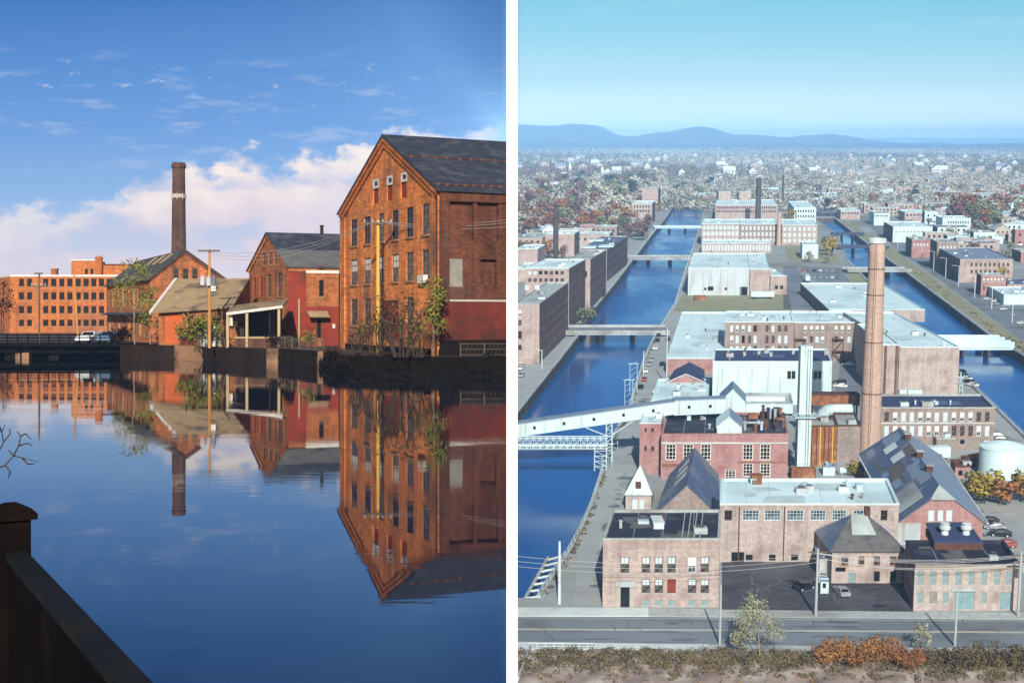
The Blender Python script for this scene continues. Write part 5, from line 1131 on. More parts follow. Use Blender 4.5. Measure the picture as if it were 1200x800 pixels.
# inclined conveyor gallery on legs, with the hopper house it runs into
Yc = 331.0; cl, cm, cr = at_depth(MR, 602, 505, Yc), at_depth(MR, 790, 478, Yc), at_depth(MR, 850, 475.5, Yc)
R = thing('conveyor_gallery', 'long white inclined conveyor gallery crossing the canal on a lattice leg', 'conveyor', MR, (cl.x, Yc, 0)); p = Vector((cl.x, Yc, 0)); m = MB(); mr_ = MB(); mw = MB()
for a, b, hh in ((cl, cm, 3.4), (cm, cr, 3.9)):
    a_, b_ = a - p, b - p; P = [(a_.x, 0, a_.z - hh / 2), (b_.x, 0, b_.z - hh / 2), (b_.x, 0, b_.z + hh / 2), (a_.x, 0, a_.z + hh / 2)]; Q = [(x, 3.2, z) for x, y, z in P]
    m.poly(P, 'white_wall'); m.poly(Q[::-1], 'white_wall'); m.poly([P[0], Q[0], Q[1], P[1]], 'white_wall'); m.poly([P[1], Q[1], Q[2], P[2]], 'white_wall'); m.poly([P[0], P[3], Q[3], Q[0]], 'white_wall')
    mr_.slab([(a_.x - .1, -.25, a_.z + hh / 2 + .16), (b_.x + .1, -.25, b_.z + hh / 2 + .16), (b_.x + .1, 3.45, b_.z + hh / 2 + .16), (a_.x - .1, 3.45, a_.z + hh / 2 + .16)], .14, 'slate_pale')
    for k in range(5 if a is cl else 2):
        f = (k + .7) / (5.4 if a is cl else 2.4); q = a_.lerp(b_, f); mw.box(q.x - .35, q.x + .35, -.06, -.003, q.z - .3, q.z + .5, 'glass_dark')
m.build('gallery', R); sm_ = MB()
for a, b, hh, n in ((cl, cm, 3.4, 16), (cm, cr, 3.9, 5)):
    for k in range(1, n): q = (a - p).lerp(b - p, k / n); sm_.box(q.x - .06, q.x + .06, -.05, -.003, q.z - hh / 2, q.z + hh / 2, 'steel_pale')
    for s in (-1, 1): u, v = a - p, b - p; z = s * (hh / 2 - .12); sm_.tube((u.x, -.04, u.z + z), (v.x, -.04, v.z + z), .1, n=4, m='steel_pale')
sm_.build('rib', R); mr_.build('roof', R); mw.build('window', R)
lx = at_depth(MR, 714, 500, Yc).x - p.x; zt = cl.lerp(cm, (lx) / (cm.x - cl.x)).z - 1.7
m = MB()
for dx in (-.8, .8):
    for dy in (.2, 3.0): m.tube((lx + dx, dy, 0), (lx + dx * .9, dy, zt), .2, n=6, m='steel_pale')
for z in np.arange(1.2, zt - 1, 1.8): m.tube((lx - .8, .2, z), (lx + .8, .2, z + 1.6), .1, n=5, m='steel_pale'); m.tube((lx - .8, .2, z), (lx + .8, .2, z), .1, n=5, m='steel_pale')
m.tube((lx, .2, zt - 3.4), (lx - 6, .2, zt - 1.0), .16, n=5, m='steel_pale'); m.tube((lx, .2, zt - 3.4), (lx + 6, .2, zt + .6), .16, n=5, m='steel_pale'); m.build('leg', R)
lx2 = at_depth(MR, 808, 480, Yc).x - p.x; m = MB(); m.box(lx2 - .5, lx2 + .5, .6, 2.6, 0, cm.z - 1.9, 'steel_pale'); m.build('leg', R)
def gable_box(name, lb, x0, x1, yb, yt, yr, dep, wm, rm, cat='shed'):
    a, b = g2(x0, yb), g2(x1, yb); b.y = a.y; o, d = ray(MR, x0, yt); h = o.z + d.z * a.y / d.y; o, d = ray(MR, x0, yr); hr = o.z + d.z * a.y / d.y; e = V2((KV * dep, dep)); L = b.x - a.x
    R, loc, p = shell(MR, name, lb, cat, [a, b, b + e, a + e], -.05, h, wm, {}, {0: [(0, h), (L / 2, hr), (L, h)], 2: [(0, h), (L / 2, hr), (L, h)]})
    for s, sg in ((0, -1), (L, 1)):
        m = MB(); m.slab([Vector((s + sg * .3, -.3, h - .05 - p.z)), Vector((s + e.x + sg * .3, dep + .3, h - .05 - p.z)), Vector((L / 2 + e.x, dep + .3, hr + .15 - p.z)), Vector((L / 2, -.3, hr + .15 - p.z))], .14, rm[0 if sg < 0 else 1]); m.build('roof', R)
    return R
gable_box('hopper_house', 'grey-roofed white hopper house at the top end of the conveyor', 843, 872, 515, 470, 455, 11, 'white_wall', ('slate_pale', 'slate_pale'))
gable_box('gabled_penthouse', 'small white gabled penthouse at the back of the boiler house roof', 839, 868, 560, 500, 488, 10, 'white_wall', ('white_roof', 'slate_pale'))
# lattice pipe bridge over the canal
a, b = at_depth(MR, 601.5, 519.5, 322), at_depth(MR, 712, 519.5, 322); R = thing('lattice_footbridge', 'pale lattice pipe bridge over the canal just below the conveyor', 'bridge', MR, (max(a.x, XW + .05), 322, a.z - 1.9)); Lb = b.x - max(a.x, XW + .05); m = MB()
for y in (0, 2.2):
    for z in (.6, 3.2): m.tube((0, y, z), (Lb, y, z), .16, n=5, m='steel_pale')
    n = 14
    for k in range(n): x0, x1 = Lb * k / n, Lb * (k + 1) / n; m.tube((x0, y, .6), (x1, y, 3.2), .09, n=4, m='steel_pale'); m.tube((x1, y, .6), (x0, y, 3.2), .07, n=4, m='steel_pale'); m.tube((x0, y, .6), (x0, y, 3.2), .09, n=4, m='steel_pale')
m.build('truss', R); m = MB()
for x in (Lb - .3, Lb - 3.2):
    for y in (0, 2.2): m.tube((x, y, -(a.z - 1.9)), (x, y, .6), .16, n=5, m='steel_pale')
for k in range(4): z0_ = -(a.z - 1.9) * (1 - k / 4); z1_ = -(a.z - 1.9) * (1 - (k + 1) / 4); m.tube((Lb - .3, 0, z0_), (Lb - 3.2, 0, z1_), .09, n=4, m='steel_pale'); m.tube((Lb - .3, 0, z1_), (Lb - 3.2, 0, z1_), .09, n=4, m='steel_pale')
m.build('leg', R); m = MB(); m.tube((0, .7, 1.2), (Lb, .7, 1.2), .42, n=10, m='white_wall'); m.tube((0, 1.6, 1.1), (Lb, 1.6, 1.1), .3, n=10, m='steel_pale'); m.build('pipe', R); m = MB(); m.box(0, Lb, .1, 2.1, .3, .42, 'concrete'); m.build('deck', R)
# white frames standing along the quay
for k, (x, yb, yt) in enumerate(((703, 548, 520), (711, 528, 500), (730, 482, 445), (736, 462, 426))):
    q = g2(x, yb); o, d = ray(MR, x, yt); z = o.z + d.z * q.y / d.y; m = MB()
    for dx in (0, 2.4): m.tube((dx, 0, 0), (dx, 0, z), .085, n=5, m='steel_pale')
    for zz in np.arange(1, z, 1.7): m.tube((0, 0, zz), (2.4, 0, zz + 1.4), .05, n=4, m='steel_pale')
    m.tube((-.5, 0, z), (2.9, 0, z), .13, n=5, m='steel_pale'); single(m, 'quay_gantry', 'pale steel lattice gantry standing on the quay beside the canal', 'gantry', MR, (q.x + .5, q.y, 0), group='steel gantries on the quay')
# dock cribbing in the canal corner
pts = [(663, 645), (629, 704)]; a, b = g2(663, 646), g2(633, 702); R = thing('dock_frame', 'open white ladder-like dock frame in the near canal corner', 'dock', MR, (a.x, a.y, 0)); m = MB(); d = b - a
m.tube((-3.6, -2, -.6), (d.x - 3.2, d.y, -.6), .35, n=6, m='concrete'); m.tube((-.3, 0, -.2), (d.x + .3, d.y, -.2), .3, n=6, m='concrete')
for k in range(7): f = (k + .4) / 7; q = d * f; m.tube((q.x, q.y, -.25), (q.x - 3.4, q.y - 2 * (1 - f), -.6), .22, n=6, m='concrete_white')
m.build('frame', R); m = MB()
for k in range(4): f = (k + .5) / 4; q = d * f; m.tube((q.x - 3.4, q.y - 2 * (1 - f), -5), (q.x - 3.4, q.y - 2 * (1 - f), -.4), .25, n=6, m='dark_wood')
m.build('pile', R)
# R10 rusty precipitator and its duct
R, loc, p, h, fp = rb('rusty_bin', 'rusty corrugated iron bin building between the white stack and the tall chimney', 947.5, 980, 546, 499.5, 490, 'rust_iron', 'grey_roof', coping='rust_dark')
m = MB()
for x in (951, 957, 961, 966, 971, 975.5): s, z = onwall(MR, fp[0], fp[1], x, 520); m.box(s - .12, s + .12, -.2, -.003, .2, h, 'pole_yellow' if x in (961, 975.5) else 'rust_dark')
m.build('rib', R)
R, loc, p, h, fp = rb('grey_hopper_block', 'dark grey rusted hopper block beside the foot of the tall chimney', 980.5, 1007, 540, 499, 484, 'brown_brick', 'grey_roof', [([(984, 990), (994, 1000)], 503, 513, 'board'), ([(984, 992), (995, 1001)], 517, 534, 'board')], coping='rust_dark')
q = g2(962, 556); m = MB()
R = thing('flue_duct', 'rusty red flue box with a fat white elbow pipe running into the tall chimney', 'duct', MR, (q.x, 352, 0)); p = Vector((q.x, 352, 0)); P = lambda x, y, Y: at_depth(MR, x, y, Y) - p
a, b = P(947, 475, 356), P(1008, 463, 356); m = MB(); m.box(a.x, b.x, a.y, a.y + 4, a.z, b.z, 'rust_iron'); m.box(a.x, b.x, a.y - .15, a.y + 4.1, b.z + .003, b.z + .3, 'rust_dark'); m.build('flue_box', R)
m = MB(); pts = [P(1000, 480, 352), P(975, 480, 352)]
for k in range(25): an = math.pi / 2 * k / 24; c = P(975, 489, 352); e = P(975, 480, 352); rr = e.z - c.z; pts.append(Vector((c.x - rr * math.sin(an) * 1.3, c.y, c.z + rr * math.cos(an))))
for u, v in zip(pts, pts[1:]): m.tube(u, v, 1.55, 1.55, 14, 'white_wall')
m.build('elbow_pipe', R)
m = MB()
for x in (952, 985, 1004): a = P(x, 472, 357.5); m.tube((a.x, a.y, 0), (a.x, a.y, a.z), .25, n=6, m='rust_dark')
m.build('support', R)
R, loc, p, h, fp = rb('white_booth', 'tiny white booth with a dark lid in the yard behind the factory', 964.5, 978, 557, 547, 543.5, 'white_wall', 'slate_pale', coping='slate_pale')
# R11 the tall chimney
q = g2(1019, 529); o, d = ray(MR, 1019, 279); zt = o.z + d.z * q.y / d.y; R = thing('brick_chimney', 'very tall round pinkish brick chimney in the middle of the town', 'chimney', MR, (q.x, q.y, 0)); m = MB()
rb_, rt = 12.0 / F * q.y * 1.05, 8.6 / F * q.y * 1.05
m.lathe([(rb_ + (rt - rb_) * k / 24, (zt - 1.5) * k / 24) for k in range(25)], 40, 'stack_brick'); m.build('shaft', R, True)
m = MB(); m.lathe([(rt, zt - 1.5), (rt + .35, zt - 1.2), (rt + .35, zt - .2), (rt + .1, zt), (rt - .7, zt), (rt - .7, zt - 3)], 40, 'concrete_white', closed_top=False); m.build('cap', R)
for f in (.28, .52, .74, .86): rr = rb_ + (rt - rb_) * f; m = MB(); z = zt * f; m.lathe([(rr + .01, z - .12), (rr + .08, z - .1), (rr + .08, z + .1), (rr, z + .12)], 40, 'rust_dark', closed_top=False); m.build('iron_hoop', R)
m = MB(); a = math.radians(250)
for dx in (-.22, .22): m.tube((math.cos(a) * (rb_ + .15) + dx, math.sin(a) * (rb_ + .15), 2), (math.cos(a) * (rt + .15) + dx, math.sin(a) * (rt + .15), zt - 1), .05, n=4, m='rust_dark')
m.build('ladder', R)
# R12 long brick mill right of the chimney
cx = [1039, 1049, 1059, 1068.7, 1078.8, 1088.5, 1098, 1108, 1118, 1127.7, 1137.5, 1147, 1157]; W = [(c - 2.7, c + 2.7) for c in cx]
st = ['sash', 'paleh', 'pale', 'pale', 'paleh', 'paleh', 'pale', 'pale', 'paleh', 'paleh', 'paleh', 'sash', 'sash']
R, loc, p, h, fp = rb('long_brick_mill', 'long brick mill with a navy roof and pale blinded windows right of the chimney', 1030.5, 1164, 527, 478, 462.5, 'brown_brick', 'navy_roof', [(W, 482.5, 493.5, st), (W, 498.5, 510.5, st[3:] + st[:3]), ([(1133, 1150)], 513.5, 525.5, 'board'), ([(1153.5, 1160)], 515.5, 521, 'pale'), ([(1125, 1130.5)], 515, 520, 'dark')], coping='concrete')
m = MB(); z0, z1 = onwall(MR, fp[0], fp[1], 1090, 496)[1], onwall(MR, fp[0], fp[1], 1090, 494.8)[1]; m.box(0, loc[1].x, -.15, -.003, z0, z1, 'concrete_white'); m.build('string_course', R)
for x in (1072, 1094, 1113): roofbox(R, p, x, x + 1.5, 473, 470, h, .5, 'concrete_white', 'roof_vent')
rb('brick_shed', 'small grey rusted transformer shed against the long brick mill', 1097, 1119, 530, 514, 510.5, 'board_grey', 'grey_roof', k=0)
rb('red_shed', 'small red brick shed with a dark door beside the white tank', 1119, 1137, 560, 547, 539, 'rose_brick', 'rust_dark', [([(1123, 1128)], 551, 557, 'dark')], coping='rust_dark')
# R13 white tank
q = g2(1186, 563); m = MB(); rr = 29 / F * q.y; o, d = ray(MR, 1186, 530); hh = o.z + d.z * (q.y) / d.y
R = thing('storage_tank', 'big round white storage tank at the right edge', 'tank', MR, (q.x, q.y + rr, 0)); m.lathe([(rr, 0), (rr, hh * .5), (rr + .05, hh * .5 + .02), (rr + .05, hh * .5 + .12), (rr, hh * .5 + .14), (rr, hh)], 40, 'white_roof'); m.build('shell', R, False)
m = MB(); m.lathe([(rr + .12, hh - .1), (rr + .12, hh + .1), (rr * .6, hh + 1.0), (.6, hh + 1.6), (.2, hh + 1.6)], 40, 'white_roof'); m.build('roof', R)
m = MB(); m.lathe([(rr + .3, 1.0)] + [(rr + .3, 1.02)], 40, 'steel_pale', closed_top=False)
for k in range(20): an = math.pi + math.pi * k / 19; m.tube((math.cos(an) * rr, math.sin(an) * rr, hh + .1), (math.cos(an) * rr, math.sin(an) * rr, hh + 1.1), .06, n=4, m='steel_pale')
m.build('railing', R)
# R14 substation frames and mast
for x0, x1, yb, yt, yb2 in ((1058, 1113, 462, 425, 432), (1066.5, 1125, 462, 436, 442)):
    a, b = g2(x0, yb), g2(x1, yb); b.y = a.y; o, d = ray(MR, x0, yt); z = o.z + d.z * a.y / d.y; o, d = ray(MR, x0, yb2 + 5); zb = o.z + d.z * a.y / d.y; L = b.x - a.x; R = thing('substation_gantry', 'pale lattice substation gantry behind the long brick mill, %s of the pair' % ('rear and shorter' if x0 < 1060 else 'front and longer'), 'gantry', MR, (a.x, a.y, 0)); m = MB()
    for x in (0, L):
        for dx in (-.7, .7):
            for dy in (-.7, .7): m.tube((x + dx, dy, 0), (x, 0, z), .13, n=4, m='steel_pale')
        for zz in np.arange(.8, zb, 1.6): m.tube((x - .65, -.65, zz), (x + .6, -.65, zz + 1.4), .07, n=4, m='steel_pale'); m.tube((x + .65, -.65, zz), (x - .6, -.65, zz + 1.4), .07, n=4, m='steel_pale')
    m.build('tower', R); m = MB()
    for zz in (zb, zb + 1.6):
        for dy in (-.5, .5): m.tube((0, dy, zz), (L, dy, zz), .13, n=4, m='steel_pale')
    n = 16
    for k in range(n): m.tube((L * k / n, -.5, zb + (k % 2) * 1.6), (L * (k + 1) / n, -.5, zb + ((k + 1) % 2) * 1.6), .08, n=4, m='steel_pale')
    m.build('beam', R); m = MB()
    for k in range(6): x = L * (k + .5) / 6; m.tube((x, 0, zb), (x, 0, zb - 1.2), .14, n=6, m='insulator')
    m.build('insulator', R)
q = g2(1103.5, 463); o, d = ray(MR, 1103, 402); z = o.z + d.z * q.y / d.y; m = MB(); m.tube((0, 0, 0), (0, 0, z), .62, .55, 12, 'white_roof'); m.tube((0, 0, z), (0, 0, z + .3), .8, .8, 12, 'white_roof'); single(m, 'white_mast', 'thick white mast standing before the tall brick wall by the substation', 'mast', MR, (q.x, q.y, 0))
for k, x in enumerate((1054, 1064, 1072)): 
    q = g2(x, 465); m = MB(); m.box(0, 2.4, 0, 2, .2, 2.2, 'white_wall'); m.box(.2, 2.2, .2, 1.8, 0, .2, 'concrete'); 
    for xx in (.5, 1.2, 1.9): m.lathe([(.12, 2.2), (.2, 2.5), (.1, 2.9)], 8, 'insulator', (xx, 1))
    single(m, 'transformer', 'pale boxy transformer at the foot of the substation gantries', 'transformer', MR, (q.x, q.y, 0), group='substation transformers')
# R15.. white-roofed works
R, loc, p, h, fp = rb('tall_brick_works', 'big blank brick works with a white roof behind the tall chimney', 1052, 1122, 464, 407, 366, 'tan_brick', 'white_roof', coping='white_roof', k=.04)
R, loc, p, h, fp = rb('brick_pier_block', 'narrow buttressed brick block between the chimney and the blank brick works', 1030, 1051, 466, 404, 380, 'pink_brick', 'white_roof', coping='white_roof', k=.1)
m = MB()
for x in (1032, 1037, 1050): s, z = onwall(MR, fp[0], fp[1], x, 430); m.box(s - .35, s + .35, -.5, -.003, 0, h - .3, 'dusk_brick')
m.build('buttress', R)
R, loc, p, h, fp = rb('white_roofed_works', 'broad white-roofed brick works beside the canal road, in front of the lawn', 781, 848, 438, 420, 366, 'rose_brick', 'white_roof', coping='white_roof', k=.17)
xs = [850.5, 857.5, 864, 871, 878.5, 885, 899, 906, 913.5, 921]; W = [(x - 1.8, x + 1.8) for x in xs]; st = ['pale', 'pale', 'paleh', 'paleh', 'pale', 'dark', 'sash', 'pale', 'sash', 'sash']
R, loc, p, h, fp = rb('brick_wing', 'three-storey brown brick wing with small pale windows and a white roof', 848.5, 929, 424, 377.5, 365, 'brown_brick', 'white_roof', [(W, 381, 388.5, st), (W, 393, 402, st[2:] + st[:2]), (W, 405.5, 411, st)], coping='white_roof', k=.17)
xs = [944, 951, 957.5, 964, 980, 987, 995]
R, loc, p, h, fp = rb('stepped_brick_wing', 'brown brick wing with rusty stairs between the white stack and the chimney', 929.5, 1006, 424, 378, 365, 'brown_brick', 'white_roof', [([(x - 1.9, x + 1.9) for x in xs], 381.5, 389, 'paleh'), ([(x - 1.9, x + 1.9) for x in xs], 394, 401, ['paleh', 'sash', 'pale'] * 2 + ['pale'])], coping='white_roof', k=.17)
for x0 in (921, 975): 
    m = MB(); s0, z0 = onwall(MR, fp[0], fp[1], max(x0, 931), 408); m.box(s0, s0 + 4, -1.4, -.003, 4, 4.3, 'rust_dark'); m.box(s0, s0 + 4, -1.4, -.003, 8.5, 8.8, 'rust_dark')
    for dx in (0, 3.9): m.tube((s0 + dx, -1.35, 0), (s0 + dx, -1.35, 10), .12, n=4, m='rust_dark')
    m.tube((s0, -1.3, 4.2), (s0 + 4, -1.3, 8.6), .2, n=4, m='rust_dark'); m.tube((s0 + 4, -1.3, .1), (s0, -1.3, 4.2), .2, n=4, m='rust_dark'); m.build('fire_escape', R)
rb('flat_canopy', 'pale low canopy building in front of the stepped brick wing', 941, 977, 420, 404, 398, 'tan_brick', 'white_roof', coping='white_roof')
R, loc, p, h, fp = rb('panelled_warehouse', 'wide pale panelled warehouse with a white roof beyond the lawn', 806, 878, 346, 314.5, 297, 'pale_panel', 'white_roof', [([(829.5, 836)], 335.5, 340.5, 'dark'), ([(867, 876)], 336, 345.9, 'dark'), ([(825, 828), (849, 852)], 337, 340, 'small')], coping='white_roof')
m = MB()
for x in (823, 838.5, 853.5, 868.5): s, z = onwall(MR, fp[0], fp[1], x, 330); m.box(s - .1, s + .1, -.08, -.003, .2, h - 1.5, 'steel_pale')
m.build('panel_joint', R)
rb('brick_warehouse', 'plain pinkish brick end block joined to the panelled warehouse', 878.4, 901.5, 346.5, 315.5, 297, 'pink_brick', 'white_roof', coping='white_roof')
rb('low_brick_office', 'low brick office with a pale stepped roof right of the panelled warehouse', 902.5, 921.5, 345, 323.5, 302, 'pink_brick', 'white_roof', [([(908, 912), (914, 918)], 334.5, 339, 'small')], coping='white_roof', k=.02)
rb('white_roofed_hall', 'wide low hall with a bright white roof and dark left wall beside the diagonal canal', 971, 1083.5, 377, 363, 332, 'tan_brick', 'white_roof', coping='white_roof', sm={3: 'dusk_brick'}, k=.1)
# far mills between the canals
nn = lambda n, a, b, s=.6: (n, a, b, s)
rb('white_windowed_mill', 'mill with two rows of big white windows beyond the panelled warehouse', 822, 866.5, 287, 262.5, 257, 'pink_brick', 'white_roof', [(nn(9, 823, 866, .7), 264.5, 269, 'pale'), (nn(9, 823, 866, .7), 271, 276, 'pale'), (nn(9, 823, 866, .6), 279, 283, 'pale')], coping='white_roof')
rb('brown_windowed_mill', 'brown brick mill wing with pale windows adjoining the white-windowed mill', 867, 911, 287, 263, 257, 'brown_brick', 'white_roof', [(nn(9, 868, 910, .55), 265, 269.5, 'pale'), (nn(9, 868, 910, .55), 272, 276.5, 'pale'), (nn(9, 868, 910, .55), 279, 283.5, 'pale')], coping='white_roof')
rb('pink_windowed_mill', 'pinkish mill block right of the thin brick stack', 916, 957.5, 287, 264, 257, 'pink_brick', 'white_roof', [(nn(7, 917, 957, .6), 266, 270.5, 'pale'), (nn(7, 917, 957, .6), 273, 277.5, 'pale'), (nn(7, 917, 957, .6), 280, 284, 'pale')], coping='white_roof')
rb('columned_shed', 'long low white-columned shed in front of the white-windowed mill', 822, 904, 296, 285, 281.5, 'tan_brick', 'white_roof', [(nn(22, 823, 903, .6), 287, 293.5, 'pale')], coping='white_roof')
rb('white_block', 'bright white block with vertical bays right of the columned shed', 940, 958.5, 303, 287, 283, 'white_wall', 'white_roof', [(nn(6, 941, 958, .55), 289, 301, 'pale')], coping='white_roof')
R, loc, p, h, fp = rb('pale_long_mill', 'long pale mill with many tiny windows beyond the white-windowed mill', 838, 911, 258, 240.5, 234, 'pink_brick', 'white_roof', [(nn(28, 839, 910, .5), 242, 244.5, 'dark'), (nn(28, 839, 910, .5), 246.5, 249, 'dark')], coping='white_roof')
for x in (842, 866): roofbox(R, p, x, x + 14, 234.5, 225, h, 12, 'pink_brick', 'roof_tower', 'white_roof')
rb('pale_square_mill', 'pale square mill with small dark windows right of the long pale mill', 930, 956, 262, 243.5, 236, 'white_wall', 'white_roof', [(nn(8, 931, 955, .5), 246, 249, 'dark'), (nn(8, 931, 955, .5), 252, 255, 'dark')], coping='white_roof')
for x, yb, yt, w, mt, lb in ((888, 262, 209, 3.2, 'chimney_far', 'thin dark chimney rising behind the white-windowed mill'), (912.5, 288, 248, 2.4, 'stack_brick', 'short pinkish brick stack between the mill blocks'), (651, 352, 239.5, 3.1, 'chimney_far', 'dark steel-grey chimney on the left bank of the canal'), (917, 240, 205, 1.2, 'chimney_far', 'very thin far chimney right of the dark one')):
    q = g2(x, yb); o, d = ray(MR, x, yt); z = o.z + d.z * q.y / d.y; rr = w / F * q.y; R = thing('chimney', lb, 'chimney', MR, (q.x, q.y, 0)); m = MB(); m.lathe([(rr * (1.12 - .2 * k / 10), z * k / 10) for k in range(11)], 20, mt); m.build('shaft', R, True); m = MB(); m.lathe([(rr * .92, z - 1.2), (rr * 1.12, z - .8), (rr * 1.12, z), (rr * .7, z)], 20, mt); m.build('cap', R)
# left bank mills
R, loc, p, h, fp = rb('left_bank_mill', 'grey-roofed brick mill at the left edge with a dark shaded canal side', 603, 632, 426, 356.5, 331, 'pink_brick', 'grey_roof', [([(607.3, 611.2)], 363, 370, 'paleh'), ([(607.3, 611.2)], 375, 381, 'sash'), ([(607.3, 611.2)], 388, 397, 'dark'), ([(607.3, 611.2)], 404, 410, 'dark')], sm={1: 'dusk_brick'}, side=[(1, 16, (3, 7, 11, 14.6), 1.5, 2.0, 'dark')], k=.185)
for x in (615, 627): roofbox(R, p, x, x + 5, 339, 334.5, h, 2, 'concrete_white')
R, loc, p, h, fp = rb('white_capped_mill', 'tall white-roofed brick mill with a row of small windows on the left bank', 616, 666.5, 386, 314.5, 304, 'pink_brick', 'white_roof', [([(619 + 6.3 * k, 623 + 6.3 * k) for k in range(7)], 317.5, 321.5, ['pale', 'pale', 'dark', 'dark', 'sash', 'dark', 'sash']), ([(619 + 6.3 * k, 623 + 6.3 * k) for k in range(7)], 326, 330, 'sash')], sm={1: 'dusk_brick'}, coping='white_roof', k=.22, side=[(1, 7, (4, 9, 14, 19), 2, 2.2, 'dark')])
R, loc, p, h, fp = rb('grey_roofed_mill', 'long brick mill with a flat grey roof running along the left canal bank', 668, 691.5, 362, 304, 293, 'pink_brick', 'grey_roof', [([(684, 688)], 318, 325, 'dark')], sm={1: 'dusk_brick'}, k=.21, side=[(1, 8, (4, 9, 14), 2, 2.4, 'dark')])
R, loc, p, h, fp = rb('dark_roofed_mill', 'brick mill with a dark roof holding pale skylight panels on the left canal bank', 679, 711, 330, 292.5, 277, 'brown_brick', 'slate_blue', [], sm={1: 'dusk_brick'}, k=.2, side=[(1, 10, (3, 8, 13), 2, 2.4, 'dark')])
for x, y in ((684, 290), (705, 289), (694, 282)): q0 = G(x - 4, y, h + .15) - p; m = MB(); m.hexa([(q0.x, q0.y), (q0.x + 9, q0.y), (q0.x + 11, q0.y + 14), (q0.x + 2, q0.y + 14)], h - .2, h + .3, 'white_roof'); m.build('skylight', R)
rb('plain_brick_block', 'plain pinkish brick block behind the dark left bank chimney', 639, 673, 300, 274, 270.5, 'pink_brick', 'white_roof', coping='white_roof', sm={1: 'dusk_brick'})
rb('low_brick_block', 'low brick block at the left edge in front of the far houses', 604, 636, 297, 279, 273, 'pink_brick', 'grey_roof', [(nn(4, 606, 634, .4), 282, 285, 'dark')])
rb('low_brick_store', 'low brick store at the left edge behind the white-capped mill', 604, 630, 314, 292, 287, 'pink_brick', 'white_roof', coping='white_roof')
rb('pale_roofed_store', 'small pale-roofed store behind the white-capped mill at the left edge', 603, 616, 330, 315, 308, 'tan_brick', 'white_roof', coping='white_roof')
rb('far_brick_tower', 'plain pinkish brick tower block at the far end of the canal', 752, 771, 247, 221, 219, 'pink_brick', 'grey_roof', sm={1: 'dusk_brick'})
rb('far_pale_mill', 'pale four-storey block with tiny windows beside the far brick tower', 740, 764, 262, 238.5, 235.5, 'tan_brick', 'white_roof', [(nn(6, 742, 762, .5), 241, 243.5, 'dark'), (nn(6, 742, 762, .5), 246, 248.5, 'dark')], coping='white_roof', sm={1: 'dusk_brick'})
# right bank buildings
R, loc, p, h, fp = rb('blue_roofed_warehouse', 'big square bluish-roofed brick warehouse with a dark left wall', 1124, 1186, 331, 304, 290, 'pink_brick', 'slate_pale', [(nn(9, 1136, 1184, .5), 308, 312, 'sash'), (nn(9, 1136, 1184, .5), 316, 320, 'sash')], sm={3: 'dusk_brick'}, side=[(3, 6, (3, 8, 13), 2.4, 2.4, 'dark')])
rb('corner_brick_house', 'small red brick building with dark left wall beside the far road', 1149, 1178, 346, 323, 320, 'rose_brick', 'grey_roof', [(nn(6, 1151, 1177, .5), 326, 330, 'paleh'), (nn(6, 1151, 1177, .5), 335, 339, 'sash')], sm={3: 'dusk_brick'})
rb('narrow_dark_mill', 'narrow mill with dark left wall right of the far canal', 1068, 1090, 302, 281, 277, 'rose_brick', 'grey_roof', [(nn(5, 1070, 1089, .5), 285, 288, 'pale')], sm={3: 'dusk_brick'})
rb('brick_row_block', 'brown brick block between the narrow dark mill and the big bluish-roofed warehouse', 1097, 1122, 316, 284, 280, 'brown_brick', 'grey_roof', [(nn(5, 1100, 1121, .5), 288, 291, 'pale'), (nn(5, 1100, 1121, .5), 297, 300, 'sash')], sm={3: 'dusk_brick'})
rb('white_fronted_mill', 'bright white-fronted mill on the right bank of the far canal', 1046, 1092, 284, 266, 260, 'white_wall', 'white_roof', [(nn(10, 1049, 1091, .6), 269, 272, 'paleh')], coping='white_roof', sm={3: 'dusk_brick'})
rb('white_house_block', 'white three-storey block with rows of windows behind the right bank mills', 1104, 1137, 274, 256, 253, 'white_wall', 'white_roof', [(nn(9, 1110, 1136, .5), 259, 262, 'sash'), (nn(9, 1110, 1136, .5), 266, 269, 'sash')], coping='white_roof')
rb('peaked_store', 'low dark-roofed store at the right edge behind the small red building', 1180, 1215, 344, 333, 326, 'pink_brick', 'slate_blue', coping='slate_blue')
rb('white_garage', 'low white-roofed garage at the right edge with a blue car in front', 1176, 1216, 357, 346, 336, 'white_wall', 'white_roof', coping='white_roof')
for k, (x0, x1, yb, yt, yk) in enumerate(((985, 1008, 257, 247, 244), (1024, 1042, 264, 250, 247), (1060, 1088, 259, 249, 246), (958, 978, 243, 236, 232), (1096, 1130, 250, 243, 238), (1000, 1050, 243, 238, 233), (1060, 1100, 241, 236, 231), (1135, 1180, 247, 238, 233), (1150, 1205, 237, 230, 226), (905, 935, 232, 226, 221), (945, 985, 229, 224, 219), (1000, 1060, 229, 225, 219), (1080, 1120, 227, 223, 218), (1120, 1160, 252, 243, 240), (1170, 1205, 263, 252, 246), (612, 640, 262, 254, 250), (690, 716, 262, 251, 246), (716, 736, 258, 249, 245), (655, 690, 264, 256, 252), (760, 800, 236, 231, 228), (960, 990, 238, 230, 226), (815, 838, 234, 229, 226), (880, 930, 224, 220, 217))):
    rb('distant_block', 'small pale flat-roofed block in the far town beyond the mills', x0, x1, yb, yt, yk, ('pink_brick', 'white_wall', 'tan_brick')[k % 3], ('white_roof', 'grey_roof', 'white_roof')[k % 3], [(nn(6, x0 + 1, x1 - 1, .5), yt + 2, min(yt + 4, yb - 1), 'dark')], coping='white_roof', group='distant flat-roofed blocks')

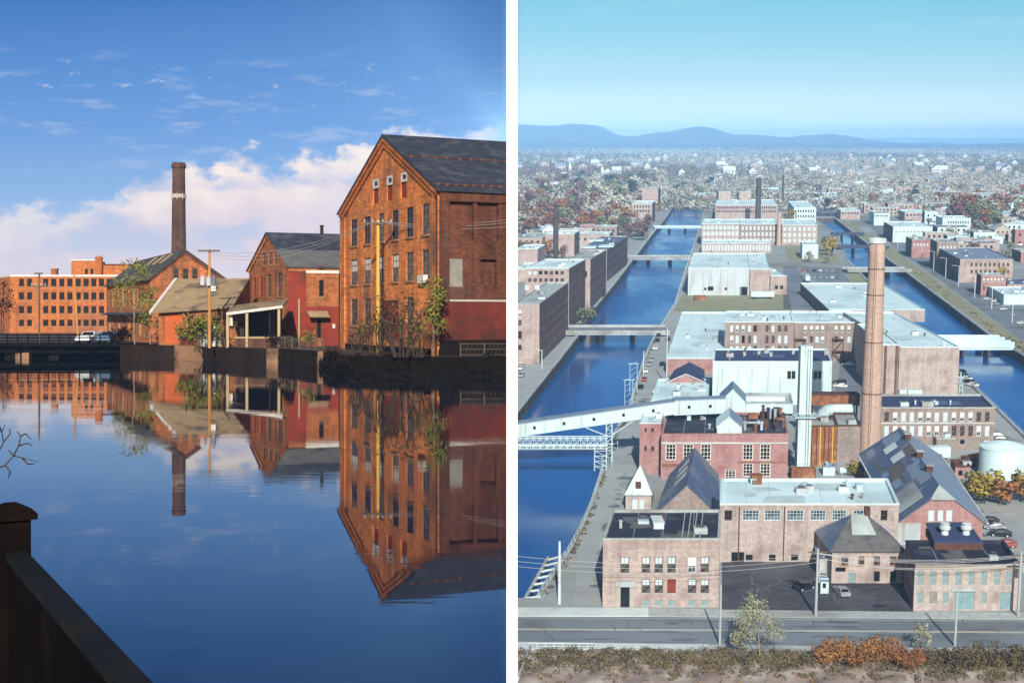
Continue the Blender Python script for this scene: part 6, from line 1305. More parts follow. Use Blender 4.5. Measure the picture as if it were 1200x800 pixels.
rk = random.Random(31)
def clear_of(q, w, dpt):
    for yy in (q.y - 2, q.y + dpt + 2):
        for pl, pr in ((c1L, c1R), (c2L, c2R)):
            if pl[0].y - 5 < yy < pl[-1].y + 15 and q.x + w + 8 > xat(pl, yy) and q.x - 3 < xat(pr, yy) + (26 if pl is c2L else 6): return False
    return True
made = []
for x0, x1, y0, y1, n in ((1020, 1200, 232, 312, 90), (606, 745, 258, 300, 18), (950, 1050, 224, 250, 14), (1050, 1200, 214, 236, 22), (840, 960, 214, 232, 10)):
    for k in range(n):
        for _ in range(30):
            x, y = rk.uniform(x0, x1), rk.uniform(y0, y1); q = g2(x, y); w, dp, hh = rk.uniform(12, 34), rk.uniform(10, 30), rk.uniform(4.5, 13)
            if clear_of(q, w, dp) and all(q.x + w < a0 or q.x > a1 or q.y + dp < b0 or q.y > b1 for a0, a1, b0, b1 in made): break
        else: continue
        o_ = Vector((0, 0, H)); ok = True
        for t in BUILT:
            if not (q.x + w + 12 < t[0] or q.x - 6 > t[1] or q.y + dp < t[2] - 4 or q.y > t[3] + 4): ok = False
        if not ok: continue
        made.append((q.x - 3, q.x + w + 9, q.y - 4, q.y + dp + 4)); wm_ = rk.choice(('pink_brick', 'white_wall', 'tan_brick', 'rose_brick', 'brown_brick', 'tan_brick')); rm_ = rk.choice(('white_roof', 'grey_roof', 'white_roof', 'slate_blue'))
        fpk = [q, q + V2((w, 0)), q + V2((w + KV * dp, dp)), q + V2((KV * dp, dp))]; nf = max(2, int(hh / 4.2)); ops_ = []
        for f in range(nf): ops_ += even(w, max(2, int(w / 4.5)), 1.2 + f * hh / nf, 1.2 + f * hh / nf + 1.9, 1.7, 'x')
        nm_ = {'pink_brick': 'pinkish brick', 'white_wall': 'white-walled', 'tan_brick': 'tan brick', 'rose_brick': 'red brick', 'brown_brick': 'brown brick'}[wm_]; rn_ = {'white_roof': 'white', 'grey_roof': 'grey', 'slate_blue': 'bluish dark'}[rm_]
        wh_ = 'right of the diagonal canal' if x0 in (1020, 1050) else 'left of the straight canal' if x0 < 700 else 'between the canals'
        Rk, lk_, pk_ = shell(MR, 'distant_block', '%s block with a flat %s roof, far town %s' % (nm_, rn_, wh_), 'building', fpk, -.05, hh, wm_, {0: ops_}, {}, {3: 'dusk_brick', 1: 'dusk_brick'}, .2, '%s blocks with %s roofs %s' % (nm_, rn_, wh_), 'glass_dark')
        flat_roof(Rk, lk_, hh, rm_, 'concrete', .4, .3)
# yard clutter between the works
CL = {}
def clutter(kind):
    if kind in CL: return CL[kind]
    m = MB()
    if kind == 'skip':
        m.poly([(-1.6, -.9, .15), (1.6, -.9, .15), (1.9, -.9, 1.5), (-1.9, -.9, 1.5)], 'slate_blue'); m.poly([(1.6, .9, .15), (-1.6, .9, .15), (-1.9, .9, 1.5), (1.9, .9, 1.5)], 'slate_blue'); m.poly([(1.6, -.9, .15), (1.6, .9, .15), (1.9, .9, 1.5), (1.9, -.9, 1.5)], 'slate_blue'); m.poly([(-1.6, .9, .15), (-1.6, -.9, .15), (-1.9, -.9, 1.5), (-1.9, .9, 1.5)], 'slate_blue'); m.poly([(-1.6, -.9, .4), (1.6, -.9, .4), (1.6, .9, .4), (-1.6, .9, .4)], 'rust_dark'); m.box(-1.5, 1.5, -.7, .7, 0, .149, 'rust_dark')
    elif kind == 'pallet_stack':
        for k in range(5): m.box(-.6, .6, -.5, .5, k * .22 + .12, k * .22 + .16, 'grey_wood'); m.box(-.6, -.45, -.5, .5, k * .22, k * .22 + .119, 'grey_wood'); m.box(.45, .6, -.5, .5, k * .22, k * .22 + .119, 'grey_wood')
    elif kind == 'oil_tank':
        m.tube((-1.6, 0, 1.1), (1.6, 0, 1.1), .8, n=14, m='white_wall'); m.box(-1.2, -.9, -.6, .6, 0, .45, 'concrete'); m.box(.9, 1.2, -.6, .6, 0, .45, 'concrete')
    elif kind == 'container':
        m.box(-3, 3, -1.2, 1.2, .12, 2.6, 'rust_iron'); m.box(-3.02, -2.8, -1.25, 1.25, 0, 2.65, 'rust_dark'); m.box(2.8, 3.02, -1.25, 1.25, 0, 2.65, 'rust_dark')
    elif kind == 'trailer':
        m.box(-6, 6, -1.25, 1.25, 1.1, 3.8, 'white_wall')
        for x in (-4.6, -3.4, 4.4): m.tube((x, -1.2, .5), (x, 1.2, .5), .5, n=12, m='tyre')
    CL[kind] = m.mesh(kind); return CL[kind]
for kind, x, y, rz, lb in (('skip', 852, 655, .1, 'dark blue rubbish skip against the factory wall in the car park'), ('trailer', 770, 505, 1.3, 'white lorry trailer on the canal path below the conveyor'), ('skip', 735, 612, 1.2, 'dark blue rubbish skip on the canal path left of the pyramid-roofed tower'),
   ('container', 940, 560, 0, 'rusty shipping container at the foot of the white stack'), ('pallet_stack', 1000, 545, .3, 'stack of grey pallets in the yard by the tall chimney'), ('oil_tank', 990, 556, .2, 'white cylindrical oil tank in the yard left of the hall'), ('container', 1140, 545, .5, 'rusty container on the grey lot below the long brick mill'), ('trailer', 1085, 540, .1, 'white lorry trailer parked behind the slate-roofed hall'), ('trailer', 946, 330, 1.4, 'white lorry trailer on the far grey lot beyond the white stack'),
   ('skip', 1160, 530, .4, 'dark blue rubbish skip beside the white tank'), ('container', 820, 352, .0, 'rusty container at the near wall of the panelled warehouse'), ('trailer', 893, 350, .05, 'white lorry trailer at the door of the panelled warehouse'), ('oil_tank', 768, 462, 1.4, 'white oil tank beside the low white-roofed shed'), ('pallet_stack', 747, 575, 0, 'stack of grey pallets behind the pyramid-roofed tower')):
    q = g2(x, y); o = link(kind, clutter(kind)); o.matrix_world = MR @ Matrix.Translation((q.x, q.y, .03)) @ Matrix.Rotation(rz, 4, 'Z'); tag(o, lb, kind.replace('_', ' '))
pr_ = random.Random(17)                                        # repairs and stains of their own shape on the paving
mm = MB()
def blotch(x, y, rx, ry, mt, z):
    q = g2(x, y); n = 11; mm.poly([(q.x + rx * math.cos(6.283 * k / n) * pr_.uniform(.6, 1.2), q.y + ry * math.sin(6.283 * k / n) * pr_.uniform(.6, 1.2), z) for k in range(n)], mt)
for k in range(22): blotch(pr_.uniform(850, 1064), pr_.uniform(664, 712), pr_.uniform(.4, 2.2), pr_.uniform(.2, 1.1), pr_.choice(('asphalt_worn', 'asphalt_worn', 'black_roof')), .030 + k * .0006)
def crack(x, y, n, step, w, mt, z):
    q = g2(x, y); an = pr_.uniform(-.5, .5) + pr_.choice((0, 1.57))
    for k in range(n):
        an += pr_.uniform(-.5, .5); e = q + V2((math.cos(an), math.sin(an))) * step; nn = V2((-math.sin(an), math.cos(an))) * w
        mm.poly([(*(q - nn), z), (*(e - nn), z), (*(e + nn), z), (*(q + nn), z)], mt); q = e
for k in range(30): crack(pr_.uniform(855, 1050), pr_.uniform(664, 712), pr_.randint(5, 12), .8, .06, 'asphalt', .045 + k * .0003)
for k in range(26): crack(pr_.uniform(612, 1195), pr_.uniform(725, 752), pr_.randint(4, 9), .7, .06, 'asphalt_dark', .047 + k * .0003)
for k in range(0): q = g2(990 + k * 10, 708); mm.poly([(q.x, q.y, .056), (q.x + .14, q.y, .056), (q.x + .5, q.y + 4.6, .056), (q.x + .36, q.y + 4.6, .056)], 'line_paint')
for k in range(30): blotch(pr_.uniform(612, 1195), pr_.uniform(724, 753), pr_.uniform(.6, 5), pr_.uniform(.3, .9), pr_.choice(('asphalt_patch', 'asphalt_patch', 'asphalt_seal')), .0335 + k * .0003)
for k in range(40): t_ = pr_.random(); blotch(690 + 70 * t_ + pr_.uniform(2, 12), 700 - 270 * t_, pr_.uniform(.5, 2.5), pr_.uniform(.5, 4), pr_.choice(('asphalt_patch', 'concrete', 'town_ground')), .026 + k * .0003)
for k in range(26): blotch(pr_.uniform(1100, 1200), pr_.uniform(535, 640), pr_.uniform(.6, 4), pr_.uniform(.5, 3), pr_.choice(('asphalt_patch', 'concrete', 'town_ground')), .026 + k * .0003)
structure(mm, 'paving', MR)
# --- bridges
def bridge(lb, xl, xr, y, half, mt, rail=True, truss=False, over=14, z=.6, par=1.1):
    a, b = g2(xl, y), g2(xr, y); dY = half; R = thing('bridge', lb, 'bridge', MR, (a.x, a.y, 0)); L = b.x - a.x; sl = b.y - a.y; m = MB()
    m.hexa([(0, -dY), (L, sl - dY), (L, sl + dY), (0, dY)], z - .9, z, mt, 'asphalt'); m.build('deck', R)
    for s in (-1, 1):
        m = MB(); m.hexa([(0, s * dY - .25), (L, sl + s * dY - .25), (L, sl + s * dY + .25), (0, s * dY + .25)], z + .003, z + par, mt); m.build('parapet', R)
    m = MB(); n = 2
    for k in range(1, n + 1): x = L * k / (n + 1); m.hexa([(x - .4, sl * k / (n + 1) - dY), (x + .4, sl * k / (n + 1) - dY * .8), (x + .4, sl * k / (n + 1) + dY), (x - .7, sl * k / (n + 1) + dY)], WL - 1, z - .903, 'quay_wall')
    m.build('pier', R)
    if truss:
        for s in (-1, 1):
            m = MB(); n = 8
            for k in range(n): 
                h0, h1 = [par + 5 * math.sin(math.pi * q / n) for q in (k, k + 1)]; x0, x1 = L * k / n, L * (k + 1) / n
                m.tube((x0, s * dY, z + h0), (x1, s * dY, z + h1), .4, n=5, m='black_roof'); m.tube((x0, s * dY, z), (x0, s * dY, z + h0), .3, n=4, m='black_roof')
            m.build('truss', R)
    return R
bridge('wide pale concrete bridge over the near straight canal', 662, 782, 391, 8.5, 'concrete', z=1.6)
bridge('pale bridge over the straight canal below the brick mills', 735, 811, 304.5, 8, 'concrete', z=1.5)
bridge('thin pale bridge over the straight canal second from its far end', 766, 822, 268, 7, 'steel_pale', z=1.5)
bridge('farthest low bridge closing the straight canal', 781, 831, 243, 9, 'concrete_white', z=2)
bridge('dark blue footbridge closing the far end of the straight canal', 786, 830, 238.5, 5, 'navy_roof', z=4)
bridge('long white covered bridge over the diagonal canal beside the blank brick works', 1098, 1186, 409, 2.2, 'white_roof', z=.9, par=2.4)
bridge('white railed road bridge over the diagonal canal behind the covered one', 1097, 1174, 399.5, 3.0, 'white_roof', z=.9, par=1.2)
bridge('low concrete bridge over the diagonal canal behind the tall chimney', 990, 1064, 319, 7, 'concrete', z=1.6)
bridge('dark narrow bridge over the diagonal canal farther back', 980, 1040, 292, 4, 'navy_roof', z=1.8)
bridge('dark pipe bridge over the diagonal canal near its far bend', 974, 1012, 276.5, 3, 'navy_roof', z=2)
bridge('black arched truss bridge at the far end of the diagonal canal', 955, 1004, 253, 5, 'black_roof', truss=True, z=2)
# --- small parts: guard booth with ramp roof
R, loc, p, h, fp = rb('guard_booth', 'small white guard booth at the car park entrance', 961.5, 971, 695, 681, 678, 'white_wall', 'slate_pale', [([(964, 968)], 683, 689, 'dark')], k=0, coping='slate_pale')
gable_box('covered_stair', 'narrow grey-roofed covered stair leading back from the guard booth', 959, 973, 676, 655, 650, 9, 'concrete', ('slate_pale', 'grey_roof'))

def free(q, w, dp, add=True):
    for t in BUILT + made:
        if not (q.x + w < t[0] - 2 or q.x - 2 > t[1] + 8 or q.y + dp < t[2] - 2 or q.y - 2 > t[3] + 2): return False
    return clear_of(q, w, dp)
# --- cars
def car_mesh(paint):
    L_, W_ = 4.5, 1.8; prof = [(-2.25, .35), (2.25, .35), (2.28, .62), (2.1, .82), (1.05, .95), (.35, 1.42), (-1.2, 1.45), (-1.95, 1.0), (-2.25, .92)]
    m = MB(); w = W_ / 2
    def sec(z): return w if z < 1.0 else w * (.80 if z > 1.2 else .97)
    L1 = [(-sec(z), y, z) for y, z in prof]; R1 = [(sec(z), y, z) for y, z in prof]; n = len(prof)
    m.poly(L1, paint); m.poly(R1[::-1], paint)
    for i in range(n): j = (i + 1) % n; m.poly([L1[i], R1[i], R1[j], L1[j]][::-1], paint)
    g = MB()
    for a, b in ((4, 5), (6, 7)):
        P, Q = Vector((0, *prof[a])), Vector((0, *prof[b])); u, v = P.lerp(Q, .12), P.lerp(Q, .9); nx = Vector((0, (Q - P).z, -(Q - P).y)).normalized() * -.015
        if nx.z < 0: nx = -nx
        sa, sb = sec(u.z) * .86, sec(v.z) * .84; g.poly([Vector((-sa, u.y, u.z)) + nx, Vector((sa, u.y, u.z)) + nx, Vector((sb, v.y, v.z)) + nx, Vector((-sb, v.y, v.z)) + nx], 'glass_dark')
    for s in (-1, 1):
        g.poly([(s * (w * .965 + .01), .95, 1.0), (s * (w * .965 + .01), -1.75, 1.02), (s * (w * .82 + .01), -1.15, 1.36), (s * (w * .82 + .01), .36, 1.36)], 'glass_dark')
    wl = MB(); wl.tube((-.12, 0, 0), (.12, 0, 0), .33, n=14, m='tyre'); wl.tube((-.13, 0, 0), (.13, 0, 0), .19, n=12, m='steel_pale')
    hl = MB(); hl.box(-.2, .2, -.02, .02, -.08, .08, 'lamp_head')
    return m.mesh('body'), g.mesh('glazing'), wl.mesh('wheel'), hl.mesh('headlight')
CARM = {}
def car(K, p, rz, paint, label, group=None):
    if paint not in CARM: CARM[paint] = car_mesh(paint)
    b, g, w, hl = CARM[paint]; R = thing('parked_car', label, 'car', K, p, rz, group); link('body', b, R); link('glazing', g, R)
    for x in (-.8, .8):
        for y in (-1.4, 1.4): o = link('wheel', w, R); o.location = (x, y, .33)
        o = link('headlight', hl, R); o.location = (x * .75, 2.2, .72)
    return R
def carpx(x, y, paint, label, rz=None, group=None, z=.05): q = g2(x, y); return car(MR, (q.x, q.y, z), -math.atan(KV) if rz is None else rz, paint, label, group)
carpx(942.5, 690, 'car_black', 'black car parked left of the guard booth in the dark car park', -1.0)
carpx(986, 696, 'car_silver', 'silver car parked right of the guard booth in the dark car park', .12)
for x, y, pt in ((768, 409, 'car_white'), (770.5, 400, 'car_black'), (764, 423, 'car_silver'), (760.5, 428, 'car_silver'), (757, 436, 'car_white'), (755, 446, 'car_red'), (751, 455, 'car_black'), (772, 394, 'car_black'), (788, 408, 'car_white'), (776, 428, 'car_black'), (783, 399, 'car_black')):
    carpx(x, y, pt, '%s car parked along the right-hand canal road' % pt[4:], group='cars along the canal road')
for x, y, pt in ((1125, 437, 'car_black'), (1128.5, 442, 'car_black'), (1131.5, 445, 'car_white'), (1135, 449, 'car_black'), (1139, 452.5, 'car_white')): carpx(x, y, pt, '%s car in the row beside the diagonal canal' % pt[4:], .45, 'cars beside the diagonal canal')
for x, y, pt in ((1166, 513, 'car_silver'), (1170, 517, 'car_black')): carpx(x, y, pt, '%s car parked at the right end of the long brick mill' % pt[4:], 1.4)
for x, y, pt in ((1158, 613, 'car_black'), (1166, 620, 'car_silver'), (1172, 628, 'car_black'), (1178, 640, 'car_red')): carpx(x, y, pt, '%s car parked right of the slate-roofed hall' % pt[4:], 1.25, 'cars right of the slate-roofed hall' if pt == 'car_black' else None)
for x, y, pt, lb in ((981, 421, 'car_black', 'black car in the gap left of the tall chimney, behind'), (988, 424, 'car_black', 'black car nose-in beside a white one, left of the tall chimney'), (994, 428.5, 'car_white', 'white car left of the tall chimney near the black ones'), (984, 449, 'car_black', 'black car parked beside the white powerhouse'), (985, 454, 'car_white', 'white car parked beside the white powerhouse')): carpx(x, y, pt, lb, 1.2)
for x, y, pt in ((610, 433, 'car_white'), (652, 402, 'car_silver'), (611, 441, 'car_silver')): carpx(x, y, pt, '%s car parked beside the left bank mill, %s the wide concrete bridge' % (pt[4:], 'near' if x > 640 else 'short of'), group='silver cars by the left bank mill' if False else None)
rr_ = random.Random(5)
for k in range(26):
    f = rr_.random(); x = 1040 + 150 * f + rr_.uniform(-4, 12); y = 284 + 128 * f ** 1.3 + rr_.uniform(-6, 4)
    if x < 1199: carpx(x + 24, y - 6, rr_.choice(('car_white', 'car_silver', 'car_black')), 'tiny car on the road along the right bank of the diagonal canal', -.8, 'cars on the right bank road')
for k in range(24):
    x = rr_.uniform(1150, 1215); y = rr_.uniform(268, 288); carpx(x, y, rr_.choice(('car_white', 'car_silver', 'car_silver', 'car_blue')), 'tiny car in the large far car park at the right', rr_.choice((1.4, -1.7)), 'cars in the far car park')
for k in range(46):
    if k < 14: x, y = 940 + (k % 7) * 7, 318 + (k // 7) * 8
    elif k < 30: x, y = rr_.uniform(1120, 1200), rr_.uniform(334, 372)
    else: x, y = rr_.uniform(620, 736), rr_.uniform(296, 300) if k % 2 else rr_.uniform(262, 268)
    if k >= 14 and not free(g2(x, y), 3, 3): continue
    carpx(x, y, rr_.choice(('car_white', 'car_silver', 'car_black', 'car_blue', 'car_red')), 'tiny car parked on the lot beyond the white stack' if k < 14 else 'tiny car parked between the right bank buildings' if k < 30 else 'tiny car parked behind the left bank mills', group=('cars on the lot beyond the white stack', 'cars between the right bank buildings', 'cars behind the left bank mills')[0 if k < 14 else 1 if k < 30 else 2])
carpx(1178, 360, 'car_blue', 'blue car before the white garage at the right edge', 1.3)
car(ML, (LP(104, 390, 155).x, 155.6, GZ + .1), 3.05, 'car_white', 'white car parked above the dark bridge')
car(ML, (LP(120, 390, 155).x + .45, 156.0, GZ + .1), 3.2, 'car_blue', 'pale blue car beside the white one above the dark bridge')
# --- street poles and wires
def spole(lb, x, yb, yt, r=.22, mt='concrete', arm=False, lamp=0, group=None):
    q = g2(x, yb); o, d = ray(MR, x, yt); z = o.z + d.z * q.y / d.y; R = thing('street_pole', lb, 'pole', MR, (q.x, q.y, 0), 0, group); m = MB(); m.tube((0, 0, 0), (0, 0, z), r, r * .7, 8, mt); m.build('shaft', R)
    if arm: m = MB(); m.box(-1.6, 1.6, -.12, .12, z - .8, z - .6, 'grey_wood'); m.box(-1.3, 1.3, -.12, .12, z - 1.9, z - 1.7, 'grey_wood'); m.build('crossarm', R); m = MB(); m.lathe([(.4, z - 3.6), (.42, z - 2.4), (.1, z - 2.3)], 10, 'insulator', (.6, -.1)); m.build('transformer', R)
    if lamp: m = MB(); m.tube((0, 0, z - .1), (lamp, 0, z + .3), .1, n=6, m=mt); m.box(min(lamp, lamp * 1.35), max(lamp, lamp * 1.35), -.2, .2, z + .2, z + .42, 'lamp_head'); m.build('lamp', R)
    return Vector((q.x, q.y, z))
spole('plain pale pole on the near pavement before the dark car park', 843.5, 755.5, 684, .2)
tA = spole('wooden pole with crossarms and transformer at the edge of the car park', 956, 722, 642, .25, 'concrete', True)
spole('pale pole in front of the teal boarded garage door', 1119, 757, 692, .22)
tB = spole('pole with crossarms at the right corner of the teal-windowed block', 1193, 722, 646, .25, 'concrete', True)
spole('white pole standing at the dock frame in the near canal corner', 655.5, 707, 634, .3, 'concrete_white')
spole('tall thin white pole on the canal road beside the white-roofed works', 781, 452, 384, .2, 'concrete_white')
spole('white pole on the quay beside the white cars', 754, 440, 411, .2, 'concrete_white')
spole('street lamp at the left bank before the grey-roofed mill', 635, 432, 410, .2, 'concrete_white', lamp=-1.8)
for k, (x, yb) in enumerate(((1200, 395), (1172, 374), (1148, 358), (1128, 345), (1109, 332), (1094, 322), (1080, 313), (1066, 304), (1052, 295), (1038, 287))): spole('thin lamp post on the road along the right bank', x + 14, yb + 4, yb - 24 + k * .9, .22, 'concrete_white', lamp=-3, group='lamp posts along the right bank road')
for k in range(5):
    dz = -.7 - (k % 3) * .12; off = (k - 2) * .6
    wire('thin overhead wire crossing in front of the right street block', tA + Vector((off, 0, dz - (k > 2) * 1.1)), tB + Vector((off, 0, dz - (k > 2) * 1.1)), 1.1 + .15 * k, MR, .038, 'wire_town', 'wires over the right street block')
for k in range(3): wire('thin overhead wire strung across the front of the corner office', Vector((XW + .5, tA.y - 2, 11.5 - k * .9)), tA + Vector((0, 0, -.9 - k * .8)), 1.6, MR, .03, 'wire_town', 'wires over the corner office')
# --- town vegetation
def crown_mesh(h, w, n, leaf, mtl, mtt, seed, low=.25):
    r = random.Random(seed); m = MB(); cl = []
    for k in range(13):
        an = r.uniform(0, 6.28); f = r.random() ** .6; z = h * (low + (1 - low) * r.uniform(.15, .9)); rad = w * .5 * (1 - abs(z / h - .58) * .9) * f
        cl.append((math.cos(an) * rad, math.sin(an) * rad, z, w * r.uniform(.14, .26)))
    for c in cl: m.tube((0, 0, h * low * .8), c[:3], h * .014, h * .004, 4, mtt, False)
    m.tube((0, 0, 0), (0, 0, h * .6), h * .022, h * .01, 6, mtt, False); m.leaves(cl, n, leaf, mtl, seed); return m.mesh('tree')
SPEC = {'grey': ('crown_grey', 'bare grey-green autumn tree'), 'orange': ('crown_orange', 'rust orange autumn tree'), 'red': ('crown_red', 'brownish red autumn tree'), 'green': ('crown_green', 'dull green tree'), 'dark': ('crown_dark', 'dark evergreen tree'), 'yellow': ('crown_yellow', 'yellow autumn tree')}
TM = {k: [crown_mesh(11, 9, 520, .55, v[0], 'bark', 60 + i * 7 + j) for j in range(2)] for i, (k, v) in enumerate(SPEC.items())}
def ftree(x, y, kind, h, where, group):
    q = g2(x, y); o = link('tree', rr_.choice(TM[kind])); s = h / 11; o.matrix_world = MR @ Matrix.Translation((q.x, q.y, -.05)) @ Matrix.Rotation(rr_.uniform(0, 6.28), 4, 'Z') @ Matrix.Diagonal((s * rr_.uniform(.85, 1.25), s * rr_.uniform(.85, 1.25), s, 1)); tag(o, '%s %s' % (SPEC[kind][1], where), 'tree', '%s %s' % (kind, group)); return o
zones = [(604, 738, 256, 278, 46, 'orange orange red grey green', 18, 'among the houses on the left bank', 'trees on the left bank'),
         (604, 760, 236, 256, 60, 'red grey orange grey green grey', 20, 'on the rise behind the left bank houses', 'trees behind the left bank'),
         (604, 780, 212, 236, 60, 'grey grey red green dark grey', 22, 'in the far wooded town on the left', 'trees in the far left town'),
         (735, 762, 262, 282, 10, 'red grey red', 13, 'beside the left bank path above the dark-roofed mill', 'trees beside the left bank path'),
         (1116, 1204, 255, 270, 22, 'red orange grey green', 22, 'in the belt behind the large far car park', 'trees behind the far car park'),
         (960, 1204, 222, 246, 44, 'grey red green dark grey orange', 12, 'among the far mills on the right', 'trees among the far right mills'),
         (790, 960, 212, 232, 40, 'grey grey green dark', 13, 'beyond the far mills in the middle', 'trees beyond the far mills')]
for x0, x1, y0, y1, n, kinds, h, where, gr in zones:
    for k in range(n): ftree(rr_.uniform(x0, x1), y0 + (y1 - y0) * (k + rr_.random()) / n, rr_.choice(kinds.split()), h * rr_.uniform(.7, 1.25), where, gr)
for x, y, kd, h, lb in ((927, 262, 'yellow', 13, 'beside the pale square mill'), (975, 300, 'yellow', 13, 'at the corner of the diagonal canal behind the chimney'), (969, 295, 'green', 11, 'beside the yellow tree at the diagonal canal'), (685, 385, 'green', 9, 'at the left bank end of the wide concrete bridge'), (651, 262, 'green', 16, 'just behind the top of the dark left bank chimney'), (1173, 332, 'yellow', 9, 'beside the small red building on the right bank'), (970, 247, 'dark', 14, 'at the black truss bridge'), (1045, 250, 'red', 11, 'behind the white-fronted mill'), (752, 238, 'red', 12, 'left of the far brick tower')): ftree(x, y, kd, h, lb, 'single trees' + lb)
for k, (x, y, kd, h) in enumerate(((1144, 585, 'yellow', 6.5), (1154, 590, 'yellow', 6), (1163, 588, 'yellow', 7), (1172, 592, 'orange', 5.5), (1183, 590, 'orange', 5.5), (1196, 588, 'yellow', 7), (1207, 590, 'yellow', 6.5), (1137, 576, 'green', 5))): ftree(x, y, kd, h, 'in the row in front of the white tank', 'trees in front of the tank')
shrub('bush', 'round yellow bush in the yard left of the slate-roofed hall', 'bush', MR, (*g2(1002, 558), 0), 4.2, 3.2, 'crown_yellow', 500, .28, 91)
tree('street_tree', 'pale grey-green feathery young tree beside the near pavement', 'tree', MR, (*g2(889, 775), 0), 9.6, 'bark_pale', 'crown_feather', 3200, .12, 93, .44, .12, .15)
tree('street_tree', 'small bushy greenish tree left of the feathery young tree', 'tree', MR, (*g2(866, 768), 0), 4.2, 'bark_pale', 'crown_feather', 900, .15, 94, .4, .08, .16)
tree('street_tree', 'small wispy green sapling beside the near pavement left of the pale pole', 'tree', MR, (*g2(1080, 765), 0), 4.6, 'bark_pale', 'crown_feather', 500, .14, 95, .35, .06, .14)
bl = [(966, 775, 4.4), (985, 772, 4.8), (1003, 779, 4.2), (1022, 773, 4.6), (1040, 776, 5.0), (1058, 781, 4.2), (1075, 776, 3.6)]
for k, (x, y, w) in enumerate(bl): shrub('bush', 'rusty orange bush in the row below the street', 'bush', MR, (*g2(x, y + 6), 0), w, w * .82, 'bush_orange', 2300, .13, 100 + k, 'rusty orange bushes below the street', 9)
for k, (x, y, w) in enumerate(((1095, 776, 3.6), (1118, 778, 4.0), (1139, 780, 4.4), (1160, 778, 4.6), (1182, 776, 4.8), (1199, 780, 4.4), (950, 775, 2.6), (1105, 773, 3.0))): shrub('bush', 'olive brown bush in the row below the street', 'bush', MR, (*g2(x, y + 6), 0), w, w * .75, 'bush_brown', 1900, .13, 120 + k, 'olive brown bushes below the street', 9)
m = MB(); cs = []
for k in range(900):
    x = rr_.uniform(606, 1215); y = 766 + max(0, x - 830) * .016 + rr_.random() * 20 + (rr_.random() < .2) * 12; q = g2(x, y); cs.append((max(q.x, 1.2), q.y, .8, rr_.uniform(.45, 1.1)))
m.leaves(cs, 46000, .12, 'bush_brown', 3, .6); cs2 = []
for k in range(260): x = rr_.uniform(606, 1215); y = rr_.uniform(786, 840); q = g2(x, y); cs2.append((max(q.x, 1.2), q.y, .65, rr_.uniform(.3, .8)))
m.leaves(cs2, 3800, .12, 'bush_brown', 4, .5); m.leaves(cs2[::3], 1300, .12, 'bush_orange', 5, .5); structure(m, 'undergrowth', MR, 'stuff')
m = MB()
a, b = g2(620, 762), g2(606, 800)
R = thing('guard_rail', 'pale broken concrete guard wall at the lower left corner of the street', 'wall', MR, (a.x, a.y, 0)); m.hexa([(0, 0), (.35, 0), (.35 + b.x - a.x, b.y - a.y), (b.x - a.x, b.y - a.y)], -.1, 1.0, 'concrete'); m.build('wall', R)
m = MB(); 
for k in range(9): q = V2((k * 1.35, .6)); m.tube((q.x, q.y, 0), (q.x, q.y, 1.1), .07, n=5, m='concrete_white')
for z in (.55, 1.05): m.tube((0, .6, z), (10.8, .6, z), .07, n=5, m='concrete_white')
m.build('railing', R)
# scrub along the quay path
m = MB(); cs = []
for k in range(160): t = rr_.random(); q = lerp_poly(c1R[:9], t); cs.append((q.x + rr_.uniform(.3, 1.8), q.y, .15, rr_.uniform(.3, .7)))
for k in range(120): t = rr_.random(); q = lerp_poly(c2R[1:4], t); cs.append((q.x + rr_.uniform(1, 9), q.y, .15, rr_.uniform(.4, 1.0)))
m.leaves(cs, 3600, .25, 'bush_brown', 13, .5); structure(m, 'weeds', MR, 'stuff')
# --- houses
def house_mesh(wm, rm, w=9, d=11, h=5.5, hr=8.8):
    m = MB(); dk = 'glass_dark'
    for (a, b), tp in zip((((0, 0), (w, 0)), ((w, 0), (w, d)), ((w, d), (0, d)), ((0, d), (0, 0))), ([(0, h), (w / 2, hr), (w, h)], h, [(0, h), (w / 2, hr), (w, h)], h)):
        L = (Vector(b) - Vector(a)).length; wall(m, a, b, 0, tp, even(L, 3, 1, 2.4, 1, 'x', .08) + even(L, 3, 3.6, 4.9, 1, 'x', .08), wm, .12, dk)
    for s, e in ((-.4, w / 2), (w + .4, w / 2)): m.slab([(s, -.4, h - .3), (s, d + .4, h - .3), (e, d + .4, hr + .1), (e, -.4, hr + .1)], .15, rm)
    m.box(w * .6, w * .6 + .8, d * .5, d * .5 + .8, h, hr + .8, 'rose_brick'); return m.mesh('house')
HM = [house_mesh(a, b, *c) for a, b, c in (('house_white', 'white_roof', ()), ('house_tan', 'grey_roof', (10, 12, 6, 9)), ('house_white', 'slate_pale', (8, 14, 6, 9.5)), ('house_tan', 'white_roof', (12, 10, 5, 8)), ('pink_brick', 'grey_roof', (14, 10, 8, 10)))]
HL = ['small white house with a pale roof', 'tan house with a grey roof', 'white house with a slate grey roof', 'wide tan house with a pale roof', 'brick house with a grey roof']
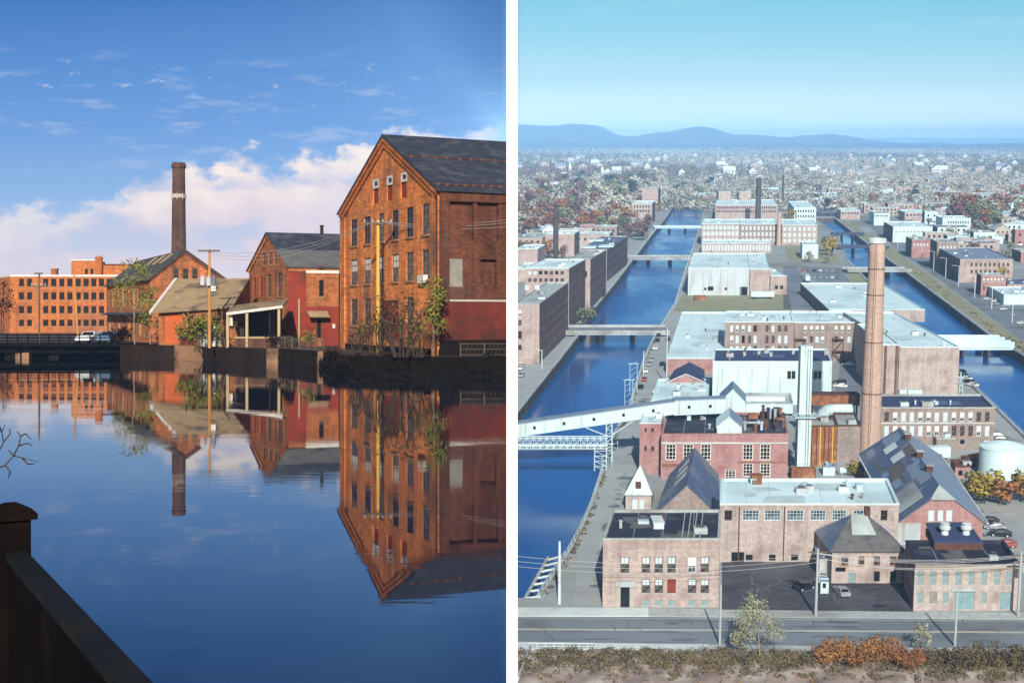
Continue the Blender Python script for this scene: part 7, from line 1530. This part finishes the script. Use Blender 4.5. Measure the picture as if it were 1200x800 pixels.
for zi, (x0, x1, y0, y1, n, where) in enumerate(((604, 735, 250, 274, 26, 'among the autumn trees on the left bank'), (604, 800, 205, 236, 20, 'in the far town on the left'), (960, 1204, 205, 240, 36, 'in the far town on the right'), (800, 960, 203, 222, 14, 'in the far town in the middle'), (1140, 1210, 272, 300, 8, 'beside the large far car park'))):
    for k in range(n):
        i = rr_.randrange(5); q = g2(rr_.uniform(x0, x1), rr_.uniform(y0, y1)); o = link('house', HM[i]); o.matrix_world = MR @ Matrix.Translation((q.x, q.y, -.05)) @ Matrix.Rotation(rr_.choice((0, 1.571, -.2, 1.3, .3)), 4, 'Z') @ Matrix.Scale(rr_.uniform(.9, 1.35), 4); tag(o, '%s %s' % (HL[i], where), 'house', '%s %s' % (HL[i], where))
for x0, x1, y0, y1, n, where in ((1060, 1204, 224, 312, 130, 'in the streets right of the diagonal canal'), (606, 740, 250, 300, 40, 'in the streets left of the straight canal'), (960, 1060, 214, 250, 26, 'in the streets beyond the black truss bridge')):
    for k in range(n):
        i = rr_.randrange(5); q = g2(rr_.uniform(x0, x1), rr_.uniform(y0, y1)); s = rr_.uniform(1.0, 1.5)
        if not free(q, 13 * s, 14 * s): continue
        made.append((q.x - 2, q.x + 13 * s, q.y - 3, q.y + 14 * s)); o = link('house', HM[i]); o.matrix_world = MR @ Matrix.Translation((q.x, q.y, -.05)) @ Matrix.Rotation(rr_.choice((0, -.16, .1)), 4, 'Z') @ Matrix.Scale(s, 4); tag(o, '%s %s' % (HL[i], where), 'house', '%s %s' % (HL[i], where))
for x0, x1, y0, y1, n, kinds, h, where, gr in ((1050, 1204, 220, 330, 170, 'grey grey green red orange grey', 10, 'between the houses right of the diagonal canal', 'trees among the right bank houses'), (606, 745, 250, 306, 40, 'grey orange red grey', 10, 'between the houses left of the straight canal', 'trees among the left bank houses'), (930, 990, 296, 312, 12, 'grey green', 6, 'on the lots beyond the white stack', 'trees on the far lots')):
    for k in range(n):
        x, y = rr_.uniform(x0, x1), rr_.uniform(y0, y1); q = g2(x, y)
        if free(q, 5, 5): ftree(x, y, rr_.choice(kinds.split()), h * rr_.uniform(.6, 1.3), where, gr)
for x0, x1, y0, y1, n, where in ((604, 1204, 184, 208, 90, 'among the distant woods'),):
    for k in range(n):
        i = rr_.randrange(4); q = g2(rr_.uniform(x0, x1), rr_.uniform(y0, y1)); o = link('house', HM[i]); o.matrix_world = MR @ Matrix.Translation((q.x, q.y, 1.5)) @ Matrix.Rotation(rr_.choice((0, 1.571, -.2)), 4, 'Z') @ Matrix.Scale(rr_.uniform(1.4, 2.4), 4); tag(o, '%s %s' % (HL[i], where), 'house', '%s %s' % (HL[i], where))
for x, yb, yt in ((668, 203, 189), (706, 206, 194)):
    q = g2(x, yb); o, d = ray(MR, x, yt); z = o.z + d.z * q.y / d.y; m = MB(); m.box(-3.5, 3.5, -3.5, 3.5, 0, z * .5, 'white_wall'); s = [(-3.5, -3.5), (3.5, -3.5), (3.5, 3.5), (-3.5, 3.5)]
    for i in range(4): a, b = s[i], s[(i + 1) % 4]; m.poly([(*a, z * .5 + .01), (*b, z * .5 + .01), (0, 0, z)], 'white_roof')
    m.box(-5, 5, 3.5, 26, 0, z * .25, 'white_wall'); single(m, 'church', 'white church steeple in the far woods, %s of the two' % ('leftmost' if x < 690 else 'rightmost'), 'church', MR, (q.x, q.y, 0))
# --- far woods: one mass, reads as a canopy
m = MB()
for Ya, Yb_, n, leaf, per, sd_ in ((1500, 4200, 8000, 1.15, 30, 21), (4000, 14500, 9000, 3.0, 14, 22)):
    r = np.random.RandomState(sd_); Yw = Ya * (Yb_ / Ya) ** r.uniform(0, 1, n); Xw = r.uniform(0, 1, n) * Yw * .46 + .5; pat = np.sin(Xw * .004 + 1) + np.sin(Yw * .0023) + r.normal(size=n) * .8
    order = np.argsort(np.argsort(pat)) / n
    for kd, lo, hi in (('crown_grey', 0, .66), ('crown_green', .66, .82), ('crown_dark', .82, .89), ('crown_red', .89, .97), ('crown_orange', .97, 1)):
        sel = (order >= lo) & (order < hi); k_ = r.uniform(.5, 1.0, n) ** 1 + (r.uniform(0, 1, n) > .8) * .55; cs = [(max(x, 9), y, 4.5 * s + y * .0006, 4.8 * s + y * .0009) for x, y, s in zip(Xw[sel], Yw[sel], k_[sel])]
        m.leaves(cs, len(cs) * per, leaf, kd, sd_ + int(lo * 100), .8)
structure(m, 'far_woods', MR, 'stuff')
# --- hills
def hills(name, prof, Y0, depth, seed):
    m = MB(); nx, ny = 150, 9; X0, X1 = prof[0][0], prof[-1][0]; rr = np.random.RandomState(seed); g_ = []
    ph = rr.uniform(0, 6.28, 6)
    for i in range(nx + 1):
        px = X0 + (X1 - X0) * i / nx
        for (a, ya), (b, yb) in zip(prof, prof[1:]):
            if a <= px <= b:
                kk = [q[0] for q in prof].index(a); y_0 = prof[max(kk - 1, 0)][1]; y_3 = prof[min(kk + 2, len(prof) - 1)][1]; f = (px - a) / (b - a)
                yy = .5 * (2 * ya + (yb - y_0) * f + (2 * y_0 - 5 * ya + 4 * yb - y_3) * f * f + (3 * ya - y_0 - 3 * yb + y_3) * f ** 3); break
        row = []
        for j in range(ny + 1):
            f = j / ny; Yj = Y0 + depth * f; Yr = Y0 + depth * .55; top = H + (163 - yy) / F * Yr
            z = max(0, top) * max(0, math.sin(math.pi * min(1, f / 1.1))) ** .8 + (2.5 * math.sin(px * .19 + ph[0] + f * 5) + 1.5 * math.sin(px * .37 + ph[1] - f * 7)) * (0 < j < ny)
            row.append((max((px - CX) / F * Yj, XW), Yj, z - 5 * (j == 0)))
        g_.append(row)
    for i in range(nx):
        for j in range(ny): m.poly([g_[i][j], g_[i + 1][j], g_[i + 1][j + 1], g_[i][j + 1]], 'hill_wood')
    m2 = m.mesh('hills'); bb = bmesh.new(); bb.from_mesh(m2); bmesh.ops.remove_doubles(bb, verts=bb.verts, dist=.01); bb.to_mesh(m2); bb.free(); m2.polygons.foreach_set('use_smooth', [True] * len(m2.polygons)); oh = link(name, m2); oh.matrix_world = MR; oh['kind'] = 'structure'
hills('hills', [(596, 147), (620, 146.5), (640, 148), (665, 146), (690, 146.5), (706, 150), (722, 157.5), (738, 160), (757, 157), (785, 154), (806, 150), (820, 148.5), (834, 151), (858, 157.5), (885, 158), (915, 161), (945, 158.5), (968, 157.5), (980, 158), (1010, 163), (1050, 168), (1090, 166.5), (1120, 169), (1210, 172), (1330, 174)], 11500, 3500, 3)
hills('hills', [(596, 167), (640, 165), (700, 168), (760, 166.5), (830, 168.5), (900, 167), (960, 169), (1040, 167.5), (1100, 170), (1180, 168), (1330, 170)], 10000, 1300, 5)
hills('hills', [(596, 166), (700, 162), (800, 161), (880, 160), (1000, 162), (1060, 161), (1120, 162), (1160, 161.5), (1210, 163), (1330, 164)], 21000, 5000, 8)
# ================================================================== air, sky, sun, camera
m = MB(); s_ = MB()
m.hexa([(-152, -25), (15900, -25), (15900, 29500), (-152, 29500)], -6.5, 255, 'haze')
hz = m.build('haze'); hz.matrix_world = MR; hz['kind'] = 'stuff'

w = bpy.data.worlds.new('World'); sc.world = w; w.use_nodes = True
nt = w.node_tree; nd = nt.nodes; lk = nt.links
for n_ in list(nd): nd.remove(n_)
SUN_EL, SUN_AZ = math.radians(24), math.radians(-.3)          # sun low behind the camera, slightly to its left
sun_dir = Vector((math.sin(SUN_AZ) * math.cos(SUN_EL), math.cos(SUN_AZ) * math.cos(SUN_EL), -math.sin(SUN_EL)))
def lin(r, g, b): return tuple(((c / 255 + .055) / 1.055) ** 2.4 if c > 10 else c / 255 / 12.92 for c in (r, g, b))
def N(t, **k):
    n = nd.new(t)
    for a, b in k.items(): setattr(n, a, b)
    return n
def val(x, inp):
    if isinstance(x, (int, float)): inp.default_value = x
    else: lk.new(x, inp)
def M(op, a, b=0.0, c=None, clamp=False):
    n = N('ShaderNodeMath', operation=op, use_clamp=clamp); val(a, n.inputs[0]); val(b, n.inputs[1])
    if c is not None: val(c, n.inputs[2])
    return n.outputs[0]
def RNG(x, a, b, c=0.0, d=1.0, smooth=True):
    n = N('ShaderNodeMapRange', interpolation_type='SMOOTHSTEP' if smooth else 'LINEAR'); val(x, n.inputs[0])
    for i, v in enumerate((a, b, c, d)): val(v, n.inputs[i + 1])
    return n.outputs[0]
def MIXC(f, a, b):
    n = N('ShaderNodeMix', data_type='RGBA'); val(f, n.inputs[0])
    for x, i in ((a, 6), (b, 7)):
        if isinstance(x, tuple): n.inputs[i].default_value = (*x, 1)
        else: lk.new(x, n.inputs[i])
    return n.outputs[2]
def RAMP(x, stops):
    n = N('ShaderNodeValToRGB'); lk.new(x, n.inputs[0]); e = n.color_ramp.elements
    while len(e) < len(stops): e.new(.5)
    for s, (p_, c) in zip(e, sorted(stops)): s.position = p_; s.color = (*c, 1)
    return n.outputs[0]
tc = N('ShaderNodeTexCoord'); sp = N('ShaderNodeSeparateXYZ'); lk.new(tc.outputs['Generated'], sp.inputs[0])
dx, dy, dz_ = sp.outputs
ys_ = M('MAXIMUM', dy, .08); az = M('DIVIDE', dx, ys_); el = M('DIVIDE', dz_, ys_)
e2_ = M('MULTIPLY', el, 1.6667, clamp=True)                    # 0..0.6 tan elevation -> 0..1
def st(y, c): return (max(0, min(1, (YH - y) / F / .6)), lin(*c))
left = RAMP(e2_, [st(351, (214, 208, 222)), st(300, (196, 206, 230)), st(230, (146, 184, 230)), st(150, (112, 160, 222)), st(70, (90, 142, 210)), st(0, (68, 122, 192)), (.62, lin(52, 80, 156)), (1, lin(34, 50, 118))])
right = RAMP(e2_, [(0, lin(300, 302, 286)), st(163, (300, 304, 288)), st(135, (248, 270, 262)), st(95, (196, 236, 244)), st(50, (160, 220, 238)), st(0, (134, 208, 232)), (.50, lin(96, 160, 222)), (.64, lin(60, 128, 214)), (.80, lin(24, 84, 178)), (1, lin(10, 58, 140))])
# cloud bank of the canal side: top edge follows the azimuth, broken by noise
cv = N('ShaderNodeCombineXYZ'); lk.new(az, cv.inputs[0]); lk.new(el, cv.inputs[1])
def NOISE(vec, scale, det=5, rough=.55, stretch=(1, 1, 1), off=(0, 0, 0)):
    mp = N('ShaderNodeMapping'); mp.inputs['Scale'].default_value = stretch; mp.inputs['Location'].default_value = off; lk.new(vec, mp.inputs[0])
    n = N('ShaderNodeTexNoise'); n.inputs['Scale'].default_value = scale; n.inputs['Detail'].default_value = det; n.inputs['Roughness'].default_value = rough; lk.new(mp.outputs[0], n.inputs['Vector']); return n.outputs['Fac']
azn = M('MULTIPLY_ADD', az, 2.3, 1.0, clamp=True)
def cp(x, y): v = (YH - y) / F * 5; return (max(0, min(1, (x - CX) / F * 2.3 + 1)), (v, v, v))
topc = RAMP(azn, [cp(-80, 275), cp(0, 250), cp(70, 244), cp(130, 230), cp(165, 206), cp(200, 205), cp(240, 200), cp(262, 184), cp(300, 182), cp(335, 200), cp(355, 188), cp(400, 178), cp(440, 168), cp(480, 154), (1, ((YH - 149) / F * 5,) * 3)])
nb = NOISE(cv.outputs[0], 34, 6, .6, (1, 1.5, 1)); nb2 = NOISE(cv.outputs[0], 12, 4, .5, (1, 2.2, 1), (3, 1, 0))
edge_ = M('ADD', M('MULTIPLY', topc, .2), M('MULTIPLY', M('SUBTRACT', nb, .5), .065))
dpt = M('SUBTRACT', edge_, el)
mask = RNG(dpt, -.004, .010)
mask = M('MULTIPLY', mask, RNG(nb2, .34, .50, .30, 1))
crisp = RNG(az, -.35, -.24, .55, 1.0); mask = M('MULTIPLY', mask, crisp)
bright = M('MULTIPLY', RNG(dpt, .0, .05, 1, .12), RNG(nb2, .40, .62, .45, 1))
ccol = MIXC(bright, lin(224, 210, 222), lin(262, 246, 232))
wisp = NOISE(cv.outputs[0], 16, 6, .62, (1.2, 5.5, 1), (1.7, .4, 0)); wm = M('MULTIPLY', RNG(wisp, .52, .70), M('MULTIPLY', RNG(el, .09, .13), RNG(el, .225, .165)))
puff = NOISE(cv.outputs[0], 48, 5, .6, (1, 2.2, 1), (.3, 2.1, 0)); pm = M('MULTIPLY', RNG(puff, .60, .72), M('MULTIPLY', RNG(el, .142, .16), RNG(el, .205, .18)))
left = MIXC(M('MULTIPLY', wm, .32), left, lin(214, 220, 236)); left = MIXC(M('MULTIPLY', pm, .45), left, lin(232, 228, 236)); left = MIXC(mask, left, ccol)
rw = NOISE(cv.outputs[0], 10, 5, .6, (1, 7, 1), (5, 3, 0)); right = MIXC(M('MULTIPLY', RNG(rw, .52, .74), .30), right, lin(190, 232, 242))
left = MIXC(M('MULTIPLY', M('MULTIPLY', RNG(az, -.085, .0), RNG(el, .12, .20)), .6), left, lin(22, 80, 164))
front = MIXC(RNG(dx, -.009, .009), left, right)
sky = N('ShaderNodeTexSky', sky_type='NISHITA'); sky.sun_disc = False; sky.sun_elevation = SUN_EL; sky.sun_rotation = math.pi + SUN_AZ; sky.altitude = 100; sky.air_density = 1.0; sky.dust_density = .6
STR = .06
up = N('ShaderNodeVectorMath', operation='SCALE'); lk.new(front, up.inputs[0]); EXPO = .25; up.inputs['Scale'].default_value = 1 / STR / 2 ** EXPO
fm = M('MULTIPLY', RNG(dy, .12, .45), RNG(dz_, .62, .42)); cl_ = MIXC(fm, sky.outputs[0], up.outputs[0])
bg = N('ShaderNodeBackground'); bg.inputs['Strength'].default_value = STR; lk.new(cl_, bg.inputs['Color'])
wo = N('ShaderNodeOutputWorld'); lk.new(bg.outputs[0], wo.inputs['Surface'])

sl = bpy.data.lights.new('Sun', 'SUN'); sl.energy = 4.6; sl.angle = math.radians(.53); sl.color = (1.0, .925, .81)
so_ = bpy.data.objects.new('Sun', sl); COL.objects.link(so_); so_.rotation_euler = sun_dir.to_track_quat('-Z', 'Y').to_euler(); so_.location = (0, -20, 30)

cam = bpy.data.cameras.new('Camera'); co = bpy.data.objects.new('Camera', cam); COL.objects.link(co)
co.rotation_euler = (math.pi / 2, 0, 0); cam.sensor_width = 36; cam.lens = 36 * F / 1200; cam.shift_y = -(400 - YH) / 1200
cam.clip_start = .1; cam.clip_end = 60000; sc.camera = co
sc.view_settings.view_transform = 'Standard'; sc.view_settings.look = 'None'; sc.view_settings.exposure = EXPO; sc.view_settings.gamma = 1; sc.view_settings.use_curve_mapping = False
sc.cycles.max_bounces = 5; sc.cycles.diffuse_bounces = 2; sc.cycles.glossy_bounces = 3; sc.cycles.volume_bounces = 0
sc.cycles.use_denoising = True
sc.cycles.caustics_reflective = False; sc.cycles.caustics_refractive = False
